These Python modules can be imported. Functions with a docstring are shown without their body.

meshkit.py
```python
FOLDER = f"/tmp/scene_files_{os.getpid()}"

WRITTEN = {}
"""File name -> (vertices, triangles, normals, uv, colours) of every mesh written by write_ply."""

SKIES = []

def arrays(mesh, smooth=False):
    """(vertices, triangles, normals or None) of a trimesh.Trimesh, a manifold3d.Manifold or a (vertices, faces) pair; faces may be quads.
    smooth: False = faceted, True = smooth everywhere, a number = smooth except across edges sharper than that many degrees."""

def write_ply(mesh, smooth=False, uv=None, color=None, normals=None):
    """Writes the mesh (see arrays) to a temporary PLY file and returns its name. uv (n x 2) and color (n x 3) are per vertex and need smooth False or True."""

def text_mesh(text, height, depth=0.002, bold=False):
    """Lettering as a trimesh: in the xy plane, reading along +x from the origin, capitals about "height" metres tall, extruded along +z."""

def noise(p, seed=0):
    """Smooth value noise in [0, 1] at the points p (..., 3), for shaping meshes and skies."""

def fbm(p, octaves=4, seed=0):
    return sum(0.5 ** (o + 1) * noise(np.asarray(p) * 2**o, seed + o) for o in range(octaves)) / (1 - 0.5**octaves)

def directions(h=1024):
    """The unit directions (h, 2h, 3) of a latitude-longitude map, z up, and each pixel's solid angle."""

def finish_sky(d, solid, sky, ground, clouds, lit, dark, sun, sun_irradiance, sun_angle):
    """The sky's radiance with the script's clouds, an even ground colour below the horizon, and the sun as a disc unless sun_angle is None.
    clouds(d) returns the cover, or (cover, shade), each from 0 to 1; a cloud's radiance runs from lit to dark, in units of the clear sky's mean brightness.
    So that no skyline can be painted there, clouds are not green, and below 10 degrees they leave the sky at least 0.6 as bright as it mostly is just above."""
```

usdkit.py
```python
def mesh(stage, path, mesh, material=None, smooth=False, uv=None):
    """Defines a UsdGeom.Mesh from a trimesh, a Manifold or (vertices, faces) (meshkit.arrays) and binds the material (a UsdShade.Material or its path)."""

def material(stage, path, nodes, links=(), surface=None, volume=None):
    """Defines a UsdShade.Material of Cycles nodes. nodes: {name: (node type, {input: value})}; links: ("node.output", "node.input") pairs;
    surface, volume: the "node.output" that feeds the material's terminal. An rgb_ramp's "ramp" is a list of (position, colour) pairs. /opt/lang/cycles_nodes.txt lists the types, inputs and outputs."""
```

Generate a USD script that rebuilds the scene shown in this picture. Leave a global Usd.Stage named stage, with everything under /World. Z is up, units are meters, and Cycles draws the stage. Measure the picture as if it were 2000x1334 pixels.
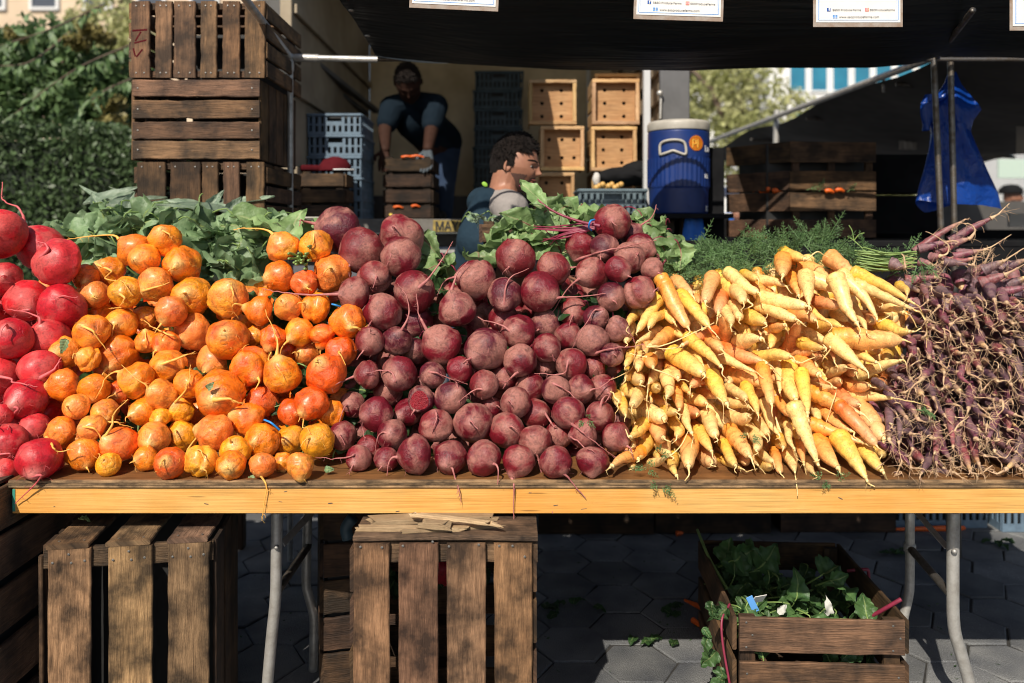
import math, numpy as np, trimesh, manifold3d as m3, meshkit, usdkit
from pxr import Usd, UsdGeom, UsdLux, UsdShade, Sdf, Gf, Vt

stage = Usd.Stage.CreateInMemory()
UsdGeom.SetStageUpAxis(stage, 'Z')
UsdGeom.Xform.Define(stage, '/World')
stage.SetDefaultPrim(stage.GetPrimAtPath('/World'))
T = Sdf.ValueTypeNames

# ------------------------------------------------------------------ camera, sky, sun, exposure
H, HZ, F = 1.396, 450.0, 1600.0         # eye height in metres; horizon row and focal length in pixels of the 2000 px wide photograph
cam = UsdGeom.Camera.Define(stage, '/World/camera')
cam.AddTranslateOp().Set(Gf.Vec3d(0, 0, H))
cam.AddRotateXOp().Set(90.0)
cam.CreateHorizontalApertureAttr(36.0)
cam.CreateVerticalApertureAttr(36.0 * 683 / 1024)
cam.CreateFocalLengthAttr(F / 2000 * 36)
cam.CreateVerticalApertureOffsetAttr(-(667 - HZ) / 2000 * 36)
cam.CreateFStopAttr(2.0)
cam.CreateFocusDistanceAttr(2.32)
cam.CreateExposureAttr(0.36)
SUN_EL, SUN_AZ = math.radians(43), math.radians(21)      # sun behind the viewer, to the left
SUN = np.array([-math.sin(SUN_AZ) * math.cos(SUN_EL), -math.cos(SUN_AZ) * math.cos(SUN_EL), math.sin(SUN_EL)])
dome = UsdLux.DomeLight.Define(stage, '/World/sky')
dome.GetPrim().SetCustomDataByKey('kind', 'structure')
usdkit.material(stage, '/World/Looks/sky', {
    's': ('sky_texture', {'sky_type': 'single_scattering', 'sun_disc': False, 'sun_elevation': SUN_EL, 'sun_rotation': math.atan2(SUN[0], SUN[1]), 'aerosol_density': 1.5}),
    'b': ('background_shader', {'strength': 0.075})}, [('s.color', 'b.color')], surface='b.background')
UsdShade.MaterialBindingAPI.Apply(dome.GetPrim()).Bind(UsdShade.Material.Get(stage, '/World/Looks/sky'))
sun = UsdLux.DistantLight.Define(stage, '/World/sun')
sun.CreateNormalizeAttr(True); sun.CreateIntensityAttr(1.25); sun.CreateAngleAttr(0.5); sun.CreateColorAttr(Gf.Vec3f(1.0, 0.92, 0.8))
zax = SUN; xax = np.cross([0, 0, 1], zax); xax /= np.linalg.norm(xax); yax = np.cross(zax, xax)
sun.AddTransformOp().Set(Gf.Matrix4d(*xax, 0, *yax, 0, *zax, 0, 0, 0, 0, 1))

# ------------------------------------------------------------------ helpers
def P(u, v, Y):
    """The point at depth Y that the photograph shows at (u, v)."""
    return np.array([(u - 1000) * Y / F, Y, H - (v - HZ) * Y / F])

def unit(a):
    a = np.asarray(a, float); return a / (np.linalg.norm(a) + 1e-12)

_taken = {}
def free(path):
    if path not in _taken:
        _taken[path] = 0; return path
    _taken[path] += 1
    return f'{path}_{_taken[path]:03d}'

def tag(prim, label=None, cat=None, group=None, kind=None):
    for k, x in (('label', label), ('category', cat), ('group', group), ('kind', kind)):
        if x: prim.SetCustomDataByKey(k, x)
    return prim

class Node:
    def __init__(self, path, origin, rot=0.0):
        self.path, self.o, self.rot = path, np.asarray(origin, float), rot
    @property
    def prim(self): return stage.GetPrimAtPath(self.path)

def thing(name, label, cat, loc=(0, 0, 0), group=None, rot=0.0, kind=None):
    path = free('/World/' + name)
    x = UsdGeom.Xform.Define(stage, path)
    x.AddTranslateOp().Set(Gf.Vec3d(*map(float, loc)))
    if rot: x.AddRotateZOp().Set(float(rot))
    tag(x.GetPrim(), label, cat, group, kind)
    return Node(path, loc, rot)

def tris(f):
    f = np.asarray(f, int)
    return np.vstack([f[:, [0, 1, 2]], f[:, [0, 2, 3]]]) if f.shape[1] == 4 else f

def define(path, v, f, mat, uv=None, col=None, smooth=True):
    v, f = np.asarray(v, np.float32), tris(f).astype(np.int32)
    m = UsdGeom.Mesh.Define(stage, path)
    m.CreatePointsAttr(Vt.Vec3fArray.FromNumpy(v))
    m.CreateFaceVertexCountsAttr(Vt.IntArray.FromNumpy(np.full(len(f), 3, np.int32)))
    m.CreateFaceVertexIndicesAttr(Vt.IntArray.FromNumpy(np.ascontiguousarray(f.ravel())))
    m.CreateSubdivisionSchemeAttr('none')
    if smooth:
        n = np.zeros_like(v); fn = np.cross(v[f[:, 1]] - v[f[:, 0]], v[f[:, 2]] - v[f[:, 0]])
        for k in range(3): np.add.at(n, f[:, k], fn)
        l = np.linalg.norm(n, axis=1, keepdims=True)
        n = np.where(l > 0, n / np.maximum(l, 1e-20), [0, 0, 1]).astype(np.float32)
        m.CreateNormalsAttr(Vt.Vec3fArray.FromNumpy(n)); m.SetNormalsInterpolation('vertex')
    pv = UsdGeom.PrimvarsAPI(m)
    if uv is not None: pv.CreatePrimvar('st', T.TexCoord2fArray, 'vertex').Set(Vt.Vec2fArray.FromNumpy(np.asarray(uv, np.float32)))
    if col is not None:
        col = np.broadcast_to(np.asarray(col, np.float32), (len(v), 3))
        pv.CreatePrimvar('col', T.Color3fArray, 'vertex').Set(Vt.Vec3fArray.FromNumpy(np.ascontiguousarray(col)))
    UsdShade.MaterialBindingAPI.Apply(m.GetPrim()).Bind(UsdShade.Material.Get(stage, '/World/Looks/' + mat))
    return m.GetPrim()

def part(parent, name, geo, mat, uv=None, col=None, smooth=True, label=None, kind=None, local=False):
    """A mesh child of PARENT (a Node). geo: (v, f) in world coordinates unless local."""
    v, f = geo
    v = np.asarray(v, float)
    top = parent
    if not local: v = v - parent.o
    path = free(f'{parent.path}/{name}')
    p = define(path, v, f, mat, uv, col, smooth)
    tag(p, label, None, None, kind)
    return Node(path, parent.o)

def single(name, label, cat, geo, mat, loc=None, group=None, kind=None, uv=None, col=None, smooth=True):
    """A thing that is one mesh."""
    v, f = geo; v = np.asarray(v, float)
    if loc is None: loc = np.array([v[:, 0].mean(), v[:, 1].mean(), v[:, 2].min()])
    path = free('/World/' + name)
    p = define(path, v - loc, f, mat, uv, col, smooth)
    UsdGeom.Xformable(p).AddTranslateOp().Set(Gf.Vec3d(*map(float, loc)))
    tag(p, label, cat, group, kind)
    return Node(path, loc)

def copy_of(src, loc, label=None, rot=0.0, group=None, cat=None):
    was = src.prim.GetCustomData()
    r = thing(src.prim.GetName().rsplit('_0', 1)[0], label or was.get('label'), cat or was.get('category'), loc, group or was.get('group'), rot)
    r.prim.GetReferences().AddInternalReference(Sdf.Path(src.path)); r.prim.SetInstanceable(True)
    return r

def join(geos):
    vs, fs, n = [], [], 0
    for v, f in geos:
        vs.append(np.asarray(v, float)); fs.append(tris(f) + n); n += len(v)
    return np.vstack(vs), np.vstack(fs)

def tm(m):
    return np.array(m.vertices), np.array(m.faces)

def box(c, size, rot=None, bevel=0.004):
    """A box with chamfered edges."""
    s = np.asarray(size, float) / 2; b = min(bevel, s.min() * 0.4)
    pts = []
    for sx in (-1, 1):
        for sy in (-1, 1):
            for sz in (-1, 1):
                k = np.array([sx, sy, sz])
                pts += [k * (s - [0, b, b]), k * (s - [b, 0, b]), k * (s - [b, b, 0])]
    m = m3.Manifold.hull_points(np.array(pts)).to_mesh()
    v = m.vert_properties[:, :3]
    if rot is not None: v = v @ np.asarray(rot).T
    return v + np.asarray(c, float), m.tri_verts

def bar(a, b, w, t, up=(0, 0, 1), bevel=0.003):
    """A box beam from a to b, w wide and t thick."""
    a, b = np.asarray(a, float), np.asarray(b, float)
    d = unit(b - a); s = np.cross(d, up); s = unit(s) if np.linalg.norm(s) > 1e-6 else np.array([1.0, 0, 0]); n = np.cross(s, d)
    return box((a + b) / 2, (np.linalg.norm(b - a), w, t), np.stack([d, s, n], 1), bevel)

def rotz(d):
    c, s = math.cos(math.radians(d)), math.sin(math.radians(d)); return np.array([[c, -s, 0], [s, c, 0], [0, 0, 1]])

def curve(pts, n):
    """n points on a Catmull-Rom curve through pts."""
    p = np.asarray(pts, float)
    if len(p) == 2: return p[0] + np.linspace(0, 1, n)[:, None] * (p[1] - p[0])
    p = np.vstack([2 * p[0] - p[1], p, 2 * p[-1] - p[-2]])
    t = np.linspace(0, len(p) - 3 - 1e-9, n); i = t.astype(int); t = (t - i)[:, None]
    a, b, c, d = p[i], p[i + 1], p[i + 2], p[i + 3]
    return 0.5 * (2 * b + (c - a) * t + (2 * a - 5 * b + 4 * c - d) * t**2 + (3 * b - a - 3 * c + d) * t**3)

def tube(pts, rad, sides=8, caps=True):
    p = np.asarray(pts, float); n = len(p); rad = np.broadcast_to(np.asarray(rad, float), (n,))
    t = np.gradient(p, axis=0); t /= np.linalg.norm(t, axis=1, keepdims=True) + 1e-12
    a = np.zeros_like(p); k = t[0]; s = np.cross(k, [0, 0, 1.0] if abs(k[2]) < 0.9 else [1.0, 0, 0]); s = unit(s)
    for i in range(n):
        s = s - t[i] * (s @ t[i]); s = unit(s); a[i] = s
    b = np.cross(t, a); ang = np.arange(sides) * 2 * np.pi / sides
    v = (p[:, None] + rad[:, None, None] * (np.cos(ang)[None, :, None] * a[:, None] + np.sin(ang)[None, :, None] * b[:, None])).reshape(-1, 3)
    i, j = np.meshgrid(np.arange(n - 1), np.arange(sides), indexing='ij')
    f = tris(np.stack([i * sides + j, i * sides + (j + 1) % sides, (i + 1) * sides + (j + 1) % sides, (i + 1) * sides + j], -1).reshape(-1, 4))
    if caps:
        v = np.vstack([v, p[0], p[-1]]); q = np.arange(sides)
        f = np.vstack([f, np.stack([np.full(sides, n * sides), (q + 1) % sides, q], 1), np.stack([np.full(sides, n * sides + 1), (n - 1) * sides + q, (n - 1) * sides + (q + 1) % sides], 1)])
    return v, f

def lathe(prof, c, sides=32):
    prof = np.asarray(prof, float); n = len(prof); ang = np.arange(sides) * 2 * np.pi / sides
    v = np.stack([prof[:, 0, None] * np.cos(ang), prof[:, 0, None] * np.sin(ang), np.repeat(prof[:, 1, None], sides, 1)], -1).reshape(-1, 3) + np.asarray(c)
    i, j = np.meshgrid(np.arange(n - 1), np.arange(sides), indexing='ij')
    return v, tris(np.stack([i * sides + j, i * sides + (j + 1) % sides, (i + 1) * sides + (j + 1) % sides, (i + 1) * sides + j], -1).reshape(-1, 4))

def hulls(bones, refine=0.02, iters=6):
    """One continuous figure from bones [(p, r, q, s)]: hulls of two spheres, joined, refined and smoothed."""
    M = m3.Manifold()
    for p, r, q, s in bones:
        a = m3.Manifold.sphere(float(r), 16).translate([float(x) for x in p]); b = m3.Manifold.sphere(float(s), 16).translate([float(x) for x in q])
        M += m3.Manifold.batch_hull([a, b])
    m = M.refine_to_length(refine).to_mesh()
    t = trimesh.Trimesh(m.vert_properties[:, :3], m.tri_verts, process=True)
    trimesh.smoothing.filter_taubin(t, iterations=iters)
    return tm(t)

ORD = ['first', 'second', 'third', 'fourth', 'fifth', 'sixth', 'seventh', 'eighth', 'ninth', 'tenth', 'eleventh', 'twelfth', 'thirteenth', 'fourteenth', 'fifteenth', 'sixteenth', 'seventeenth', 'eighteenth', 'nineteenth', 'twentieth'] + ['twenty-' + x for x in ['first', 'second', 'third', 'fourth', 'fifth', 'sixth', 'seventh', 'eighth', 'ninth']] + ['thirtieth'] + ['thirty-' + x for x in ['first', 'second', 'third', 'fourth', 'fifth', 'sixth', 'seventh', 'eighth', 'ninth']]

# ------------------------------------------------------------------ materials
def mat(name, nodes, links, surface='p.BSDF'):
    usdkit.material(stage, '/World/Looks/' + name, nodes, links, surface=surface)

def plain(name, color, rough=0.6, metal=0.0, noise=0.0, scale=12.0, bump=0.0, spec=0.5, two=None):
    """Colour broken up by noise of world position; two: the second colour."""
    c = np.array(color, float); d = np.array(two, float) if two is not None else c * (1 - noise)
    nodes = {'g': ('geometry', {}), 'n': ('noise_texture', {'scale': scale, 'detail': 6.0, 'roughness': 0.65}),
             'r': ('rgb_ramp', {'ramp': [(0.32, tuple(d)), (0.68, tuple(c))]}),
             'm': ('map_range', {'from_min': 0.3, 'from_max': 0.7, 'to_min': min(rough + 0.12, 1.0), 'to_max': max(rough - 0.1, 0.05)}),
             'p': ('principled_bsdf', {'metallic': metal, 'specular_ior_level': spec})}
    links = [('g.position', 'n.vector'), ('n.fac', 'r.fac'), ('r.color', 'p.base_color'), ('n.fac', 'm.value'), ('m.result', 'p.roughness')]
    if bump:
        nodes['n2'] = ('noise_texture', {'scale': scale * 6, 'detail': 4.0}); nodes['b'] = ('bump', {'strength': bump, 'distance': 0.01})
        links += [('g.position', 'n2.vector'), ('n2.fac', 'b.height'), ('b.normal', 'p.normal')]
    mat(name, nodes, links)

def wood(name, dark, light, along=5.0, across=70.0, blotch=7.0, stain=(0.02, 0.015, 0.012), stain_amt=0.6, rough=0.75, bump=0.5, knots=0.0, kscale=(3.0, 8.0)):
    """Grain along U of the plank's own UV; tone from the primvar col."""
    mat(name, {
        't': ('texture_coordinate', {}), 'a': ('attribute', {'attribute': 'col'}),
        'm1': ('mapping', {'scale': (along, across, 1.0)}), 'n1': ('noise_texture', {'scale': 1.0, 'detail': 6.0, 'roughness': 0.7, 'distortion': 0.6}),
        'm2': ('mapping', {'scale': (along * 4, across * 5, 1.0)}), 'n2': ('noise_texture', {'scale': 1.0, 'detail': 3.0}),
        'n3': ('noise_texture', {'scale': blotch, 'detail': 5.0, 'roughness': 0.6}),
        'm4': ('mapping', {'scale': (kscale[0], kscale[1], 1.0)}), 'v4': ('voronoi_texture', {'scale': 1.0, 'feature': 'f1'}),
        'k4': ('rgb_ramp', {'ramp': [(0.0, (0.1,) * 3), (0.06, (0.3,) * 3), (0.11, (1.0,) * 3)]}),
        'r1': ('rgb_ramp', {'ramp': [(0.25, tuple(dark)), (0.5, tuple((np.array(dark) + np.array(light)) / 2)), (0.75, tuple(light))]}),
        'r2': ('rgb_ramp', {'ramp': [(0.3, (0.55,) * 3), (0.6, (1.0,) * 3)]}),
        'r3': ('rgb_ramp', {'ramp': [(0.38, (1.0,) * 3), (0.62, (0.0,) * 3)]}),
        'x1': ('mix_color', {'blend_type': 'multiply', 'fac': 0.8}), 'x2': ('mix_color', {'blend_type': 'mix', 'b': tuple(stain)}),
        'sm': ('math', {'math_type': 'multiply', 'value2': stain_amt}),
        'x3': ('mix_color', {'blend_type': 'multiply', 'fac': 1.0}), 'x4': ('mix_color', {'blend_type': 'multiply', 'fac': knots}),
        'ad': ('math', {'math_type': 'add'}), 'b': ('bump', {'strength': bump, 'distance': 0.004}),
        'p': ('principled_bsdf', {'roughness': rough, 'specular_ior_level': 0.3})},
        [('t.UV', 'm1.vector'), ('m1.vector', 'n1.vector'), ('t.UV', 'm2.vector'), ('m2.vector', 'n2.vector'), ('t.UV', 'n3.vector'),
         ('t.UV', 'm4.vector'), ('m4.vector', 'v4.vector'), ('v4.distance', 'k4.fac'),
         ('n1.fac', 'r1.fac'), ('n2.fac', 'r2.fac'), ('r1.color', 'x1.a'), ('r2.color', 'x1.b'), ('n3.fac', 'r3.fac'), ('r3.color', 'sm.value1'),
         ('sm.value', 'x2.fac'), ('x1.result', 'x2.a'), ('x2.result', 'x3.a'), ('a.color', 'x3.b'), ('x3.result', 'x4.a'), ('k4.color', 'x4.b'), ('x4.result', 'p.base_color'),
         ('n1.fac', 'ad.value1'), ('n2.fac', 'ad.value2'), ('ad.value', 'b.height'), ('b.normal', 'p.normal')])

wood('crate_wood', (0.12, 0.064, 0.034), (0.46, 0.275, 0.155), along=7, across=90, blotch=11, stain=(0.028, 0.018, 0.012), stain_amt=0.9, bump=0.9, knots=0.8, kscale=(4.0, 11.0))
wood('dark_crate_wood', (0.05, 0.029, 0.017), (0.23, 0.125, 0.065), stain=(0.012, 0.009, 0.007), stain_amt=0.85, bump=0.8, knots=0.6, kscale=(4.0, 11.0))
wood('new_wood', (0.45, 0.27, 0.12), (0.66, 0.44, 0.23), along=3, across=30, stain=(0.3, 0.15, 0.06), stain_amt=0.4, rough=0.6, bump=0.15)
wood('varnished_wood', (0.6, 0.32, 0.09), (0.76, 0.46, 0.155), along=1.6, across=55, blotch=3.0, stain=(0.6, 0.24, 0.035), stain_amt=0.55, rough=0.33, bump=0.2, knots=0.6, kscale=(3.5, 40.0))
wood('plywood', (0.16, 0.07, 0.025), (0.33, 0.15, 0.05), along=2, across=40, stain=(0.05, 0.025, 0.012), stain_amt=0.6, rough=0.45, bump=0.25)
wood('plywood_edge', (0.26, 0.15, 0.075), (0.7, 0.45, 0.23), along=4, across=330, blotch=14, stain=(0.035, 0.025, 0.018), stain_amt=0.8, rough=0.8, bump=0.6)
wood('split_wood', (0.3, 0.2, 0.11), (0.66, 0.48, 0.28), along=9, across=220, blotch=10, stain=(0.2, 0.12, 0.06), stain_amt=0.5, rough=0.8, bump=0.6)

def skin_mat(name, deep, dust, spots, rough=(0.35, 0.62), coat=0.15, patch=22.0, rings=0.12, bump=0.35, dust_lo=0.42, dust_hi=0.56, crease=0.5, cscale=60.0):
    """Root vegetable skin. Primvar col: tint of the single root; noise of the world position gives dry earth-dusted patches, specks and growth rings."""
    mat(name, {
        'g': ('geometry', {}), 'a': ('attribute', {'attribute': 'col'}),
        'n4': ('noise_texture', {'scale': 11.0, 'detail': 1.0}), 'm4': ('math', {'math_type': 'multiply_add', 'value2': 0.75}), 's4': ('math', {'math_type': 'subtract', 'value2': 0.375}), 'n1': ('noise_texture', {'scale': patch, 'detail': 5.0, 'roughness': 0.62, 'distortion': 0.7}),
        'n2': ('noise_texture', {'scale': 190.0, 'detail': 4.0, 'roughness': 0.7}), 'n3': ('noise_texture', {'scale': cscale, 'detail': 6.0, 'roughness': 0.7, 'distortion': 1.2}),
        'r1': ('rgb_ramp', {'ramp': [(dust_lo, (0.0,) * 3), (dust_hi, (1.0,) * 3)]}),
        'r2': ('rgb_ramp', {'ramp': [(0.3, (0.25,) * 3), (0.43, (1.0,) * 3), (0.75, (1.0,) * 3)]}),
        'r3': ('rgb_ramp', {'ramp': [(0.32, (crease,) * 3), (0.54, (1.05,) * 3)]}),
        'x0': ('mix_color', {'blend_type': 'multiply', 'fac': 1.0, 'a': tuple(deep)}), 'xd': ('mix_color', {'blend_type': 'mix', 'b': tuple(dust)}),
        'fm': ('math', {'math_type': 'multiply', 'value2': spots}),
        'x2': ('mix_color', {'blend_type': 'multiply', 'fac': 0.8}), 'x3': ('mix_color', {'blend_type': 'multiply', 'fac': 0.8}),
        'mr': ('map_range', {'from_min': 0.0, 'from_max': 1.0, 'to_min': rough[0], 'to_max': rough[1]}),
        'ad': ('math', {'math_type': 'multiply_add', 'value2': 0.5}), 'b': ('bump', {'strength': bump, 'distance': 0.004}),
        'p': ('principled_bsdf', {'subsurface_weight': 0.06, 'subsurface_scale': 0.006, 'subsurface_radius': (1.0, 0.35, 0.15), 'specular_ior_level': 0.45, 'coat_weight': coat, 'coat_roughness': 0.3})},
        [('g.position', 'n1.vector'), ('g.position', 'n2.vector'), ('g.position', 'n3.vector'), ('g.position', 'n4.vector'), ('n4.fac', 'm4.value1'), ('n1.fac', 'm4.value3'), ('m4.value', 's4.value1'), ('s4.value', 'r1.fac'), ('n2.fac', 'r2.fac'), ('n3.fac', 'r3.fac'),
         ('a.color', 'x0.b'), ('x0.result', 'xd.a'), ('r1.color', 'fm.value1'), ('fm.value', 'xd.fac'), ('xd.result', 'x2.a'), ('r2.color', 'x2.b'),
         ('x2.result', 'x3.a'), ('r3.color', 'x3.b'), ('x3.result', 'p.base_color'), ('r1.color', 'mr.value'), ('mr.result', 'p.roughness'),
         ('n2.fac', 'ad.value1'), ('n3.fac', 'ad.value3'), ('ad.value', 'b.height'), ('b.normal', 'p.normal')])

skin_mat('red_beet_skin', (1, 1, 1), (0.46, 0.085, 0.07), 0.5, dust_lo=0.45, dust_hi=0.62, coat=0.06, rough=(0.4, 0.66))
skin_mat('golden_beet_skin', (1, 1, 1), (0.6, 0.2, 0.05), 0.3, bump=1.0, patch=24, dust_lo=0.48, dust_hi=0.64, rough=(0.3, 0.52), coat=0.3, crease=0.36, cscale=44.0)
skin_mat('dark_beet_skin', (1, 1, 1), (0.33, 0.135, 0.105), 0.85, patch=12, dust_lo=0.44, dust_hi=0.6, bump=0.75, coat=0.04, rough=(0.42, 0.72), crease=0.42)
skin_mat('carrot_skin', (1, 1, 1), (0.72, 0.46, 0.16), 0.16, rough=(0.38, 0.5), patch=30, bump=0.35)
skin_mat('purple_carrot_skin', (1, 1, 1), (0.22, 0.13, 0.125), 0.6, rough=(0.45, 0.7), coat=0.05, patch=40)

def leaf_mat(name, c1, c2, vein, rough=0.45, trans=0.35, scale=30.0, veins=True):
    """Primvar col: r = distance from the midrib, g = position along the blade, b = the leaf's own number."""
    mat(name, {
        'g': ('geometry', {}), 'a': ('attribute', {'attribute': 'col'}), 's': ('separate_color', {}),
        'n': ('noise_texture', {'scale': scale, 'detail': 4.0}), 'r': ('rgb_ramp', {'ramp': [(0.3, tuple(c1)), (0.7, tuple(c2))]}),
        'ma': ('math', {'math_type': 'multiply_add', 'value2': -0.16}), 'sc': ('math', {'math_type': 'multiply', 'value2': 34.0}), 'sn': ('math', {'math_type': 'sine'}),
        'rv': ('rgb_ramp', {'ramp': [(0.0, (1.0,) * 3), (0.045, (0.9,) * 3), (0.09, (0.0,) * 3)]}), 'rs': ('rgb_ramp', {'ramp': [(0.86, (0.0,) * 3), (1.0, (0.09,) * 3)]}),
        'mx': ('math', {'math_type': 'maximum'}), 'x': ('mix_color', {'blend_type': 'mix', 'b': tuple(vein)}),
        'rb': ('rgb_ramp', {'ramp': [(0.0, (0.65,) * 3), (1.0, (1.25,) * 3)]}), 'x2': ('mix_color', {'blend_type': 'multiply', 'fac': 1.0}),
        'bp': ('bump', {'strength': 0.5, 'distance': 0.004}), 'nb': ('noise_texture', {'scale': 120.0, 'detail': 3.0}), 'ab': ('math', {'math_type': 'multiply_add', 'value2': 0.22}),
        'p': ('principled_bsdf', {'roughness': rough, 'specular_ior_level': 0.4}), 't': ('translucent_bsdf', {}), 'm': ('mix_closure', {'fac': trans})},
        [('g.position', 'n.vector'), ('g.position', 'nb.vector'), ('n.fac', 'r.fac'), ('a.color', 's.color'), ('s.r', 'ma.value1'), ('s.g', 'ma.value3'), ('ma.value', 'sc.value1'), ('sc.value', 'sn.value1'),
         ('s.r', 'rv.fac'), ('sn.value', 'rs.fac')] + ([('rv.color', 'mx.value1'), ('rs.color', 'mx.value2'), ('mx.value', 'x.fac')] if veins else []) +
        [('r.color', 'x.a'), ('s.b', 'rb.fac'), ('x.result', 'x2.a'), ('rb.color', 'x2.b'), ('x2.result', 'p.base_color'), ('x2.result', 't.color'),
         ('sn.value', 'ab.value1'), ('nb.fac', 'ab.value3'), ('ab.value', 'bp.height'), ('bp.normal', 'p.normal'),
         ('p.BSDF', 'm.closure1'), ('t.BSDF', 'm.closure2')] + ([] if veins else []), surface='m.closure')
leaf_mat('beet_leaf', (0.14, 0.24, 0.08), (0.3, 0.42, 0.18), (0.36, 0.4, 0.2))
leaf_mat('golden_beet_leaf', (0.13, 0.22, 0.1), (0.27, 0.38, 0.2), (0.3, 0.36, 0.14))
leaf_mat('cut_leaf', (0.04, 0.1, 0.035), (0.1, 0.19, 0.06), (0.2, 0.26, 0.1))
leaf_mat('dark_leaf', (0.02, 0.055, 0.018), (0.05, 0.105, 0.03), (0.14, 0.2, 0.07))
leaf_mat('leek_leaf', (0.14, 0.21, 0.14), (0.33, 0.41, 0.3), (0.3, 0.36, 0.25))
leaf_mat('carrot_frond', (0.09, 0.17, 0.07), (0.2, 0.3, 0.14), (0.1, 0.2, 0.06), veins=False)
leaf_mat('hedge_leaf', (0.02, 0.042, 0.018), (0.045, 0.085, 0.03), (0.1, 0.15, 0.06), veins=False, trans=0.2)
leaf_mat('shrub_leaf', (0.06, 0.12, 0.045), (0.16, 0.24, 0.09), (0.12, 0.2, 0.09), trans=0.3)
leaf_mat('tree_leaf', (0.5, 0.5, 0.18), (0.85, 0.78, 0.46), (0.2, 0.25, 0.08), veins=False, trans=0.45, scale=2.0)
leaf_mat('dry_leaf', (0.2, 0.11, 0.04), (0.36, 0.22, 0.09), (0.2, 0.25, 0.08), veins=False, trans=0.3, scale=2.0)
plain('red_stalk', (0.24, 0.025, 0.055), 0.5, two=(0.13, 0.012, 0.03), scale=40)
plain('green_stalk', (0.22, 0.32, 0.09), 0.5, two=(0.14, 0.22, 0.06), scale=40)
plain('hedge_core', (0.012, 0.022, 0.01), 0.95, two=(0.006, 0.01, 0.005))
plain('beet_tail', (0.45, 0.17, 0.15), 0.65, two=(0.26, 0.07, 0.07), scale=70)
plain('red_beet_tail', (0.62, 0.13, 0.13), 0.6, two=(0.45, 0.06, 0.07), scale=70)
plain('golden_tail', (0.82, 0.46, 0.1), 0.6, two=(0.66, 0.3, 0.045), scale=70)
plain('carrot_tail', (0.85, 0.66, 0.33), 0.6, two=(0.7, 0.46, 0.16), scale=70)
plain('purple_tail', (0.62, 0.45, 0.26), 0.7, two=(0.36, 0.2, 0.13), scale=50)
plain('beet_flesh', (0.5, 0.012, 0.03), 0.45, two=(0.22, 0.004, 0.015), scale=60, bump=0.4)
plain('blue_band', (0.01, 0.22, 0.6), 0.4)
plain('steel', (0.52, 0.51, 0.48), 0.42, metal=0.5, two=(0.32, 0.3, 0.27), scale=30, bump=0.12)
plain('dark_steel', (0.2, 0.19, 0.18), 0.45, metal=0.8, two=(0.1, 0.075, 0.05), scale=30, bump=0.1)
plain('nail', (0.36, 0.35, 0.33), 0.5, metal=0.7)
plain('asphalt', (0.105, 0.105, 0.11), 0.85, two=(0.05, 0.05, 0.055), scale=9, bump=0.5)
plain('joint_dirt', (0.03, 0.028, 0.025), 0.95, two=(0.015, 0.014, 0.013), scale=20)
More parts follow.
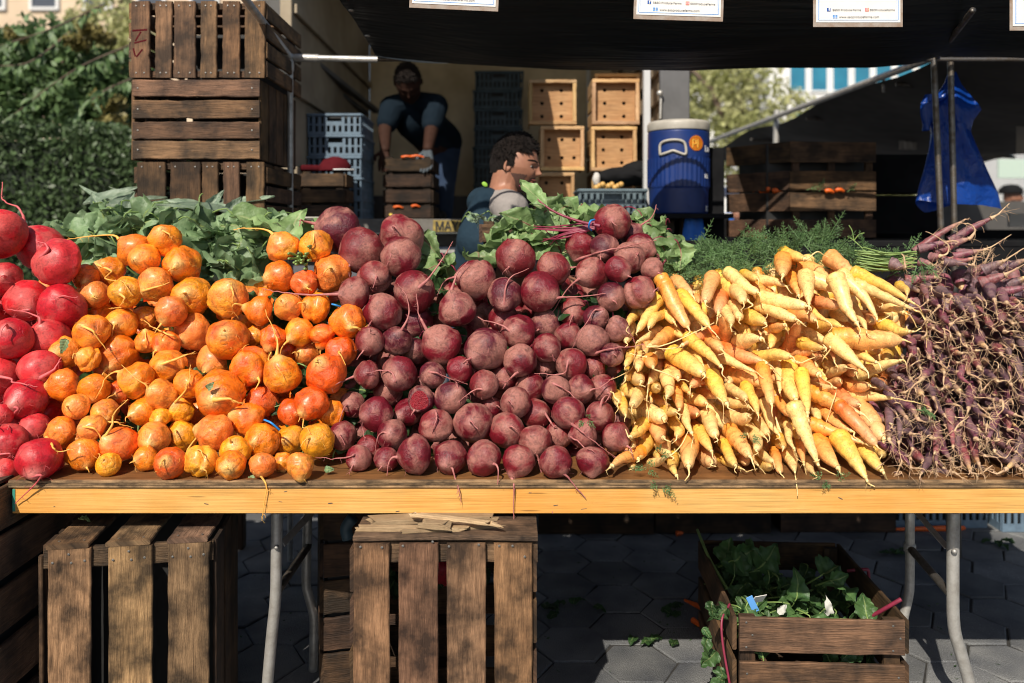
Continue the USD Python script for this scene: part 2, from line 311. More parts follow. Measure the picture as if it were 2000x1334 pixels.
mat('paver', {'g': ('geometry', {}), 'a': ('attribute', {'attribute': 'col'}), 'n': ('noise_texture', {'scale': 5.0, 'detail': 6.0}), 'n2': ('noise_texture', {'scale': 330.0, 'detail': 2.0}), 'v': ('voronoi_texture', {'scale': 260.0}),
              'r': ('rgb_ramp', {'ramp': [(0.32, (0.075, 0.08, 0.09)), (0.66, (0.185, 0.187, 0.185))]}), 'r2': ('rgb_ramp', {'ramp': [(0.2, (0.6,) * 3), (0.66, (1.0,) * 3), (0.74, (2.3,) * 3)]}),
              'x': ('mix_color', {'blend_type': 'multiply', 'fac': 1.0, 'use_clamp_result': False}), 'y': ('mix_color', {'blend_type': 'multiply', 'fac': 1.0}), 'b': ('bump', {'strength': 0.7, 'distance': 0.004}), 'p': ('principled_bsdf', {'roughness': 0.78})},
    [('g.position', 'n.vector'), ('g.position', 'n2.vector'), ('g.position', 'v.vector'), ('n.fac', 'r.fac'), ('n2.fac', 'r2.fac'), ('r.color', 'x.a'), ('r2.color', 'x.b'), ('x.result', 'y.a'), ('a.color', 'y.b'), ('y.result', 'p.base_color'), ('v.distance', 'b.height'), ('b.normal', 'p.normal')])
mat('tarp', {'g': ('geometry', {}), 'w': ('noise_texture', {'scale': 3.0, 'detail': 5.0}), 'm': ('mapping', {'scale': (4.0, 60.0, 60.0)}), 'n': ('noise_texture', {'scale': 1.0, 'detail': 3.0}),
             'r': ('rgb_ramp', {'ramp': [(0.3, (0.006, 0.009, 0.011)), (0.7, (0.013, 0.018, 0.02))]}), 'b': ('bump', {'strength': 0.4, 'distance': 0.02}),
             'p': ('principled_bsdf', {'roughness': 0.5, 'sheen_weight': 0.03}), 't': ('translucent_bsdf', {'color': (0.004, 0.008, 0.009)}), 'x': ('mix_closure', {'fac': 0.3})},
    [('g.position', 'w.vector'), ('g.position', 'm.vector'), ('m.vector', 'n.vector'), ('n.fac', 'r.fac'), ('r.color', 'p.base_color'), ('n.fac', 'b.height'), ('b.normal', 'p.normal'), ('p.BSDF', 'x.closure1'), ('t.BSDF', 'x.closure2')], surface='x.closure')
plain('stall_cloth', (0.075, 0.07, 0.065), 0.8, two=(0.05, 0.047, 0.045), scale=3)
plain('black_cloth', (0.012, 0.012, 0.013), 0.9, spec=0.1, two=(0.007, 0.007, 0.008), scale=8)
plain('truck_wall', (0.36, 0.3, 0.21), 0.75, two=(0.24, 0.19, 0.13), scale=2.2)
plain('truck_plywood', (0.8, 0.68, 0.48), 0.75, two=(0.5, 0.4, 0.25), scale=2.5)
plain('truck_floor', (0.2, 0.16, 0.12), 0.8, two=(0.04, 0.03, 0.024), scale=6)
plain('truck_steel', (0.2, 0.19, 0.17), 0.6, metal=0.3, two=(0.09, 0.08, 0.07), scale=7)
mat('roof_skin', {'p': ('principled_bsdf', {'base_color': (0.6, 0.6, 0.57), 'roughness': 0.6}), 't': ('translucent_bsdf', {'color': (0.62, 0.6, 0.54)}), 'm': ('mix_closure', {'fac': 0.3})}, [('p.BSDF', 'm.closure1'), ('t.BSDF', 'm.closure2')], surface='m.closure')
plain('pale_green', (0.42, 0.52, 0.45), 0.7)
plain('truck_paint', (0.55, 0.55, 0.55), 0.5, two=(0.42, 0.42, 0.42), scale=2)
plain('grey_panel', (0.12, 0.12, 0.125), 0.6, two=(0.07, 0.07, 0.072), scale=3)
plain('yellow_paint', (0.36, 0.26, 0.05), 0.7, two=(0.12, 0.09, 0.04), scale=60)
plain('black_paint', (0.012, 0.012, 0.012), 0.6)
plain('blue_grey_plastic', (0.125, 0.185, 0.245), 0.5, two=(0.08, 0.12, 0.165), scale=20)
plain('grey_plastic', (0.12, 0.165, 0.19), 0.5, two=(0.07, 0.1, 0.115), scale=20)
plain('glove', (0.055, 0.07, 0.085), 0.8)
plain('dark_plastic', (0.04, 0.075, 0.1), 0.5, two=(0.025, 0.05, 0.065), scale=20)
plain('cooler_blue', (0.006, 0.026, 0.14), 0.4, two=(0.004, 0.018, 0.1), scale=10)
plain('white_plastic', (0.42, 0.39, 0.34), 0.5, two=(0.28, 0.26, 0.22), scale=10)
plain('white_scrap', (0.42, 0.42, 0.38), 0.6)
plain('white_print', (0.75, 0.75, 0.75), 0.6)
plain('orange_sticker', (0.85, 0.32, 0.02), 0.5, two=(0.8, 0.22, 0.02), scale=60)
plain('yellow_print', (0.85, 0.6, 0.1), 0.5)
plain('paper', (0.74, 0.72, 0.68), 0.45, two=(0.66, 0.64, 0.6), scale=20)
plain('blue_print', (0.1, 0.3, 0.66), 0.5)
plain('dark_print', (0.07, 0.07, 0.08), 0.5)
plain('navy_print', (0.02, 0.08, 0.32), 0.5)
plain('pink_print', (0.66, 0.12, 0.2), 0.5, two=(0.7, 0.3, 0.1), scale=120)
plain('laminate_edge', (0.34, 0.3, 0.26), 0.25, two=(0.24, 0.16, 0.11), scale=30)
plain('green_paint', (0.04, 0.28, 0.2), 0.6, two=(0.03, 0.16, 0.12), scale=30)
plain('skin', (0.33, 0.155, 0.095), 0.5, two=(0.27, 0.115, 0.07), scale=40)
plain('dark_skin', (0.042, 0.019, 0.013), 0.75, spec=0.15, two=(0.028, 0.013, 0.009), scale=30)
plain('hair', (0.018, 0.011, 0.009), 0.6, spec=0.25, two=(0.01, 0.007, 0.006), scale=200, bump=0.9)
plain('eye_white', (0.3, 0.26, 0.23), 0.3)
plain('stubble', (0.11, 0.055, 0.04), 0.75, two=(0.07, 0.035, 0.027), scale=160)
plain('lip', (0.26, 0.08, 0.06), 0.45)
plain('navy_cloth', (0.017, 0.036, 0.055), 0.9, spec=0.15, two=(0.011, 0.024, 0.038), scale=8, bump=0.3)
plain('grey_cloth', (0.28, 0.25, 0.235), 0.85, two=(0.2, 0.18, 0.17), scale=9, bump=0.3)
plain('lime_print', (0.22, 0.42, 0.04), 0.6)
plain('dark_tee', (0.01, 0.017, 0.026), 0.9, spec=0.05, two=(0.006, 0.011, 0.017), scale=8)
plain('jeans', (0.035, 0.055, 0.1), 0.9, spec=0.1, two=(0.022, 0.036, 0.07), scale=9)
plain('red_cloth', (0.085, 0.007, 0.011), 0.9, spec=0.1, two=(0.055, 0.005, 0.008), scale=20)
mat('blue_bag', {'g': ('geometry', {}), 'n': ('noise_texture', {'scale': 9.0, 'detail': 4.0, 'distortion': 1.0}), 'b': ('bump', {'strength': 0.7, 'distance': 0.03}), 'p': ('principled_bsdf', {'base_color': (0.006, 0.055, 0.32), 'roughness': 0.28}), 't': ('translucent_bsdf', {'color': (0.01, 0.09, 0.5)}), 'x': ('mix_closure', {'fac': 0.4})},
    [('g.position', 'n.vector'), ('n.fac', 'b.height'), ('b.normal', 'p.normal'), ('p.BSDF', 'x.closure1'), ('t.BSDF', 'x.closure2')], surface='x.closure')
plain('white_cloth', (0.5, 0.48, 0.45), 0.8, two=(0.4, 0.38, 0.36), scale=6)
plain('teal_cloth', (0.05, 0.4, 0.45), 0.8)
plain('bright_blue', (0.01, 0.12, 0.5), 0.6)
plain('orange_carrot', (0.7, 0.12, 0.008), 0.5, two=(0.55, 0.08, 0.006), scale=40)
plain('beige_wall', (0.6, 0.48, 0.34), 0.85, two=(0.5, 0.38, 0.27), scale=0.6)
plain('white_wall', (0.72, 0.72, 0.7), 0.7, two=(0.6, 0.6, 0.6), scale=0.4)
plain('teal_glass', (0.03, 0.2, 0.3), 0.15, two=(0.02, 0.12, 0.2), scale=0.5)
plain('dark_glass', (0.06, 0.07, 0.09), 0.2)
plain('bark', (0.14, 0.1, 0.07), 0.9, two=(0.08, 0.055, 0.04), scale=10, bump=0.5)
plain('onion', (0.6, 0.38, 0.12), 0.5, two=(0.45, 0.24, 0.06), scale=40)

# ------------------------------------------------------------------ leaf helpers
ICO3, ICO2 = trimesh.creation.icosphere(3), trimesh.creation.icosphere(2)
# ------------------------------------------------------------------ leaves
def blade(base, d, n, L, W, rs, curl=0.5, ruffle=0.17, nu=13, nv=9, fold=0.25, wide=0.55):
    """One leaf blade: base point, direction, upper-side normal."""
    d = unit(d); n = unit(np.asarray(n, float) - d * (np.asarray(n, float) @ d)); b = np.cross(n, d)
    s = np.linspace(0, 1, nu); t = np.linspace(-1, 1, nv)
    prof = W * np.sin(np.pi * np.clip(s, 0.015, 0.995)**wide)**0.85
    cx = np.cumsum(np.cos(curl * s**1.4 * 1.5)) / nu; cz = -np.cumsum(np.sin(curl * s**1.4 * 1.5)) / nu
    ph, ph2 = rs.uniform(0, 6.28, 2); k = rs.uniform(12, 20)
    Sg, Tg = np.meshgrid(s, t, indexing='ij')
    nz = meshkit.fbm(np.stack([Sg * 3 + rs.uniform(0, 50), Tg * 1.6, Sg * 0], -1), 2, int(rs.integers(1e5))) - 0.5
    edge = ruffle * W * np.where(Tg > 0, np.sin(k * Sg + ph), np.sin(k * 1.1 * Sg + ph2)) * np.abs(Tg)**2.2 + nz * W * 1.05
    wid = prof[:, None] * Tg * (1 + 0.1 * np.sin(k * 1.9 * Sg + ph) * np.abs(Tg)**3)
    lift = np.abs(Tg)**1.5 * fold * prof[:, None] + edge
    v = np.asarray(base) + L * cx[:, None, None] * d + L * cz[:, None, None] * n + wid[..., None] * b + lift[..., None] * n
    i, j = np.meshgrid(np.arange(nu - 1), np.arange(nv - 1), indexing='ij')
    f = np.stack([i * nv + j, i * nv + j + 1, (i + 1) * nv + j + 1, (i + 1) * nv + j], -1).reshape(-1, 4)
    col = np.stack([np.abs(Tg), Sg, np.full_like(Sg, rs.random())], -1).reshape(-1, 3)
    return v.reshape(-1, 3), f, col

def leaf_bunch(name, label, cat, spots, rs, m='beet_leaf', stalk='red_stalk', group=None, size=(0.1, 0.16), up=(0, -0.55, 0.8), spread=1.0, aim=None, ratio=0.36, **kw):
    """spots: points in the world; each gets a leaf (a part) on its own stalk."""
    spots = np.asarray(spots); t = thing(name, label, cat, spots.mean(0) - [0, 0, 0.03], group)
    for q in spots:
        a = rs.uniform(0, 2 * np.pi) if aim is None else rs.normal(aim, 0.8)
        d = unit(np.array([math.cos(a), rs.normal(0.0, 0.5), math.sin(a) * 0.75]) * spread + rs.normal(0, 0.12, 3)); L = rs.uniform(*size)
        n = unit(np.array(up) + rs.normal(0, 0.38, 3))
        v, f, col = blade(q - d * L * 0.5, d, n, L, L * rs.uniform(ratio * .8, ratio * 1.2), rs, curl=rs.uniform(0.2, 0.9), **kw)
        lf = part(t, 'leaf', (v, f), m, col=col)
        e = q - d * L * 0.5; mid = v.reshape(-1, 9, 3)[:, 4]
        part(lf, 'stalk', tube(np.vstack([curve([e - d * L * 0.3 + [0, 0.05, -0.03], e - d * L * 0.15 + [0, .02, -.012], e], 5), mid[1:8] - n * 0.0005]), np.linspace(0.003, 0.0008, 12), 6), stalk)
    return t

def frond(base, d, L, rs, dens=15):
    """A feathery carrot leaf: (stalk tube, leaflet quads)."""
    d = unit(d); bend = rs.normal(0, 0.25, 3) + [0, -0.1, -0.25]
    c = curve([base, base + d * L * 0.5 + bend * L * 0.1, base + d * L + bend * L * 0.45], 12)
    st = tube(c, np.linspace(0.0022, 0.0007, 12), 5); vs, fs = [], []
    for k in range(dens):
        s = 0.3 + 0.7 * (k / dens); o = c[min(int(s * 11), 11)]; tg = unit(c[min(int(s * 11) + 1, 11)] - c[max(int(s * 11) - 1, 0)])
        for sd in (-1, 1):
            x = unit(np.cross(tg, [0.2, -1, 0.3])) * sd; bl = L * 0.34 * (1.12 - s) * rs.uniform(0.7, 1.3); bd = unit(x + tg * 0.8 + rs.normal(0, 0.25, 3))
            for q in range(8):
                r = (q + 1) / 8; p = o + bd * bl * r; e = unit(bd + unit(np.cross(bd, rs.normal(size=3))) * rs.uniform(0.5, 1.2)); l = bl * 0.42 * (1.1 - r * 0.6); w = unit(np.cross(e, rs.normal(size=3))) * 0.0013
                i = len(vs); vs += [p - w * .5, p + e * l * .5 - w, p + e * l, p + e * l * .5 + w]; fs.append([i, i + 1, i + 2, i + 3])
    return st, (np.array(vs), np.array(fs))
def carrot_greens(label, spots, rs, L=(0.13, 0.22), dirs=None, name='carrot_greens', m='carrot_frond'):
    t = thing(name, label, 'carrot greens', np.mean(spots, 0) - [0, 0, 0.04], 'bunches of carrot greens')
    for q in spots:
        a = rs.uniform(-0.5, 3.6); d = np.array([math.cos(a), rs.uniform(-0.5, 0.6), 0.35 + 0.45 * math.sin(a)]) if dirs is None else np.array(dirs) + rs.normal(0, 0.35, 3)
        st, lf = frond(np.asarray(q), d, rs.uniform(*L), rs)
        fr_ = part(t, 'frond', lf, m, col=(0.5, 0.5, rs.random()), smooth=False); part(fr_, 'stalk', st, m, col=(0.5, 0.5, 0.8))

# ------------------------------------------------------------------ ground
gsz = 400.0
p = define('/World/ground', np.array([[-gsz, -gsz, -0.03], [gsz, -gsz, -0.03], [gsz, gsz, -0.03], [-gsz, gsz, -0.03]]), np.array([[0, 1, 2, 3]]), 'asphalt', smooth=False); tag(p, 'grey asphalt ground of the square reaching to the horizon', 'ground', None, 'structure')
pav = thing('pavement', 'hexagonal grey asphalt pavers under and behind the market table', 'pavement', (0, 0, 0), kind='structure')
part(pav, 'joint_bed', (np.array([[-2.9, 1.6, -0.006], [3.0, 1.6, -0.006], [3.0, 4.6, -0.006], [-2.9, 4.6, -0.006]]), np.array([[0, 1, 2, 3]])), 'joint_dirt', smooth=False)
hr = np.random.default_rng(3); RH = 0.134
for i in range(-13, 14):
    for j in range(0, 13):
        cx, cy = i * 1.5 * RH, 1.72 + j * RH * 1.732 + (i % 2) * RH * 0.866
        ang = np.arange(6) * np.pi / 3 + hr.normal(0, 0.02); rr = RH - 0.0035; w = hr.normal(0, 0.0015, (6, 2))
        o = np.stack([np.cos(ang) * rr, np.sin(ang) * rr], 1) + w; zt = hr.normal(0, 0.0016); tl = hr.normal(0, 0.006, 2)
        v = np.vstack([np.c_[o, np.full(6, -0.02)], np.c_[o, np.full(6, -0.003 + zt)], np.c_[o * 0.965, np.full(6, 0.0 + zt)], [[0, 0, zt + 0.0006]]]); v[:, 2] += (v[:, :2] @ tl) * (v[:, 2] > -0.01)
        q = np.arange(6); f = np.vstack([tris(np.stack([q + 6 * k, (q + 1) % 6 + 6 * k, (q + 1) % 6 + 6 * k + 6, q + 6 * k + 6], 1)) for k in (0, 1)] + [np.stack([np.full(6, 18), 12 + q, 12 + (q + 1) % 6], 1)])
        part(pav, 'paver', (v + [cx, cy, 0], f), 'paver', smooth=False, col=np.full(3, hr.uniform(0.75, 1.2)))

# ------------------------------------------------------------------ planks
wr = np.random.default_rng(17)
def plank(o, a, b, n, L, W, Tk, rs, seg=15, wear=0.002, ch=0.0025):
    """A worn board: corner o, length L along a, width W along b, thickness Tk along n; returns v, f, uv."""
    s = np.linspace(0, 1, seg); ring = np.array([(ch, 0), (W - ch, 0), (W, ch), (W, Tk - ch), (W - ch, Tk), (ch, Tk), (0, Tk - ch), (0, ch)])
    e0, e1 = rs.normal(0, wear * .3, seg), rs.normal(0, wear * .3, seg); e0[rs.integers(seg)] += wear * rs.uniform(0, .9); e1[rs.integers(seg)] -= wear * rs.uniform(0, .9); sk = rs.normal(0, wear * .5, 2); e0 += sk[0] * (s - .5); e1 += sk[1] * (s - .5); bow = rs.normal(0, wear * 0.8) * np.sin(np.pi * s); cup = rs.normal(0, wear * .5, 2); V, UV = [], []
    per = np.cumsum([0] + [np.linalg.norm(ring[(i + 1) % 8] - ring[i]) for i in range(8)]); ou, ov = rs.uniform(0, 50, 2)
    for i in range(seg):
        r = ring.copy(); r[:, 0] += np.where(r[:, 0] < W / 2, e0[i], e1[i]); r[:, 1] += bow[i] + (cup[0] * (1 - s[i]) + cup[1] * s[i]) * (r[:, 0] / W - .5)
        x = s[i] * L + (rs.normal(0, wear) if 0 < i < seg - 1 else 0)
        V.append(np.asarray(o) + x * np.asarray(a) + r[:, :1] * np.asarray(b) + r[:, 1:] * np.asarray(n)); UV.append(np.c_[np.full(8, ou + x), ov + r[:, 0] + r[:, 1] * 1.0])
    V, UV = np.vstack(V), np.vstack(UV); i, j = np.meshgrid(np.arange(seg - 1), np.arange(8), indexing='ij')
    f = tris(np.stack([i * 8 + j, i * 8 + (j + 1) % 8, (i + 1) * 8 + (j + 1) % 8, (i + 1) * 8 + j], -1).reshape(-1, 4))
    m = len(V); V = np.vstack([V, V[:8], V[-8:]]); UV = np.vstack([UV, UV[:8], UV[-8:]]); UV[m:, 0] += ring[np.arange(16) % 8, 1] * 0.3
    caps = [[m, m + k + 1, m + k] for k in range(1, 7)] + [[m + 8, m + 8 + k, m + 9 + k] for k in range(1, 7)]
    f = np.vstack([f, caps])
    if np.dot(np.cross(a, b), n) < 0: f = f[:, ::-1]
    return V, f, UV
X, Yv, Z = np.array([1.0, 0, 0]), np.array([0, 1.0, 0]), np.array([0, 0, 1.0])
def slat(parent, o, a, b, n, L, W, Tk, m='crate_wood', tone=1.0, name='slat', wear=0.002, label=None, rs=None, tint=(1, 1, 1)):
    rs = rs or wr; v, f, uv = plank(o, a, b, n, L, W, Tk, rs, wear=wear)
    return part(parent, name, (v, f), m, uv=uv, col=np.array(tint) * np.array([1, rs.uniform(.94, 1.04), rs.uniform(.82, 1.1)]) * np.clip(tone * rs.uniform(0.7, 1.22), 0.05, 1.6), smooth=False, label=label)
def nails(parent, pts, n, r=0.0032):
    g = []
    for p_ in pts:
        x = unit(np.cross(n, [0.3, 0.2, 1.0])); y = np.cross(n, x); a = np.arange(8) * np.pi / 4
        g.append((np.vstack([p_ + np.asarray(n) * 0.0012 + r * (np.cos(a)[:, None] * x + np.sin(a)[:, None] * y), [p_ + np.asarray(n) * 0.002]]), np.array([[8, k, (k + 1) % 8] for k in range(8)] + [[8, (k + 1) % 8, k] for k in range(8)])))
    part(parent, 'nail_heads', join(g), 'nail', smooth=False, kind='stuff')

# ------------------------------------------------------------------ truck
tr = thing('delivery_truck', 'open back of a box truck with tan inner walls and steel bumper lettered in yellow', 'truck', (-0.2, 4.2, 0))
tx0, tx1, tz0, tz1, ty0, ty1 = -1.13, 0.80, 1.45, 2.95, 4.2, 6.5
part(tr, 'floor', box(((tx0 + tx1) / 2, (ty0 + ty1) / 2 + .02, tz0 - 0.03), (tx1 - tx0, ty1 - ty0, 0.06)), 'truck_floor', smooth=False)
part(tr, 'left_wall', box((tx0 - 0.03, (ty0 + ty1) / 2, (tz0 + tz1) / 2), (0.06, ty1 - ty0, tz1 - tz0)), 'truck_wall', smooth=False)
part(tr, 'right_wall', box((tx1 + 0.03, (ty0 + ty1) / 2, (tz0 + tz1) / 2), (0.06, ty1 - ty0, tz1 - tz0)), 'truck_wall', smooth=False)
bw = part(tr, 'back_wall', box(((tx0 + tx1) / 2, ty1 + 0.03, (tz0 + tz1) / 2), (tx1 - tx0, 0.06, tz1 - tz0)), 'truck_plywood', smooth=False)
part(tr, 'roof', box(((tx0 + tx1) / 2, (ty0 + ty1) / 2, tz1 + 0.03), (tx1 - tx0 + 0.12, ty1 - ty0, 0.01)), 'roof_skin', smooth=False)
part(tr, 'kick_board', box(((tx0 + tx1) / 2, ty1 - 0.012, tz0 + 0.11), (tx1 - tx0 - .02, 0.018, 0.22)), 'grey_panel', smooth=False)
for k in range(3): part(tr, 'wall_rail', box((tx0 + 0.012, (ty0 + ty1) / 2, tz0 + 0.25 + k * 0.42), (0.02, ty1 - ty0 - .05, 0.05)), 'truck_wall', smooth=False)
for k in range(7): part(tr, 'wall_slat', box((tx1 - 0.014, 5.3, tz0 + 0.2 + k * 0.16), (0.022, 2.2, 0.1)), 'truck_wall', smooth=False)
part(tr, 'door_edge', box(P(1263, 190, 4.22) + [0, 0, 0], (0.035, 0.05, 1.4)), 'truck_paint', smooth=False)
dp = part(tr, 'open_door', box((P(1307, 0, 4.3)[0], 4.165, 2.15), (0.15, 0.04, 1.4)), 'grey_panel', smooth=False)
part(dp, 'latch', tube([P(1290, 232, 4.13), P(1291, 185, 4.13)], 0.007, 8), 'steel'); part(dp, 'latch_knob', tm(trimesh.creation.icosphere(2, 0.016).apply_translation(P(1289, 182, 4.12))), 'steel')
part(tr, 'slit_frame', box(P(1149, 180, 6.42), (0.03, 0.03, 0.6)), 'white_wall', smooth=False)
part(tr, 'ramp_rail', bar(P(592, 105, 4.6), P(736, 218, 6.3), 0.05, 0.03), 'grey_panel', smooth=False)
part(tr, 'ramp_rail', bar(P(580, 120, 4.6), P(715, 222, 6.2), 0.04, 0.03), 'grey_panel', smooth=False)
bm = part(tr, 'bumper', box((-0.16, 4.15, 1.4185), (1.95, 0.09, 0.071)), 'truck_steel', smooth=False)
pl = part(bm, 'letter_plate', box((P(874, 0, 4.104)[0], 4.1035, 1.418), (0.145, 0.003, 0.058), bevel=.0008), 'yellow_paint', smooth=False)
lt = meshkit.text_mesh('MAYC', 0.044, 0.002, True); v = np.array(lt.vertices); v = np.c_[v[:, 0] * 0.86, -v[:, 2], v[:, 1]] + [P(847, 0, 4.1)[0] + 0.006, 4.1015, 1.396]
part(bm, 'lettering', (v, np.array(lt.faces)), 'black_paint', smooth=False)
part(tr, 'bumper_gap', box((-0.16, 4.25, 1.345), (1.95, 0.05, 0.07)), 'black_paint', smooth=False)
part(tr, 'step_edge', box((-0.16, 4.1, 1.29), (1.95, 0.12, 0.018)), 'steel', smooth=False); part(tr, 'step', box((-0.16, 4.12, 1.25), (1.95, 0.1, 0.058)), 'truck_steel', smooth=False)
part(tr, 'chassis', box((-0.16, 5.4, 0.95), (1.2, 2.2, 0.5)), 'black_paint', smooth=False)
for sx in (-0.85, 0.55): 
    w = part(tr, 'wheel', lathe([(0.0, -.12), (0.3, -.12), (0.42, -.09), (0.43, 0), (0.42, .09), (0.3, .12), (0, .12)], (0, 0, 0), 28)[0:2], 'black_paint', local=True)
    m_ = UsdGeom.Xformable(w.prim); m_.AddTranslateOp().Set(Gf.Vec3d(sx + .2, 1.6, 0.43)); m_.AddRotateYOp().Set(90.0)

# ------------------------------------------------------------------ hedge, shrub, trees, buildings
def leaves(c, rad, n, size, rs, shell=0.5, flat=None):
    """n folded leaf quads inside an ellipsoid (or a box when flat)."""
    if flat is None:
        d = rs.normal(size=(n, 3)); d /= np.linalg.norm(d, axis=1, keepdims=True); cl = meshkit.noise(d * 2.6 + 9, int(rs.integers(999))); r = (shell + (1 - shell) * rs.random(n)**0.6) * (0.68 + 0.5 * cl); p_ = np.asarray(c) + d * r[:, None] * np.asarray(rad)
    else: p_ = np.asarray(c) + rs.uniform(-1, 1, (n, 3)) * np.asarray(rad)
    return quads(p_, size, rs)
def quads(p_, size, rs, droop=0.4):
    n = len(p_); a = rs.normal(size=(n, 3)) + [0, -0.2, -droop]; a /= np.linalg.norm(a, axis=1, keepdims=True); b = np.cross(a, rs.normal(size=(n, 3))); b /= np.linalg.norm(b, axis=1, keepdims=True); s = size * rs.uniform(0.6, 1.4, (n, 1))
    v = np.stack([p_ - a * s * .5, p_ + b * s * .26, p_ + a * s * .5, p_ - b * s * .26], 1).reshape(-1, 3); col = np.repeat(np.c_[np.full(n, .5), np.full(n, .5), rs.random(n)], 4, 0)
    return v, np.arange(4 * n).reshape(-1, 4), col
def tree(name, label, cat, base, h, c, rad, n, size, m, rs, group=None, parts=3):
    t = thing(name, label, cat, base, group); base = np.asarray(base, float)
    tk = [tube(curve([base, base + [0.1, 0, h * .4], np.asarray(c)], 8), np.linspace(h * 0.03, h * 0.012, 8), 8)]
    for k in range(6): tk.append(tube(curve([base + [0, 0, h * (.35 + .07 * k)], np.asarray(c) + rs.normal(0, .3, 3) * rad, np.asarray(c) + rs.normal(0, .55, 3) * rad], 7), np.linspace(h * .012, h * .003, 7), 6))
    part(t, 'trunk', join(tk), 'bark')
    vs = [leaves(np.asarray(c) + (rs.normal(0, .42, 3) * rad if k else 0), np.asarray(rad) * (0.95 if k == 0 else rs.uniform(.35, .6)), n // parts, size, rs) for k in range(parts)]
    g = join([(a, b) for a, b, _ in vs]); part(t, 'crown', g, m, col=np.vstack([x[2] for x in vs]), smooth=False)
    return t
br = np.random.default_rng(23)
hd = thing('hedge', 'clipped dark green hedge behind the left end of the stall', 'hedge', (-4.2, 6.2, 0))
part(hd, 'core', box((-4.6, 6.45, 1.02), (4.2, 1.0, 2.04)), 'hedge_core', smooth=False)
hp = []
for k in range(46000):
    f_ = br.random()
    x, y, z = (br.uniform(-6.7, -2.5), 5.86, br.uniform(0.6, 2.2)) if f_ < .6 else (br.uniform(-6.7, -2.5), br.uniform(5.85, 6.9), 2.14) if f_ < .85 else (-2.5, br.uniform(5.85, 6.9), br.uniform(.6, 2.2))
    hp.append((x, y, z))
hp = np.array(hp); nn = meshkit.fbm(hp * 2.2, 3, 4) - .5; hp[:, 1] -= nn * 0.5 - br.normal(0, .04, len(hp)); hp[:, 2] += nn * 0.3; hp[:, 0] += nn * .2
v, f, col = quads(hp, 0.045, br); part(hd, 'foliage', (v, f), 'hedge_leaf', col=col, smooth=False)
sh = thing('shrub', 'tall green shrub with drooping leafy branches above the hedge', 'shrub', (-4.3, 7.0, 0))
part(sh, 'stem', join([tube(curve([(-4.3 + k * .2, 7.2, 0), (-4.3 + k * .25, 7.2, 1.5), (-4.6 + k * .35, 7.1, 2.9)], 7), np.linspace(.04, .015, 7), 7) for k in range(-2, 3)]), 'bark')
vs = [leaves(P(u, v, 7.2), (r, .35, r * .8), n, .085, br, .2) for u, v, r, n in [(40, 190, .55, 2200), (120, 150, .5, 2000), (180, 210, .45, 1600), (20, 120, .4, 1300), (-60, 170, .7, 2000), (220, 230, .35, 900), (90, 90, .35, 800), (240, 150, .3, 600)]]
part(sh, 'foliage', join([(a, b) for a, b, _ in vs]), 'shrub_leaf', col=np.vstack([x[2] for x in vs]), smooth=False)
vs = [leaves(P(u, v, 6.9), (r, .2, r * .7), n, .06, br, .2) for u, v, r, n in [(178, 62, .1, 400), (150, 84, .1, 260), (205, 75, .09, 160), (215, 200, .14, 350), (225, 245, .16, 300), (35, 70, .08, 120)]]
part(sh, 'seed_heads', join([(a, b) for a, b, _ in vs]), 'dry_leaf', col=np.vstack([x[2] for x in vs]), smooth=False, label='brown dried flower heads of the shrub')
for (a, b, c_) in [((262, 84), (140, 140), (0, 245)), ((200, 10), (90, 60), (-20, 95)), ((140, 60), (60, 120), (-20, 130)), ((265, 150), (200, 180), (150, 225))]:
    yb = 6.55; cc = curve([P(*a, yb + .3), P(*b, yb), P(*c_, yb - .1)], 26); bp = part(sh, 'branch', tube(cc, np.linspace(.009, .004, 26), 6), 'bark')
    g, cl = [], []
    for q in cc[1:]:
        for s_ in (-1, 1):
            if br.random() < .35: continue
            bv, bf, bc = blade(q, (s_ * br.uniform(.0, .8) - .2 + br.normal(0, .3), -0.35 + br.normal(0, .3), -1 + br.normal(0, .45)), (s_ * .3 + br.normal(0, .3), -1, .25 + br.normal(0, .3)), br.uniform(.06, .19), br.uniform(.014, .028), br, curl=.3, ruffle=.05, nu=6, nv=4, fold=.3, wide=.7); g.append((bv, bf)); cl.append(bc)
    part(bp, 'leaves', join(g), 'shrub_leaf', col=np.vstack(cl), kind='stuff')

def building(name, label, base, size, m, wins, wm, fm='white_wall'):
    t = thing(name, label, 'building', base); b0 = np.asarray(base, float)
    part(t, 'wall', box(b0 + [0, size[1] / 2, size[2] / 2], size), m, smooth=False)
    for (x, z, w, h) in wins:
        c = b0 + [x, -0.06, z]; wn = part(t, 'window', join([box(c + [sx * (w / 2), 0, 0], (.14, .16, h + .14)) for sx in (-1, 1)] + [box(c + [0, 0, sz * h / 2], (w - .14, .16, .14)) for sz in (-1, 1)]), fm, smooth=False)
        part(wn, 'pane', box(c + [0, .03, 0], (w - .13, .06, h - .13)), wm, smooth=False)
    part(t, 'cornice', box(b0 + [0, -.15, size[2] + .2], (size[0] + .6, size[1] * .2, .4)), m, smooth=False)
    return t
building('brick_building', 'pale beige building with dark windows above the shrub at far left', (-21, 40, 0), (17, 12, 22), 'beige_wall', [(-7 + 2.6 * k, z, 1.3, 2.2) for k in range(6) for z in (13.3, 9.2, 17.3)], 'dark_glass')
building('glass_building', 'white office building with teal windows beyond the far canopy', (27.2, 62, 0), (15.5, 14, 24), 'white_wall', [(-5.6 + 1.62 * k, z, 1.3, 2.4) for k in range(8) for z in (9.3, 13.1, 16.9)], 'teal_glass')
building('pale_building', 'pale sunlit building face behind the bright tree', (26, 75, 0), (24, 10, 40), 'white_wall', [(-9 + 3 * k, z, 1.4, 2.2) for k in range(4) for z in (8, 12, 16, 20)], 'dark_glass')
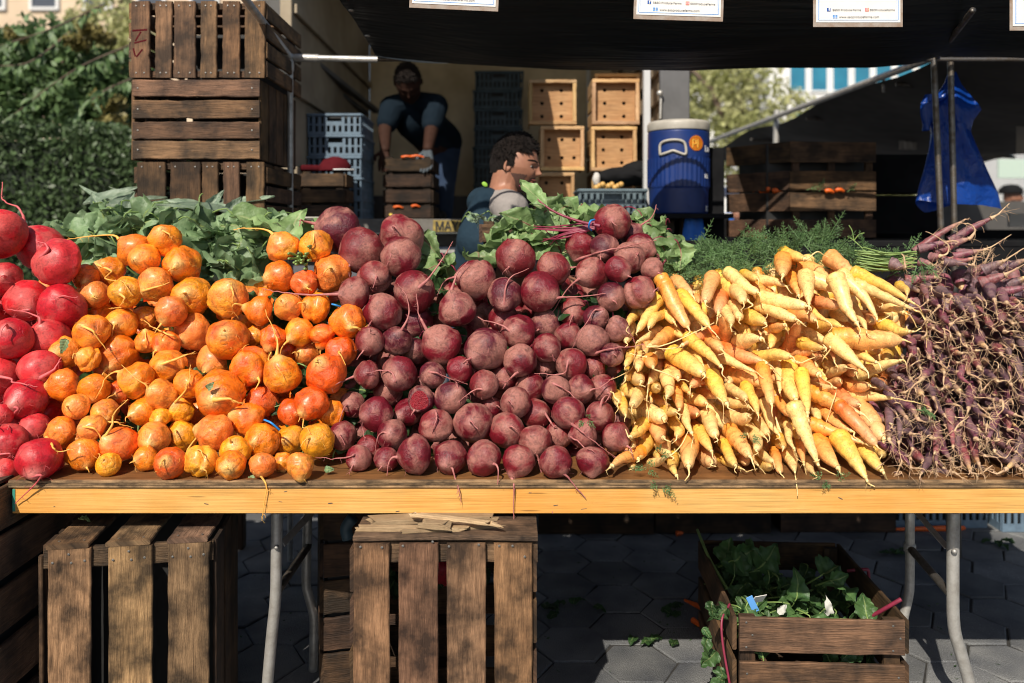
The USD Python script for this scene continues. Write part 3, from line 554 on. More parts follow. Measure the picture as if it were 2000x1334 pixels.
building('white_building', 'plain white building corner left of the teal windows', (40.5, 50, 0), (16, 14, 22), 'white_wall', [(-4 + 4 * k, z, 1.6, 2.2) for k in range(3) for z in (4, 18)], 'dark_glass')
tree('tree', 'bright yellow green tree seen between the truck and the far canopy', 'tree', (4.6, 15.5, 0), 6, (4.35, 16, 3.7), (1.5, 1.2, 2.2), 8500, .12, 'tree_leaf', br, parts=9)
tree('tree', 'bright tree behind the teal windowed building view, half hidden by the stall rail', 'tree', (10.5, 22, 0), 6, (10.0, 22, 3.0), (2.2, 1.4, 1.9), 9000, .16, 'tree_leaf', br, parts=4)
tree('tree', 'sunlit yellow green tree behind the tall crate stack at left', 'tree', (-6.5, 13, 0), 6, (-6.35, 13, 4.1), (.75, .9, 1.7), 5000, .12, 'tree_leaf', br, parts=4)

# ------------------------------------------------------------------ far stalls on the right
t = thing('far_canopy', 'dark canopy of the next stall on a long steel rail, upper right', 'canopy', (3.4, 7, 0))
g = []
xs, ys = np.linspace(0, 1, 15), np.linspace(3.55, 10.0, 26); v = []
for y in ys:
    for s in xs: v.append((2.28 + s * 2.6, y, 2.33 - 0.05 * (9 - y) * 0 - 0.22 * s**0.5 - 0.06 * math.sin(s * 3.1) - 0.03 * math.sin(y * 3) - 0.16 * s * (1 - s)))
i, j = np.meshgrid(np.arange(25), np.arange(14), indexing='ij'); f = np.stack([i * 15 + j, i * 15 + j + 1, (i + 1) * 15 + j + 1, (i + 1) * 15 + j], -1).reshape(-1, 4)
part(t, 'roof_cloth', (np.array(v), f), 'stall_cloth')
part(t, 'rail', tube([P(1388, 276, 9.0), P(1834, 108, 4.4)], 0.021, 10), 'steel')
part(t, 'rail_post', tube([P(1517, 215, 7.0), P(1515, 300, 7.0), np.r_[P(1515, 300, 7.0)[:2], 0]], .024, 10), 'steel')
part(t, 'rail_post', tube([P(1726, 155, 5.1), P(1726, 180, 5.1)], .01, 8), 'steel')
vv = []; 
for k, y in enumerate(np.linspace(4.9, 9.9, 11)):
    part(t, 'cross_pole', tube([(2.3, y, 2.27), (4.85, y, 2.1)], .014, 8), 'dark_steel') if k % 3 == 0 else None
part(t, 'back_cloth', box((7.2, 9.7, .87), (5.0, .02, 1.74)), 'stall_cloth', smooth=False)
hang = thing('hanging_cloth', 'pale cloths hanging under the far canopy behind the blue bag', 'cloth', P(1765, 260, 6.5))
for (u0, v0, u1, v1, Y_) in [(1756, 236, 1788, 292, 6.5), (1985, 180, 2012, 300, 5.6)]:
    a = P(u0, v0, Y_); b = P(u1, v1, Y_); n_ = 9; xs = np.linspace(a[0], b[0], n_); zs = np.linspace(a[2], b[2], 7); v = np.array([(x, Y_ + .02 * math.sin(k * 2.1) , z) for z in zs for k, x in enumerate(xs)]); i, j = np.meshgrid(np.arange(6), np.arange(8), indexing='ij'); part(hang, 'cloth', (v, np.stack([i * 9 + j, i * 9 + j + 1, (i + 1) * 9 + j + 1, (i + 1) * 9 + j], -1).reshape(-1, 4)), 'white_cloth')
part(hang, 'pole', tube([P(1700, 248, 6.6), P(1800, 228, 6.4)], .022, 8), 'white_cloth'); part(hang, 'pole', tube([P(1935, 182, 5.5), P(2020, 172, 5.5)], .022, 8), 'white_cloth')
def crate_tower(name, label, u0, v0, u1, v1, Y_):
    t = thing(name, label, 'crates', P((u0 + u1) / 2, v1, Y_)); a, b = P(u0, v0, Y_), P(u1, v1, Y_)
    part(t, 'block', box([(a[0] + b[0]) / 2, Y_ + .3, (a[2] + b[2]) / 2], (b[0] - a[0], .5, a[2] - b[2])), 'dark_plastic', smooth=False); n_ = 4
    for k in range(n_): part(t, 'rim', box([(a[0] + b[0]) / 2, Y_ + .03, b[2] + (a[2] - b[2]) * (k + .9) / n_], (b[0] - a[0] + .01, .03, .03)), 'grey_plastic', smooth=False)
crate_tower('crate_pile', 'grey plastic crates piled at the far right under the far canopy', 1905, 255, 1985, 305, 8.5)
single('far_awning', 'pale green awning panel of a distant stall at the right edge', 'awning', box(P(1985, 330, 13), (.62, .04, .3), rotz(5)), 'pale_green', smooth=False)
single('far_tent', 'white tent roof of a distant stall between dark boxes', 'tent', join([bar(P(1405, 385, 12.5), P(1452, 365, 12), .9, .02), box(P(1430, 378, 12.6), (.5, .05, .1))]), 'white_wall', smooth=False)
single('blue_tub', 'blue tub before the distant shopper in the gap right of the cooler', 'tub', lathe([(0, 0), (.16, 0), (.2, .3), (.21, .3), (.21, .32), (.19, .32), (.15, .03), (0, .03)], P(1436, 460, 12), 24), 'bright_blue')
single('striped_cloth', 'orange and white striped cloth over a far table at the right edge', 'cloth', box(P(1985, 430, 6), (.12, .03, .1)), 'white_cloth', smooth=False)

# ------------------------------------------------------------------ the stall's own canopy
CX0, CX1, CYF, CYB = -0.57, 2.75, 2.86, 3.42
t = thing('canopy', 'black tarp roof of the produce stall on a steel pipe frame', 'canopy', (0.6, 3.0, 0))
zb = lambda u: np.interp(u, [720, 740, 800, 900, 1000, 1100, 1340, 1500, 1700, 1790, 1830, 2000, 2300], [2.135, 2.125, 2.112, 2.09, 2.075, 2.068, 2.066, 2.076, 2.074, 2.09, 2.12, 2.115, 2.12])
nx, ny = 90, 34; v = []
for j in range(ny):
    s = j / (ny - 1); y = CYF + (CYB - CYF) * s
    for i in range(nx):
        x = CX0 + (CX1 - CX0) * i / (nx - 1); u = 1000 + x * F / CYB
        x = x - .09 * (1 - s) * max(0, 1 - (x - CX0) / .6); z = 2.3 * (1 - s) + float(zb(u)) * s - 0.05 * math.sin(np.pi * s) * min(1, (x - CX0) * 2 + .1)
        z += 0.014 * math.sin(x * 3.3 + s * 4) * math.sin(np.pi * s) + 0.006 * (float(meshkit.fbm(np.array([x * 2 + s * 3, s * 9, 0.0]), 3, 5)) - .5) * 2
        v.append((x, y, z))
i, j = np.meshgrid(np.arange(ny - 1), np.arange(nx - 1), indexing='ij'); f = np.stack([i * nx + j, i * nx + j + 1, (i + 1) * nx + j + 1, (i + 1) * nx + j], -1).reshape(-1, 4); v = np.array(v)
part(t, 'tarp', (np.vstack([v, v + [0, 0, 0.004]]), np.vstack([f, f[:, ::-1] + len(v)])), 'tarp')
for q in ((663, 7, 3.08), (704, 68, 3.26)): part(t, 'eyelet', tm(trimesh.creation.torus(.008, .003, 12, 8).apply_translation([CX0 + .02 - .09 * (1 - (q[2] - CYF) / (CYB - CYF)), q[2], 2.3 + (2.135 - 2.3) * (q[2] - CYF) / (CYB - CYF) - .012])), 'nail')
rx, ry = np.linspace(-.57, -.02, 12), np.linspace(3.43, 4.22, 8); vf = np.array([(x, y, 2.125 + (y - 3.43) * 1.05 - .03 * math.sin(np.pi * (x + .57) / .55)) for y in ry for x in rx]); i, j = np.meshgrid(np.arange(7), np.arange(11), indexing='ij'); part(t, 'rear_flap', (vf, np.stack([i * 12 + j, i * 12 + j + 1, (i + 1) * 12 + j + 1, (i + 1) * 12 + j], -1).reshape(-1, 4)), 'tarp')
rx = np.linspace(.95, 2.75, 30); ry = np.linspace(3.47, 4.75, 10); vf = np.array([(x, y, 2.14 + (y - 3.43) * .45 - .02 * math.sin(x * 7)) for y in ry for x in rx]); i, j = np.meshgrid(np.arange(9), np.arange(29), indexing='ij'); part(t, 'rear_flap', (vf, np.stack([i * 30 + j, i * 30 + j + 1, (i + 1) * 30 + j + 1, (i + 1) * 30 + j], -1).reshape(-1, 4)), 'tarp')
xl = P(567, 0, 3.46)[0]
part(t, 'post', tube([(xl, 3.46, 2.12), (xl, 3.46, 0)], 0.0125, 12), 'steel')
part(t, 'corner_joint', tube([(xl, 3.46, 2.14), (xl, 3.46, 2.07)], 0.0165, 12), 'steel')
part(t, 'cross_pipe', tube([(xl, 3.46, 2.125), (P(738, 0, 3.46)[0], 3.46, 2.118)], 0.0135, 12), 'steel'); part(t, 'pipe_sleeve', tube([(xl + .02, 3.46, 2.125), (xl + .12, 3.46, 2.123)], 0.017, 12), 'steel')
part(t, 'cross_pipe', tube([(P(738, 0, 3.46)[0], 3.46, 2.118), (2.7, 3.46, 2.118)], 0.009, 10), 'dark_steel')
part(t, 'side_pipe', tube([(xl, 3.46, 2.125), P(478, -3, 2.9), P(478, -3, 2.9) + [0, -.45, .05]], 0.0145, 12), 'steel')
part(t, 'front_pipe', tube([(CX0 - .35, 2.45, 2.36), (2.7, 2.45, 2.345)], 0.0135, 12), 'steel')
part(t, 'post', tube([P(1823, 98, 3.46), P(1838, 450, 3.46), np.r_[P(1856, 900, 3.46)[:2], 0]], 0.0125, 12), 'dark_steel'); part(t, 'post', tube([P(1856, 97, 3.5), P(1863, 410, 3.5), np.r_[P(1872, 900, 3.5)[:2], 0]], 0.0125, 12), 'dark_steel')
part(t, 'brace', tube([P(1830, 112, 3.46), P(1900, 20, 2.9)], .011, 10), 'dark_steel')

# signs on the front pipe
def sign(label, u0, vb, u1, tilt, full=True):
    Y_ = 2.44; a, b = P(u0, vb, Y_), P(u1, vb, Y_); w = b[0] - a[0]; h = w * 0.77; t = thing('sign', label, 'sign', (a + b) / 2, 'laminated signs hanging from the canopy front'); 
    R = np.array([[math.cos(tilt), 0, -math.sin(tilt)], [0, 1, 0], [math.sin(tilt), 0, math.cos(tilt)]]); o = (a + b) / 2
    tf = lambda g: (np.asarray(g[0]) @ R.T + o, g[1])
    part(t, 'laminate', tf(box((0, 0, h / 2), (w, .003, h))), 'laminate_edge', smooth=False)
    part(t, 'paper', tf(box((0, -.0022, h / 2 + .005), (w * .94, .0016, h * .92), bevel=.0003)), 'paper', smooth=False)
    bw_, bh = w * .89, h * .85; z0 = h / 2 + .005
    part(t, 'blue_border', tf(join([box((sx * bw_ / 2, -.0034, z0), (.0016, .0008, bh)) for sx in (-1, 1)] + [box((0, -.0034, z0 + sz * bh / 2), (bw_ - .0016, .0008, .0016)) for sz in (-1, 1)])), 'blue_print', smooth=False)
    part(t, 'blue_border', tf(join([box((sx * (bw_ / 2 - .004), -.0034, z0), (.0006, .0008, bh - .008)) for sx in (-1, 1)])), 'blue_print', smooth=False)
    def text(s, x, z, hh, m='dark_print'):
        q = meshkit.text_mesh(s, hh, .0005); vv = np.array(q.vertices); wd = vv[:, 0].max(); vv = np.c_[vv[:, 0] + x, -.0033 - vv[:, 2], vv[:, 1] + z]; part(t, 'lettering', tf((vv, np.array(q.faces))), m, smooth=False); return wd
    if full:
        zt = .047; k = w / .27
        text('S&SO Produce Farms', -.078 * k, zt, .0062 * k); text('SSOProduceFarms', .034 * k, zt, .0062 * k); text('www.ssoproducefarms.com', -.058 * k, .026, .0066 * k)
        ic = part(t, 'blue_icon', tf(box((-.089 * k, -.0034, zt + .004), (.011 * k, .0008, .011 * k))), 'navy_print', smooth=False); q = meshkit.text_mesh('f', .009 * k, .0005, True); vv = np.array(q.vertices); part(ic, 'lettering', tf((np.c_[vv[:, 0] - .0905 * k, -.0042 - vv[:, 2], vv[:, 1] + zt - .0005], np.array(q.faces))), 'white_print', smooth=False)
        ic = part(t, 'pink_icon', tf(box((.026 * k, -.0034, zt + .004), (.011 * k, .0008, .011 * k))), 'pink_print', smooth=False); an = np.arange(17) * 2 * np.pi / 16; part(ic, 'ring', tf(tube(np.stack([.026 * k + .0028 * k * np.cos(an), np.full(17, -.0042), zt + .004 + .0028 * k * np.sin(an)], 1), .0006, 5)), 'white_print')
        part(t, 'leaf_logo', tf(join([box((-.07 * k + dx, -.0034, .0295 + dz), (.0062 * k, .0008, .0028 * k), rotz(0)) for dx in (-.004, .004) for dz in (-.003, .0012, .005)])), 'blue_print', smooth=False)
    for sx in (-1, 1): part(t, 'cord', tube([R @ np.array([sx * w * .4, 0, h - .004]) + o, np.array([o[0] + sx * w * .38, 2.45, 2.345])], .001, 5), 'dark_print')
sign('leftmost laminated sign of the row hanging from the black tarp', 799, 19, 973, -.045)
sign('second laminated sign from the left under the black tarp', 1237, 40, 1412, -.03)
sign('laminated sign above the far canopy, third from the left', 1588, 53, 1763, 0.0)
sign('rightmost laminated sign, cut by the right edge of the view', 1972, 60, 2147, 0.0, False)

# ------------------------------------------------------------------ the table
tb = thing('market_table', 'long market table with yellow varnished front board and plywood top on folding steel legs', 'table', (0.2, 2.5, 0))
TX0, TX1, TY0 = -1.300, 1.95, 2.133
v, f, uv = plank((TX0, TY0, .659), X, Z, Yv, TX1 - TX0, .068, .02, wr, 9, .0006, .0015); part(tb, 'front_board', (v, f), 'varnished_wood', uv=uv, col=(1, 1, 1), smooth=False)
nk_ = []
for k in range(11):
    x_, z_ = wr.uniform(TX0 + .05, 1.4), wr.uniform(.664, .722); nk_.append(box((x_, TY0 - .0004, z_), (wr.uniform(.003, .016), .0012, wr.uniform(.0012, .003)), np.array([[math.cos(q_), 0, -math.sin(q_)], [0, 1, 0], [math.sin(q_), 0, math.cos(q_)]]) if (q_ := wr.normal(0, .25)) is not None else None, bevel=.0005))
part(tb, 'nicks', join(nk_), 'bark', smooth=False, kind='stuff')
part(tb, 'painted_end', box((TX0 + .0035, TY0 - .0008, .6935), (.007, .002, .058), bevel=.0004), 'green_paint', smooth=False)
v, f, uv = plank((TX0, TY0 + .02, .659), Yv, Z, X, .74, .068, .02, wr); part(tb, 'end_board', (v, f), 'varnished_wood', uv=uv, col=(.8, .8, .8), smooth=False)
for k in range(3):
    z0 = .7278 + k * .0058; v, f, uv = plank((TX0 - .012 + wr.uniform(0, .006), TY0 - .006 + wr.uniform(-.0015, .002), z0), X, Yv, Z, TX1 - TX0, .012, .0053, wr, 60, .0012, .0008); part(tb, 'ply_layer', (v, f), 'plywood_edge', uv=uv, col=np.full(3, (1.0, .55, .9)[k]), smooth=False)
for k in range(3):
    w_ = .26; v, f, uv = plank((TX0 - .012, TY0 + .0055 + k * (w_ + .0006), .7285), X, Yv, Z, TX1 - TX0, w_, .0165, wr, 9, .0005, .001); part(tb, 'top_panel', (v, f), 'plywood', uv=uv, col=np.full(3, wr.uniform(.9, 1.1)), smooth=False)
def leg(pts, m='steel', r=.0158): return part(tb, 'leg', tube(curve(pts, 26), r, 14), m)
def gl(u, v, Y): return P(u, v, Y)
l = leg([gl(541, 1000, 2.3), gl(540, 1090, 2.3), gl(538, 1170, 2.3), gl(531, 1240, 2.3), gl(523, 1330, 2.3), np.r_[gl(516, 1400, 2.3)[:2], 0]]); part(l, 'rivet', tm(trimesh.creation.icosphere(2, .007).apply_translation(gl(540, 1069, 2.282))), 'nail')
l = leg([gl(601, 1000, 2.6), gl(598, 1130, 2.6), gl(602, 1160, 2.6), gl(613, 1205, 2.6), gl(613, 1260, 2.6), np.r_[gl(612, 1300, 2.6)[:2], 0]], r=.0145)
part(tb, 'brace', bar(gl(552, 1062, 2.31), gl(612, 998, 2.5), .02, .004, (0, -1, 0)), 'steel', smooth=False); part(tb, 'cross_tube', tube([gl(545, 1150, 2.3), gl(602, 1066, 2.6)], .012, 10), 'dark_steel')
l = leg([gl(1862, 1000, 2.3), gl(1861, 1120, 2.3), gl(1863, 1220, 2.3), gl(1878, 1280, 2.3), gl(1893, 1334, 2.3), np.r_[gl(1908, 1400, 2.3)[:2], 0]], 'steel', .0168); part(l, 'rivet', tm(trimesh.creation.icosphere(2, .008).apply_translation(gl(1864, 1077, 2.28))), 'nail')
l = leg([gl(1777, 1000, 2.6), gl(1777, 1130, 2.6), gl(1774, 1165, 2.6), gl(1764, 1210, 2.6), gl(1762, 1250, 2.6), np.r_[gl(1760, 1300, 2.6)[:2], 0]], 'steel', .0145); part(l, 'collar', tube([gl(1777, 1062, 2.6), gl(1777, 1076, 2.6)], .0185, 14), 'steel')
part(tb, 'brace', bar(gl(1852, 1072, 2.31), gl(1790, 1000, 2.5), .022, .004, (0, -1, 0)), 'steel', smooth=False); part(tb, 'cross_tube', tube([gl(1856, 1160, 2.3), gl(1777, 1070, 2.6)], .012, 10), 'dark_steel')

# ------------------------------------------------------------------ crates under the table
def frame_of(rot): R = rotz(rot); return R @ X, R @ Yv, Z
def ends(parent, o, a, n, spots, L, W): nails(parent, [o + a * s + Z * z for s, z in spots], n)
# left crate: three upright slats in front, three on top
rot = 8.0; a, b, n = frame_of(rot); o = P(85, 1072, 2.06); o[2] = 0; zt = P(85, 1072, 2.06)[2]; D = .3
t = thing('slatted_crate', 'weathered crate on end with three upright slats under the left of the table', 'crate', o + a * .22)
for s, w in ((.014, .101), (.157, .105), (.301, .101)):
    slat(t, o + a * s + Z * .0, Z, a, -b, zt, w, .012, wear=.0028); slat(t, o + a * (s - .004) + Z * (zt + .001) - b * .012, b, a, Z, D, w, .012, tone=.8, wear=.0028)
    for k in range(3): pass
nails(t, [o + a * (s + dx) + Z * (zt - dz) - b * .0125 for s in (.014, .157, .301) for dx, dz in ((.012, .032), (.05, .012), (.056, .034), (.088, .03))] , -b); nails(t, [o + a * (s + dx) + Z * (zt + .0135) + b * .008 for s in (.014, .157, .301) for dx in (.02, .08)], Z)
slat(t, o + a * .0 + Z * (zt - .052), a, Z, b, .41, .05, .02, tone=.55, name='rail'); slat(t, o + Z * 0.002, a, Z, b, .41, .05, .02, tone=.5, name='rail')
slat(t, o - a * .004 + Z * 0, Z, b, -a, zt - .02, .018, .01, tone=.7)
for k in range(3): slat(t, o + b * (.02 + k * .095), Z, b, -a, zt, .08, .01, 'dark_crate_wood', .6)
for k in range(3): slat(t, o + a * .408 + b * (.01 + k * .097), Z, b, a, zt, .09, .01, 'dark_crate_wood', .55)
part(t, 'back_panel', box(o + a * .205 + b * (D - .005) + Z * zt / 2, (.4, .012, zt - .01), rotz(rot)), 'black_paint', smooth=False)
lw = blade(P(153, 1021, 2.19) + [0, 0, .012], (1, -.1, .05), (0, 0, 1), .035, .011, wr, curl=.4); single('fallen_leaf', 'small green leaf on top of the left upright crate', 'leaf', lw[:2], 'beet_leaf', col=lw[2])
# centre crate: four upright slats, board on top
a, b, n = frame_of(0); YB = 2.02; o = P(691, 1050, YB); o[2] = 0; zt = P(691, 1052, YB)[2]; wd = 359 * YB / 1600; D = .42
t = thing('slatted_crate', 'brown crate on end with four upright slats and wood splinters on top', 'crate', o + a * .25)
k_ = YB / 1600
for (u0, u1), tn in zip(((692, 762), (780, 856), (874, 949), (966, 1040)), (.85, .78, .82, 1.25)): slat(t, P(u0, 0, YB) * [1, 1, 0] + Z * 0, Z, a, -b, zt - .008, (u1 - u0) * k_, .012, wear=.0026, tone=tn, tint=(1, .93, .85))
nails(t, [P(u, v, YB - .0135) for u, v in ((704, 1068), (746, 1069), (787, 1066), (845, 1058), (877, 1067), (935, 1064), (975, 1066), (1001, 1066), (1025, 1087))], -b)
slat(t, o + Z * (zt - .004) - b * .013, a, b, Z, wd, .16, .014, tone=.75, name='top_board', wear=.003); slat(t, o + Z * (zt - .004) + b * .15, a, b, Z, wd, .14, .014, tone=.7, name='top_board'); slat(t, o + Z * (zt - .004) + b * .295, a, b, Z, wd, .12, .014, tone=.7, name='top_board')
slat(t, o + Z * (zt - .06), a, Z, b, wd, .052, .02, tone=.6, name='rail'); slat(t, o + Z * .3, a, Z, b, wd * 0 + wd, .0 + .03, .01, tone=.4, name='rail') if False else None
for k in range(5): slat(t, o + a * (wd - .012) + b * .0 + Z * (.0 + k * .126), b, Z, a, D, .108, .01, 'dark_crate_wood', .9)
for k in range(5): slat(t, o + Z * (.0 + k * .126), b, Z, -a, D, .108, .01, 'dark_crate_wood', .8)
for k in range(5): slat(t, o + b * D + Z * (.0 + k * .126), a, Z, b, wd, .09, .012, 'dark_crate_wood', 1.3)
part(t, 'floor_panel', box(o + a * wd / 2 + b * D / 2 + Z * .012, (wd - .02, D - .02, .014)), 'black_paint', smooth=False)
for (lab, c, r, m, tint) in [('red beet glimpsed between the middle slats of the centre crate', P(864, 1105, 2.2), .055, 'red_beet_skin', (.6, .02, .04))]:
    vv = np.array(ICO3.vertices) * r * (1 + .1 * (meshkit.fbm(np.array(ICO3.vertices) * 1.5 + 9, 2, 3) - .5))[:, None]; vv[:, 2] *= .9; single('beet', lab, 'beet', (vv + c, ICO3.faces), m, col=tint)
lb = thing('beet_greens', 'dark beet leaves inside the centre crate behind its slats', 'beet greens', P(800, 1110, 2.4))
for q in [(768, 1110), (772, 1130), (868, 1150), (880, 1140), (957, 1110), (865, 1075)]:
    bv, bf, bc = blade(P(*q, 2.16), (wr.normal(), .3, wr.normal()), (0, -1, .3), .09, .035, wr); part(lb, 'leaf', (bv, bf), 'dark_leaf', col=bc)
# splinters
sp = np.random.default_rng(77)
def splinter(label, a_, b_, w, th, tint=1.0):
    a_, b_ = np.asarray(a_), np.asarray(b_); L = np.linalg.norm(b_ - a_); d = unit(b_ - a_); s_ = unit(np.cross(Z, d)); nn_ = np.cross(d, s_)
    v, f, uv = plank(a_ - s_ * w / 2, d, s_, nn_, L, w, th, sp, 12, .0016, .0012); k = np.clip((np.abs((v - a_) @ d / L - .5) - .36) / .14, 0, 1)
    off = sp.normal(0, .012, len(v)) * k; v = v + off[:, None] * d; single('wood_splinter', label, 'wood piece', (v, f), 'split_wood', uv=uv, col=np.full(3, tint), smooth=False)
zc = zt + .011
def on(u, v, dz=0):
    y = F * (H - zc - dz) / (v - HZ); return P(u, v, y)
splinter('long grey splintered board lying at the back of the centre crate top', on(728, 1022), on(960, 1012), .05, .012, .8)
splinter('pale jagged splinter at the front left of the centre crate top', on(706, 1036), on(905, 1038), .022, .012, 1.0)
splinter('wide broken board with ragged right end on the centre crate', on(790, 1041), on(962, 1030), .022, .009, .75)
splinter('short square wood block under the pale stick on the centre crate', on(828, 1026, .012), on(872, 1030, .012), .045, .016, .85)
splinter('pale clean stick lying across the splinters on the centre crate', on(812, 1008, .028), on(960, 1026, .02), .016, .008, 1.35)
# dark crate leaning behind the centre crate
rot = 14.0; a, b, n = frame_of(rot); o = np.array([-.575, 2.5, 0])
t = thing('dark_crate', 'dark slatted crate standing just left behind the centre crate', 'crate', o)
for k in range(5): slat(t, o + Z * (.004 + k * .112), b, Z, -a, .46, .1, .012, 'dark_crate_wood', .6); slat(t, o + Z * (.004 + k * .112), a, Z, -b, .4, .1, .012, 'dark_crate_wood', .6)
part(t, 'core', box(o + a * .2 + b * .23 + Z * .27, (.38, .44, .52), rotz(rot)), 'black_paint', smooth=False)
pbv = tube(curve([P(690, 1010, 2.45), P(676, 1030, 2.45), P(680, 1052, 2.45)], 8), .018, 10); single('plastic_bag', 'glossy dark purple plastic bag on the dark crate by the splinters', 'bag', pbv, 'dark_plastic')
# crates carrying the red beets at the left end
o = np.array([-2.02, 2.02, 0]); t = thing('dark_crate', 'dark crate stack at the left end of the table beneath the red beets', 'crate', o + X * .3)
for z0, z1 in ((.625, .735), (.5, .612), (.36, .475), (.2, .33), (.03, .17)):
    slat(t, o + X * .7 + Z * z0, Yv, Z, X, .62, z1 - z0, .012, 'dark_crate_wood', 1.0); slat(t, o + Z * z0, X, Z, -Yv, .7, z1 - z0, .012, 'dark_crate_wood', .9)
slat(t, o + Z * .737, X, Yv, Z, .69, .3, .008, 'dark_crate_wood', .9, name='lid_board'); slat(t, o + Yv * .31 + Z * .737, X, Yv, Z, .69, .3, .008, 'dark_crate_wood', .9, name='lid_board')
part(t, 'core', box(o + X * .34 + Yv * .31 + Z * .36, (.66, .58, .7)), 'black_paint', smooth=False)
# right crate full of trimmed greens
rot = -3.0; a, b, n = frame_of(rot); o = P(1443, 1203, 2.336); o[2] = 0; zt = .298; wd, D = .458, .56
t = thing('open_crate', 'open dark crate on the pavement filled with trimmed beet leaves', 'crate', o + a * .2)
for z0, z1 in ((.2, .298), (.075, .172), (.0, .05)):
    slat(t, o + Z * z0, a, Z, -b, wd, z1 - z0, .012, 'dark_crate_wood', 1.75, wear=.0024); slat(t, o + b * D + Z * z0, a, Z, b, wd, z1 - z0, .012, 'dark_crate_wood', .8)
    slat(t, o - a * .006 + Z * z0, b, Z, -a, D, z1 - z0, .012, 'dark_crate_wood', .9); slat(t, o + a * (wd + .004) + Z * z0, b, Z, a, D, z1 - z0, .012, 'dark_crate_wood', .9)
for ca in (.004, wd - .05):
    for cb in (.004, D - .04): slat(t, o + a * ca + b * cb, Z, a, b, zt - .004, .045, .02, 'dark_crate_wood', 1.0, name='corner_post')
slat(t, o + Z * .004, a, b, Z, wd, D * .48, .01, 'dark_crate_wood', .7, name='bottom_board'); slat(t, o + b * D * .5 + Z * .004, a, b, Z, wd, D * .48, .01, 'dark_crate_wood', .7, name='bottom_board')
nails(t, [o + a * s + Z * z - b * .0128 for s in (.018, .035, .425, .445) for z in (.285, .25, .215)][::2] + [o + a * s + Z * z - b * .0128 for s in (.02, .44) for z in (.14,)], -b)
cg = np.random.default_rng(9)
sps = []
for k in range(150):
    s_, d_ = cg.uniform(.03, wd - .03), cg.uniform(.03, D - .05); hgt = .16 + .07 * math.exp(-((s_ - .12) / .2)**2) + cg.uniform(-.05, .04); sps.append(o + a * s_ + b * d_ + Z * hgt)
leaf_bunch('beet_greens', 'trimmed beet leaves piled inside the open crate', 'beet greens', np.array(sps), cg, 'cut_leaf', 'green_stalk', None, (.05, .095), up=(0, -.25, 1), fold=.4, ratio=.42)
ex = [P(1478, 1075, 2.72), P(1455, 1085, 2.7), P(1500, 1090, 2.7), P(1625, 1110, 2.6), P(1640, 1130, 2.55), P(1650, 1150, 2.5), P(1690, 1185, 2.45), P(1560, 1150, 2.5), P(1420, 1075, 2.75), P(1440, 1095, 2.7)]
leaf_bunch('beet_greens', 'larger beet leaves standing above the rim of the open crate', 'beet greens', np.array(ex), cg, 'cut_leaf', 'green_stalk', None, (.07, .12), up=(0, -.8, .5), aim=1.6, ratio=.42)
hb = thing('beet_greens', 'beet leaves on crimson stems hanging over the left side of the open crate', 'beet greens', P(1400, 1220, 2.4))
for u, v, L in ((1392, 1172, .05), (1402, 1190, .09), (1388, 1235, .07), (1420, 1180, .06), (1402, 1270, .07), (1412, 1300, .08), (1398, 1320, .06), (1415, 1325, .07), (1370, 1225, .04)):
    bv, bf, bc = blade(P(u, v, 2.38), (cg.normal(0, .9), -.2 + cg.normal(0, .3), -1 + cg.normal(0, .5)), (-.3 + cg.normal(0, .6), -1, .2 + cg.normal(0, .5)), L * cg.uniform(.6, 1.3), L * cg.uniform(.25, .5), cg, curl=cg.uniform(.2, 1.2), ruffle=.25); lf = part(hb, 'leaf', (bv, bf), 'cut_leaf', col=bc)
part(hb, 'stem', tube(curve([P(1425, 1180, 2.4), P(1410, 1210, 2.36), P(1412, 1260, 2.34), P(1425, 1334, 2.32)], 14), .0036, 7), 'red_stalk'); part(hb, 'stem', tube(curve([P(1362, 1035, 2.9), P(1385, 1090, 2.75), P(1420, 1150, 2.6)], 10), .005, 7), 'green_stalk')
single('beet_stalk', 'crimson stalk stub sticking out over the right rim of the open crate', 'stalk', tube(curve([P(1700, 1205, 2.44), P(1735, 1185, 2.4), P(1760, 1170, 2.38)], 6), .006, 8), 'red_stalk'); single('beet_stalk', 'bent crimson stalk hooked over the back right rim of the open crate', 'stalk', tube(curve([P(1655, 1115, 2.7), P(1690, 1112, 2.68), P(1696, 1116, 2.68), P(1697, 1135, 2.68)], 10), .0055, 8), 'red_stalk')
single('paper_label', 'blue and white paper label among the greens in the open crate', 'label', box(P(1482, 1170, 2.45), (.042, .002, .036), rotz(20) @ np.array([[1, 0, 0], [0, .8, -.6], [0, .6, .8]])), 'paper', smooth=False); single('paper_label', 'blue scrap of label beside the white one in the open crate', 'label', box(P(1470, 1180, 2.44), (.02, .002, .05), np.array([[.9, 0, -.43], [0, 1, 0], [.43, 0, .9]])), 'blue_print', smooth=False)
single('white_leaf_scrap', 'curled white vegetable scrap standing among the greens in the open crate', 'scrap', blade(P(1618, 1205, 2.42), (0, 0, 1), (0, -1, 0), .06, .013, cg, ruffle=.5)[:2], 'white_scrap'); single('white_leaf_scrap', 'flat white scrap on the leaves at the front of the open crate', 'scrap', blade(P(1518, 1200, 2.42), (.7, .1, .6), (0, -1, .5), .045, .011, cg)[:2], 'white_scrap')
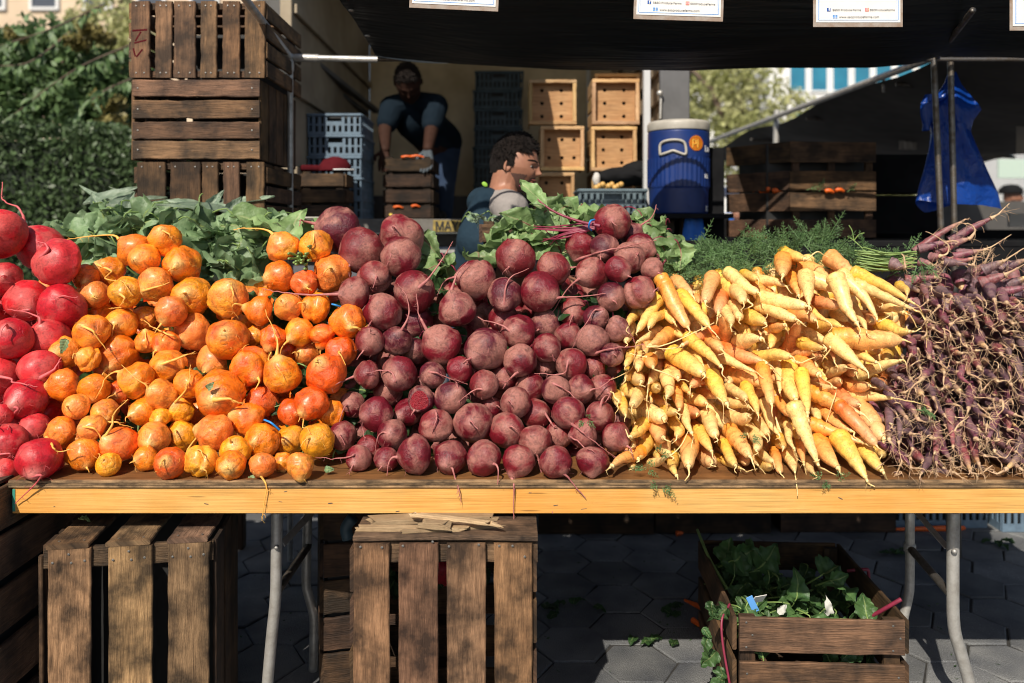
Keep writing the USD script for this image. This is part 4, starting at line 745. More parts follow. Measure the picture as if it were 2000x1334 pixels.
# carrots and leaves fallen on the pavement
def ground_carrot(label, u0, v0, u1, v1, r):
    A, B = [P(u, v, F * (H - r) / (v - HZ)) for u, v in ((u0, v0), (u1, v1))]; c = curve([A, (A + B) / 2, B], 12); s = np.linspace(0, 1, 12); single('carrot', label, 'carrot', tube(c, r * np.where(s < .06, .6, 1 - .6 * s**1.5), 10), 'orange_carrot')
ground_carrot('orange carrot on the pavement, upper one left of the open crate', 1378, 1190, 1337, 1172, .011); ground_carrot('orange carrot stub on the pavement, lower one left of the open crate', 1352, 1210, 1371, 1224, .011); ground_carrot('orange carrot piece on the pavement before the dark crate row', 1320, 1042, 1334, 1041, .012); ground_carrot('long orange carrot on the pavement behind the right table legs', 1884, 1031, 1738, 1034, .014)
for lab, u, v in [('green leaf sprig fallen on the pavement left of the open crate', 1290, 1250), ('flattened green frond on the pavement beside the upper fallen carrot', 1320, 1183), ('small dark leaf on the pavement right of the centre crate', 1073, 1196), ('small leaf on the pavement between centre crate and fallen greens', 1120, 1182), ('leaves scattered on the pavement right of the front table leg', 1950, 1060), ('dark leaves on the pavement right of the open crate', 1755, 1080)]:
    tq = thing('fallen_leaf', lab, 'leaf', P(u, v, F * (H - .01) / (v - HZ)))
    for k in range(4):
        bv, bf, bc = blade(P(u, v, F * (H - .012) / (v - HZ)) + np.r_[cg.normal(0, .03, 2), 0], (cg.normal(), cg.normal() * .6, .1), (0, -.1, 1), .06, .018, cg, curl=.3, nu=9, nv=5); part(tq, 'leaf', (bv, bf), 'dark_leaf', col=bc)
# dark crates in the back row, and plastic ones
for k, (x0, lab) in enumerate(((-.0, 'dark wooden crate in the back row right of the centre crate'), (.54, 'dark wooden crate in the middle of the back row behind the table'), (1.12, 'dark wooden crate at the right of the back row behind the table'))):
    o = np.array([x0 + .12, 3.76 + wr.uniform(-.03, .03), 0]); t = thing('dark_crate', lab, 'crate', o + X * .25)
    for j in range(4): slat(t, o + Z * (.004 + j * .13), X, Z, -Yv, .53, .115, .012, 'dark_crate_wood', .5)
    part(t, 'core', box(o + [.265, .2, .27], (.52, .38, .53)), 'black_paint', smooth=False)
from shapely.geometry import box as sbox, Polygon as SPoly
from shapely.ops import unary_union
def lattice(w, h, rs_holes, th):
    s = sbox(0, 0, w, h)
    for r_ in rs_holes: s = s.difference(sbox(*r_))
    m_ = trimesh.creation.extrude_polygon(s, th, engine='earcut'); vv = np.array(m_.vertices); return np.c_[vv[:, 0], -vv[:, 2], vv[:, 1]], np.array(m_.faces)
def plastic_crate(label, o, w, d, h, m, rot=0.0, group=None, inner='black_paint'):
    t = thing('plastic_crate', label, 'crate', o, group, rot); nx_ = max(6, int(w / .03)); cw = w / nx_; holes = []
    for i in range(nx_):
        for j, (z0, z1) in enumerate(((.12, .42), (.5, .86))):
            if j == 1 and abs(i + .5 - nx_ / 2) < nx_ * .17: continue
            holes.append((i * cw + cw * .25, h * z0, i * cw + cw * .75, h * z1))
    holes.append((w * .36, h * .62, w * .64, h * .84))
    v, f = lattice(w, h, holes, .008); part(t, 'front_panel', (v + [-w / 2, 0, 0], f), m, smooth=False, local=True)
    ns = max(5, int(d / .035)); cs = d / ns; v, f = lattice(d, h, [(i * cs + cs * .25, h * z0, i * cs + cs * .75, h * z1) for i in range(ns) for z0, z1 in ((.12, .42), (.5, .86))], .008)
    for sx in (-1, 1): part(t, 'side_panel', (np.c_[sx * (w / 2) + v[:, 1] * -.9 * sx - (0.004 * sx), v[:, 0], v[:, 2]], f), m, smooth=False, local=True)
    part(t, 'rim', join([box((0, -.006, h - .008), (w + .012, .02, .014)), box((0, d, h - .008), (w + .012, .02, .014)), box((-w / 2, d / 2, h - .008), (.02, d - .02, .0138)), box((w / 2, d / 2, h - .008), (.02, d - .02, .0138))]), m, smooth=False, local=True)
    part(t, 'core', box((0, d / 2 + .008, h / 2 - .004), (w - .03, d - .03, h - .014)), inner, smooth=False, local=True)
    return t
plastic_crate('blue grey plastic crate on the pavement seen low behind the right legs, left one', np.array([1.98, 3.85, 0]), .5, .35, .3, 'blue_grey_plastic'); plastic_crate('blue grey plastic crate on the pavement at the low right edge', np.array([2.52, 3.8, 0]), .5, .35, .3, 'blue_grey_plastic')
# black cloth table at the back right
bt = thing('draped_table', 'black draped table behind the carrots carrying the cooler and dark crates', 'table', (1.9, 4.1, 0))
part(bt, 'top', box((1.95, 4.22, 1.335), (2.6, 1.0, .03)), 'black_cloth', smooth=False)
v = []; nn = 120
for zz in (1.32, .9, .5, .34): 
    for i in range(nn): s = i / (nn - 1); v.append((.66 + 2.58 * s, 3.71 + .018 * math.sin(s * 90) * (1.4 - zz), zz))
i, j = np.meshgrid(np.arange(3), np.arange(nn - 1), indexing='ij'); part(bt, 'drape', (np.array(v), np.stack([i * nn + j, i * nn + j + 1, (i + 1) * nn + j + 1, (i + 1) * nn + j], -1).reshape(-1, 4)), 'black_cloth')
part(bt, 'back_drape', box((1.95, 4.74, .7), (2.75, .012, 1.4)), 'black_cloth', smooth=False); part(bt, 'back_drape', box((.92, 4.72, .74), (.66, .012, 1.48)), 'black_cloth', smooth=False)
for x in (.72, 3.15):
    for y in (3.8, 4.65): part(bt, 'leg', tube([(x, y, 1.32), (x, y, 0)], .018, 8), 'dark_steel')

# ------------------------------------------------------------------ tall crate stack at the left
sh_ = thing('back_shelf', 'dark plank shelf at the back left carrying the tall crate stack and leeks', 'shelf', (-1.5, 3.3, 0))
for k in range(3): slat(sh_, np.array([-2.6, 2.97 + k * .25, 1.325]), X, Yv, Z, 1.72, .245, .03, 'dark_crate_wood', 1.0, name='board')
for x in (-2.4, -1.2): 
    for y in (3.1, 3.6): part(sh_, 'leg', box((x, y, .66), (.05, .05, 1.32)), 'dark_crate_wood', smooth=False, col=(.7, .7, .7), uv=np.zeros((24, 2)))
YS = 3.1; k_ = YS / 1600
def stack_crate(label, z0, z1, front, side, x0, x1, vert, tone, D=.5):
    o = np.array([x0, YS, z0]); h = z1 - z0; t = thing('slatted_crate', label, 'crate', o + X * .25, 'crates stacked at the left of the stall')
    for s0, s1, tn in front:
        if vert: slat(t, np.array([s0, YS, z0 + .002]), Z, X, -Yv, h - .004, s1 - s0, .014, 'dark_crate_wood', tone * tn, wear=.003)
        else: slat(t, np.array([x0, YS, s0]), X, Z, -Yv, x1 - x0 - .002, s1 - s0, .014, 'dark_crate_wood', tone * tn, wear=.003)
    for s0, s1 in side:
        if vert: slat(t, np.array([x1 - .012, YS, s0]), Yv, Z, X, D, s1 - s0, .012, 'dark_crate_wood', tone * .95)
        else: slat(t, np.array([x1 - .012, YS + s0, z0 + .002]), Z, Yv, X, h - .004, s1 - s0, .012, 'dark_crate_wood', tone * .8)
        if vert: slat(t, np.array([x0, YS, s0]), Yv, Z, -X, D, s1 - s0, .012, 'dark_crate_wood', tone)
        else: slat(t, np.array([x0, YS + s0, z0 + .002]), Z, Yv, -X, h - .004, s1 - s0, .012, 'dark_crate_wood', tone)
    for zz in (z0 + .004, z1 - .03): slat(t, np.array([x0 + .01, YS + .002, zz]), X, Z, Yv, x1 - x0 - .03, .026, .016, 'dark_crate_wood', tone * .6, name='rail')
    nails(t, [np.array([s, YS - .0145, z]) for s in ([(a_ + .02) for a_, b_, _ in front] + [(b_ - .02) for a_, b_, _ in front] if vert else [x0 + .02, x1 - .03]) for z in ((z0 + .02, z1 - .02) if vert else [(a_ + b_) / 2 for a_, b_, _ in front])], -Yv)
    part(t, 'back_panel', box((x0 + .25, YS + D - .006, z0 + h / 2), (x1 - x0 - .04, .012, h - .02)), 'black_paint', smooth=False)
    for q in range(3): slat(t, np.array([x0 + .006, YS + .02 + q * .16, z1 - .014]), X, Yv, Z, x1 - x0 - .03, .13, .012, 'dark_crate_wood', tone, name='top_board')
    return t
xx = lambda u: (u - 1000) * k_; zz_ = lambda v: H - (v - HZ) * k_
stack_crate('topmost crate of the tall left stack, upright slats with faded red lettering', zz_(154), zz_(3), [(xx(p_), xx(q_), tn) for p_, q_, tn in ((259, 295, 1.1), (306, 338, 1.35), (342, 384, 1.2), (394, 425, 1.5), (437, 470, 1.6), (480, 519, 1.7))], [(zz_(4) - .045 - i * .073 - .02, zz_(4) - i * .073 - .005) for i in range(4)], xx(258), xx(522), True, 1.75)
red = meshkit.text_mesh('J', .055, .0012, True); v = np.array(red.vertices); 
st1 = Node('/World/slatted_crate_002', stage.GetPrimAtPath('/World/slatted_crate_002').GetAttribute('xformOp:translate').Get())
part(st1, 'red_lettering', join([bar((xx(262), YS - .0155, zz_(62)), (xx(291), YS - .0155, zz_(60)), .007, .0015, (0, -1, 0)), bar((xx(279), YS - .0155, zz_(64)), (xx(268), YS - .0155, zz_(82)), .006, .0015, (0, -1, 0)), bar((xx(266), YS - .0155, zz_(86)), (xx(290), YS - .0155, zz_(80)), .006, .0015, (0, -1, 0)), bar((xx(264), YS - .0155, zz_(96)), (xx(268), YS - .0155, zz_(112)), .006, .0015, (0, -1, 0)), bar((xx(270), YS - .0155, zz_(113)), (xx(282), YS - .0155, zz_(98)), .006, .0015, (0, -1, 0))]), 'red_cloth', smooth=False)
stack_crate('crate with four level slats second from the top of the tall left stack', zz_(313), zz_(156), [(zz_(b_), zz_(a_), tn) for a_, b_, tn in ((157, 190, 1.6), (197, 232, 1.05), (239, 272, 1.0), (276, 311, .95))], [(.0, .09), (.1, .2), (.21, .31), (.32, .4), (.41, .5)], xx(262), xx(510), False, 1.35)
stack_crate('third crate from the top of the tall left stack, with upright slats', 1.357, zz_(316), [(xx(p_), xx(q_), tn) for p_, q_, tn in ((270, 326, .8), (335, 394, .9), (397, 428, 1.25), (438, 470, 1.3), (483, 518, 1.2))], [(1.36 + i * .072, 1.42 + i * .072) for i in range(4)], xx(268), xx(522), True, 1.0)

# ------------------------------------------------------------------ inside the truck
p0 = plastic_crate('bottom plastic crate of the blue grey stack inside the truck', np.array([P(655, 0, 4.5)[0], 4.5, 1.455]), .29, .38, .115, 'blue_grey_plastic', group='blue grey plastic crates stacked in the truck')
for k, w_ in enumerate(('second crate from the bottom', 'third crate from the bottom', 'second crate from the top', 'topmost crate')): copy_of(p0, np.array([P(655, 0, 4.5)[0] + wr.normal(0, .004), 4.5, 1.455 + .117 * (k + 1)]), f'{w_} of the blue grey plastic stack inside the truck')
p1 = plastic_crate('bottom crate of the dark plastic stack against the truck back wall', np.array([P(973, 0, 6.0)[0], 6.0, 1.455]), .345, .4, .136, 'dark_plastic', group='dark plastic crates against the back wall')
for k in range(7): copy_of(p1, np.array([P(973, 0, 6.0)[0] + wr.normal(0, .004), 6.0, 1.455 + .139 * (k + 1)]), f'dark plastic crate at the truck back wall, {ORD[k + 1]} from the bottom of its stack')
def dark_box(label, u0, v0, u1, v1, Y_, tone=.8, rows=3, D=.4, m='dark_crate_wood', carrots=()):
    A, B = P(u0, v0, Y_), P(u1, v1, Y_); t = thing('dark_crate', label, 'crate', [(A[0] + B[0]) / 2, Y_, B[2]]); h = (A[2] - B[2]) / rows
    for j in range(rows):
        slat(t, np.array([A[0], Y_, B[2] + h * j + h * .06]), X, Z, -Yv, B[0] - A[0], h * .8, .012, m, tone)
        for x_, s_ in ((A[0], -1), (B[0], 1)): slat(t, np.array([x_, Y_, B[2] + h * j + h * .06]), Yv, Z, s_ * X, D, h * .8, .012, m, tone)
    for x_ in (A[0] + .004, B[0] - .044): slat(t, np.array([x_, Y_ + .002, B[2]]), Z, X, Yv, A[2] - B[2], .04, .02, m, tone * .8, name='corner_post')
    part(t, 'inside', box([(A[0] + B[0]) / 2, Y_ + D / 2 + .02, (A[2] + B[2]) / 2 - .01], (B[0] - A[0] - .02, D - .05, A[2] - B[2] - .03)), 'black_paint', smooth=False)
    return t
dark_box('dark wooden crate with a red cap on it beside the steel post', 590, 335, 672, 428, 4.24, .75, 3, .2)
cp = lathe([(0.085, 0), (.083, .03), (.06, .06), (.02, .075), (0, .077)], P(655, 334, 4.33), 20); t = thing('baseball_cap', 'dark red cap with pale trim lying on the crate by the steel post', 'cap', P(655, 334, 4.33)); part(t, 'crown', cp, 'red_cloth'); part(t, 'brim', tm(trimesh.creation.cylinder(.07, .006, sections=24).apply_scale((.9, .6, 1)).apply_translation(P(668, 332, 4.27))), 'red_cloth'); part(t, 'brim_trim', tube([P(668, 332, 4.27) + [.064 * math.cos(q), .043 * math.sin(q), 0] for q in np.linspace(-2.2, .9, 16)], .0035, 6), 'white_print')
single('red_rag', 'dark red rag on the crate left of the red cap', 'rag', box(P(605, 329, 4.33), (.1, .1, .03), rotz(20), .012), 'red_cloth')
tcr = dark_box('black crate holding carrots under the hands of the man in the truck', 752, 306, 842, 428, 4.75, .35, 4)
for k, (u, v, w_) in enumerate(((796, 307, 24), (815, 306, 26), (778, 405, 18), (812, 403, 16))): ground = curve([P(u - w_ / 2, v, 4.733), P(u, v - 2, 4.728), P(u + w_ / 2, v + 1, 4.733)], 8); single('carrot', f'orange carrot glimpsed in the black crate below the man in the truck, {("top left", "top right", "low left", "low right", "upper middle")[k]}', 'carrot', tube(ground, np.linspace(.0085, .004, 8), 8), 'orange_carrot')
single('yellow_tag', 'tiny yellow tag at the foot of the black truck crates', 'tag', box(P(763, 419, 4.6), (.015, .004, .012)), 'yellow_print', smooth=False)
def hole_box(label, u0, v0, u1, v1, Y_, holes, D=.3, tone=1.0):
    A, B = P(u0, v0, Y_), P(u1, v1, Y_); w, h = B[0] - A[0], A[2] - B[2]; o = np.array([A[0], Y_, B[2]]); t = thing('wooden_tray', label, 'wooden box', o + X * w / 2, 'new wooden boxes stacked in the truck'); r_ = .02
    slat(t, o, X, Z, Yv, w, r_, .06, 'new_wood', 1.05 * tone, name='rim_slat'); slat(t, o + Z * (h - r_), X, Z, Yv, w, r_, .06, 'new_wood', 1.1 * tone, name='rim_slat'); slat(t, o + Z * r_, Z, X, Yv, h - 2 * r_, r_, .06, 'new_wood', 1.1 * tone, name='rim_slat'); slat(t, o + X * (w - r_) + Z * r_, Z, X, Yv, h - 2 * r_, r_, .06, 'new_wood', tone, name='rim_slat')
    s = sbox(r_, r_, w - r_, h - r_)
    for fx_, fz in holes: s = s.difference(SPoly([(fx_ * w + .0105 * math.cos(q), fz * h + .0105 * math.sin(q)) for q in np.arange(14) * 2 * np.pi / 14]))
    m_ = trimesh.creation.extrude_polygon(s, .012, engine='earcut'); vv = np.array(m_.vertices); part(t, 'holed_panel', (np.c_[vv[:, 0], .055 - vv[:, 2], vv[:, 1]] + o, np.array(m_.faces)), 'new_wood', uv=np.c_[vv[:, 0] + wr.uniform(0, 9), vv[:, 1] + wr.uniform(0, 9)], col=np.array((.82, .72, .66)) * tone, smooth=False)
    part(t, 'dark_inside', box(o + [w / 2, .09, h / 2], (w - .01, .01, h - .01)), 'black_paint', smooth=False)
    for q in range(3): 
        for x_, s_ in ((0, -1), (w, 1)): slat(t, o + X * x_ + Yv * .062 + Z * (q * h / 3 + .006), Yv, Z, s_ * -X, D - .07, h / 3 - .012, .008, 'new_wood', .8 * tone)
    slat(t, o + Z * (h - .01) + Yv * .062, X, Yv, Z, w, D - .07, .008, 'new_wood', tone, name='lid')
H6, H6b = [(x, z) for x in (.28, .69) for z in (.2, .49, .78)], [(x, z) for x in (.2, .5, .78) for z in (.3, .71)]
hole_box('upper left wooden box with six holes stacked in the truck', 1033, 155, 1126, 243, 4.6, H6); hole_box('upper right wooden box with six holes stacked in the truck', 1157, 154, 1249, 243, 4.6, H6); hole_box('middle left wooden box with two rows of three holes', 1056, 246, 1141, 333, 4.6, H6b); hole_box('lower right wooden box with six holes above the black cloth', 1155, 247, 1244, 334, 4.6, H6)
hole_box('lowest left yellowish wooden box behind the man in the vest', 1046, 337, 1122, 425, 4.6, H6, tone=1.05); hole_box('wooden box half hidden behind the upper right one', 1162, 143, 1250, 240, 4.95, H6); hole_box('wooden box at the bottom of the right column behind the dark heap of cloth', 1155, 338, 1240, 425, 4.75, H6, tone=.8)
ck = join([tm(trimesh.creation.icosphere(3, 1.0).apply_scale((.17, .12, .055)).apply_translation(P(1225, 345, 4.35))), tm(trimesh.creation.icosphere(3, 1.0).apply_scale((.1, .1, .05)).apply_translation(P(1250, 332, 4.35)))]); ck = (ck[0] + (meshkit.fbm(ck[0] * 14, 3, 2)[:, None] - .5) * .05, ck[1]); single('black_jacket', 'black jacket heaped left of the blue cooler', 'jacket', ck, 'black_cloth')
for u, v, m, lab in ((1165, 358, 'white_cloth', 'white knotted bag left of the black jacket'),): q = trimesh.creation.icosphere(3, 1).apply_scale((.02, .02, .035)); single('white_bag', lab, 'bag', (np.array(q.vertices) * (1 + .3 * (meshkit.fbm(np.array(q.vertices) * 40, 2, 1)[:, None] - .5)) + P(u, v - 8, 4.2), np.array(q.faces)), m)
on_ = thing('onion_heap', 'small heap of yellow onions under the black jacket', 'onions', P(1185, 366, 4.2))
for k in range(9): part(on_, 'onion', tm(trimesh.creation.icosphere(2, .014).apply_translation(P(1165 + k * 6, 366 - (k % 3) * 3, 4.15 + .02 * (k % 2)))), 'onion')
plastic_crate('grey plastic crate in front of the boxes left of the blue cooler', np.array([P(1197, 0, 4.05)[0], 4.05, P(0, 424, 4.05)[2]]), .33, .3, .14, 'grey_plastic', inner='grey_plastic')
single('crate_stand', 'black box under the grey plastic crate left of the cooler', 'box', box((P(1197, 0, 4.05)[0], 4.2, P(0, 424, 4.05)[2] / 2), (.4, .36, P(0, 424, 4.05)[2] - .004)), 'black_cloth', smooth=False)

# cooler
co = P(1325, 418, 4.0); k_c = 4.0 / 1600; t = thing('water_cooler', 'round blue water cooler with white lid and orange sticker', 'cooler', co)
prof = [(0, 0), (.136, 0), (.14, .006), (.142, .12), (.147, .126), (.149, .2), (.149, .262), (.147, .268), (.149, .275), (.148, .39), (.144, .398), (0, .398)]
sd = 96; v, f = lathe(prof, (0, 0, 0), sd); r_ = np.hypot(v[:, 0], v[:, 1]); a_ = np.arctan2(v[:, 1], v[:, 0])
pr2 = [(0, 0), (.136, 0), (.14, .006), (.143, .118), (.147, .126)] + [(.149, z) for z in np.linspace(.13, .265, 6)] + [(.147, .27), (.149, .276), (.148, .39), (.144, .398), (0, .398)]
v, f = lathe(pr2, (0, 0, 0), 160); r_ = np.hypot(v[:, 0], v[:, 1]); a_ = np.arctan2(v[:, 1], v[:, 0]); rb = (v[:, 2] > .128) & (v[:, 2] < .267); s_ = np.where(rb, 1 + .012 * np.sign(np.sin(a_ * 40)), 1); v[:, 0] *= s_; v[:, 1] *= s_
part(t, 'body', (v + co, f), 'cooler_blue'); part(t, 'lid', lathe([(0, .398), (.145, .398), (.15, .402), (.151, .432), (.143, .446), (0, .45)], co, 48), 'white_plastic')
def on_cyl(u, v, dr=0.002):
    x = (u - 1325) * k_c; x = np.clip(x, -.1475, .1475); y = -math.sqrt(.149**2 - x**2); s = (0.149 + dr) / .149; return np.array([co[0] + x * s, co[1] + y * s, P(0, v, 4.0 - .1)[2]])
hp_ = [(1283, 303), (1283, 284), (1290, 277), (1304, 275), (1318, 277), (1325, 284), (1326, 303), (1312, 299), (1304, 296), (1295, 299), (1283, 303)]
part(t, 'handle', tube(curve([on_cyl(u, v, .006) for u, v in hp_], 50), .0065, 8), 'white_plastic')
an = np.linspace(0, 2 * np.pi, 25)[:-1]; cs_ = np.array([on_cyl(1347 + 14 * math.cos(q), 281 - 15 * math.sin(q), .0025) for q in an] + [on_cyl(1347, 281, .0025)]); fan = np.array([[24, (k + 1) % 24, k] for k in range(24)] + [[24, k, (k + 1) % 24] for k in range(24)]); stk = part(t, 'sticker', (cs_, fan), 'orange_sticker', smooth=False)
part(stk, 'print', join([tube([on_cyl(1340, 275, .004), on_cyl(1340, 290, .004)], .0016, 4), tube([on_cyl(1340, 275, .004), on_cyl(1346, 276, .004), on_cyl(1346, 283, .004), on_cyl(1341, 284, .004)], .0016, 4), tube([on_cyl(1350, 274, .004), on_cyl(1350, 290, .004)], .0016, 4)]), 'yellow_print')
def cyl_text(s, u, v, h):
    q = meshkit.text_mesh(s, h, .001, True); vv = np.array(q.vertices); out = []
    a0 = math.asin(np.clip((u - 1325) * k_c / .149, -1, 1))
    for x, y, z in vv: an_ = a0 + x / .149; out.append((co[0] + (.1495 + z) * math.sin(an_), co[1] - (.1495 + z) * math.cos(an_), P(0, v, 3.9)[2] + y))
    part(t, 'lettering', (np.array(out), np.array(q.faces)), 'white_print', smooth=False)
cyl_text('Lo', 1366, 296, .028); cyl_text('KE', 1366, 348, .02); cyl_text('K', 1368, 412, .024)
single('cooler_stand', 'dark wooden post under the blue cooler wrapped by a blue cloth', 'post', box((co[0] + .035, 4.0, 1.41), (.05, .05, .12)), 'dark_crate_wood', smooth=False, uv=np.zeros((24, 2)), col=(.8, .8, .8))
single('cooler_shelf', 'black shelf board on which the blue cooler stands', 'shelf', box((co[0] - .02, 4.05, co[2] - .012), (.5, .4, .022)), 'black_cloth', smooth=False)
single('blue_rag', 'bright blue cloth hanging under the cooler shelf', 'cloth', (np.array([P(1338, 425, 3.93), P(1350, 425, 3.9), P(1360, 425, 3.93), P(1372, 425, 3.9), P(1330, 478, 3.92), P(1348, 482, 3.88), P(1362, 484, 3.92), P(1380, 480, 3.88)]), np.array([[0, 1, 5, 4], [1, 2, 6, 5], [2, 3, 7, 6]])), 'bright_blue')
single('speaker_box', 'tall black box standing right of the blue cooler', 'box', box([P(1400, 0, 4.05)[0], 4.15, 1.58], (.075, .2, .45)), 'black_cloth', smooth=False)
# dark crates with carrots on the draped table
YK = 4.0
for lab, v0, v1 in (('upper dark crate of the pair with carrot tops on the draped table', 277, 372), ('lower dark crate of the pair with orange carrots on the draped table', 375, 464)):
    A, B = P(1541, v0, YK), P(1714, v1, YK); t = thing('dark_crate', lab, 'crate', [(A[0] + B[0]) / 2, YK, B[2]], 'dark crates on the draped table'); h = A[2] - B[2]; ca, cb, _ = frame_of(4.0); lb_, ld = np.array([-.62, .78, 0]), .3; o = np.array([A[0], YK, B[2]])
    for z0, z1 in ((.0, .40), (.58, 1.0)):
        slat(t, o + Z * h * z0, ca, Z, -cb, B[0] - A[0], h * (z1 - z0), .014, 'dark_crate_wood', 1.25); slat(t, o + Z * h * z0 + lb_ * .36, -lb_, Z, -np.array([.78, .62, 0]), .37, h * (z1 - z0), .014, 'dark_crate_wood', .85)
    for q in (.02, .2, .39): slat(t, o + ca * q + cb * .003, Z, ca, cb, h, .035, .02, 'dark_crate_wood', .8, name='corner_post')
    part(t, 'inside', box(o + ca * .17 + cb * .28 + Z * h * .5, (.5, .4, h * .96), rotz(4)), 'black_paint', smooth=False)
for k, (u, v, lab) in enumerate(((1478, 372, 'left'), (1492, 374, 'second'), (1506, 371, 'third'), (1518, 374, 'fourth'), (1620, 374, 'fifth'), (1640, 372, 'rightmost'))): 
    y_ = 4.0 + (.28 - (u - 1447) / 94 * .28 if u < 1541 else .0) + .0; single('carrot', f'orange carrot showing between the slats of the dark crate pair, {lab} in the row', 'carrot', tube(curve([P(u - 8, v - 1, y_ - .02), P(u, v - 2, y_ - .03), P(u + 8, v + 2, y_ - .02)], 7), np.linspace(.014, .008, 7), 8), 'orange_carrot')
single('carrot', 'orange carrot lying below the dark crate pair', 'carrot', tube(curve([P(1466, 462, 3.85), P(1480, 461, 3.84), P(1497, 464, 3.85)], 7), np.linspace(.012, .008, 7), 8), 'orange_carrot')
cgr = np.random.default_rng(8); carrot_greens('carrot tops poking out between slats of the dark crate pair', [P(u, v, 3.97 + (.2 if u < 1540 else 0)) for u, v in ((1490, 318), (1505, 320), (1575, 372), (1600, 374), (1655, 375), (1515, 385), (1520, 395))], cgr, (.06, .09))
single('dark_stack', 'almost black crates right of the dark crate pair on the draped table', 'crates', join([box((P(1765, 0, 4.3)[0], 4.45, 1.36 + .12 + k * .215), (.36, .3, .2)) for k in range(2)]), 'black_cloth', smooth=False)
# small crate with greens right of the man's back
t = dark_box('small dark crate with grey green leaves beside the man in the vest', 942, 432, 1032, 520, 3.05, 1.0, 2, .2)
lf_r = np.random.default_rng(4); leaf_bunch('green_sprigs', 'grey green sprigs in the small crate before the man in the vest', 'greens', [P(925 + k * 7, 428 - 7 * math.sin(k), 3.08) for k in range(16)], lf_r, 'leek_leaf', 'green_stalk', None, (.05, .09), ratio=.22)
# white tub behind the golden greens
single('white_tub', 'white enamel tub rim behind the beet leaves near the steel post', 'tub', lathe([(0, 0), (.1, 0), (.125, .1), (.132, .104), (.132, .11), (.12, .11), (.095, .01), (0, .01)], P(605, 445, 3.1) - [0, 0, .07], 40), 'white_plastic')
# blue carrier bag
bg = thing('plastic_bag', 'blue plastic carrier bag hanging on the right steel posts', 'bag', P(1870, 400, 3.62))
n1, n2 = 26, 34; v = []
prof_b = [(140, 1862, 8), (165, 1862, 16), (195, 1862, 40), (210, 1858, 58), (235, 1857, 40), (255, 1858, 36), (290, 1864, 46), (330, 1868, 60), (370, 1872, 76), (400, 1872, 82)]
vs_ = np.array([q[0] for q in prof_b]); 
for i in range(n1):
    vv_ = 140 + 260 * i / (n1 - 1); cu = np.interp(vv_, vs_, [q[1] for q in prof_b]); hw = np.interp(vv_, vs_, [q[2] for q in prof_b])
    for j in range(n2):
        q = 2 * np.pi * j / n2; rad = 1 + .14 * math.sin(q * 5 + vv_ * .03) + .07 * math.sin(q * 9 + 1 + vv_ * .05); c_ = P(cu + hw * math.cos(q) * (1 + .05 * math.sin(3 * q)), vv_ + (9 * math.sin(q * 2) + 6 * math.cos(q * 3)) * (i / n1), 3.62); c_ += (meshkit.fbm(c_ * np.array([16., 16., 5.]), 3, 8) - .5) * np.array([.03, .05, .01]) * min(1, i / 6); c_[1] += -.07 * math.sin(q) * rad * min(1, i / 8 + .1) + .01; v.append(c_)
i, j = np.meshgrid(np.arange(n1 - 1), np.arange(n2), indexing='ij'); part(bg, 'body', (np.array(v), np.stack([i * n2 + j, i * n2 + (j + 1) % n2, (i + 1) * n2 + (j + 1) % n2, (i + 1) * n2 + j], -1).reshape(-1, 4)), 'blue_bag')
v = []
for i in range(14):
    s = i / 13
    for j in range(8): q = 2 * np.pi * j / 8; c_ = P(1818 - 10 * s + 13 * math.cos(q) * (.5 + .8 * math.sin(np.pi * min(s + .15, 1))), 185 + 70 * s, 3.6); c_[1] += .02 * math.sin(q); v.append(c_)
i, j = np.meshgrid(np.arange(13), np.arange(8), indexing='ij'); part(bg, 'handle', (np.array(v), np.stack([i * 8 + j, i * 8 + (j + 1) % 8, (i + 1) * 8 + (j + 1) % 8, (i + 1) * 8 + j], -1).reshape(-1, 4)), 'blue_bag'); part(bg, 'handle', tube(curve([P(1800, 205, 3.6), P(1840, 190, 3.58), P(1862, 150, 3.6)], 10), .012, 8), 'blue_bag')

lt_r = np.random.default_rng(66); v_, f_, c_ = [], [], []
lp = np.c_[lt_r.uniform(-1.2, 1.6, 420), lt_r.uniform(2.3, 4.2, 420), lt_r.uniform(.003, .006, 420)]
lv, lf_, lc_ = quads(lp, .016, lt_r); lv[:, 2] = np.repeat(lp[:, 2], 4) + (lv[:, 2] - np.repeat(lp[:, 2], 4)) * .25
lv[:, 2] = np.maximum(lv[:, 2], .002); single('litter', 'crumbs of leaf and soil scattered over the pavers under the table', 'litter', (lv, lf_), 'dark_leaf', kind='stuff', col=lc_, smooth=False)

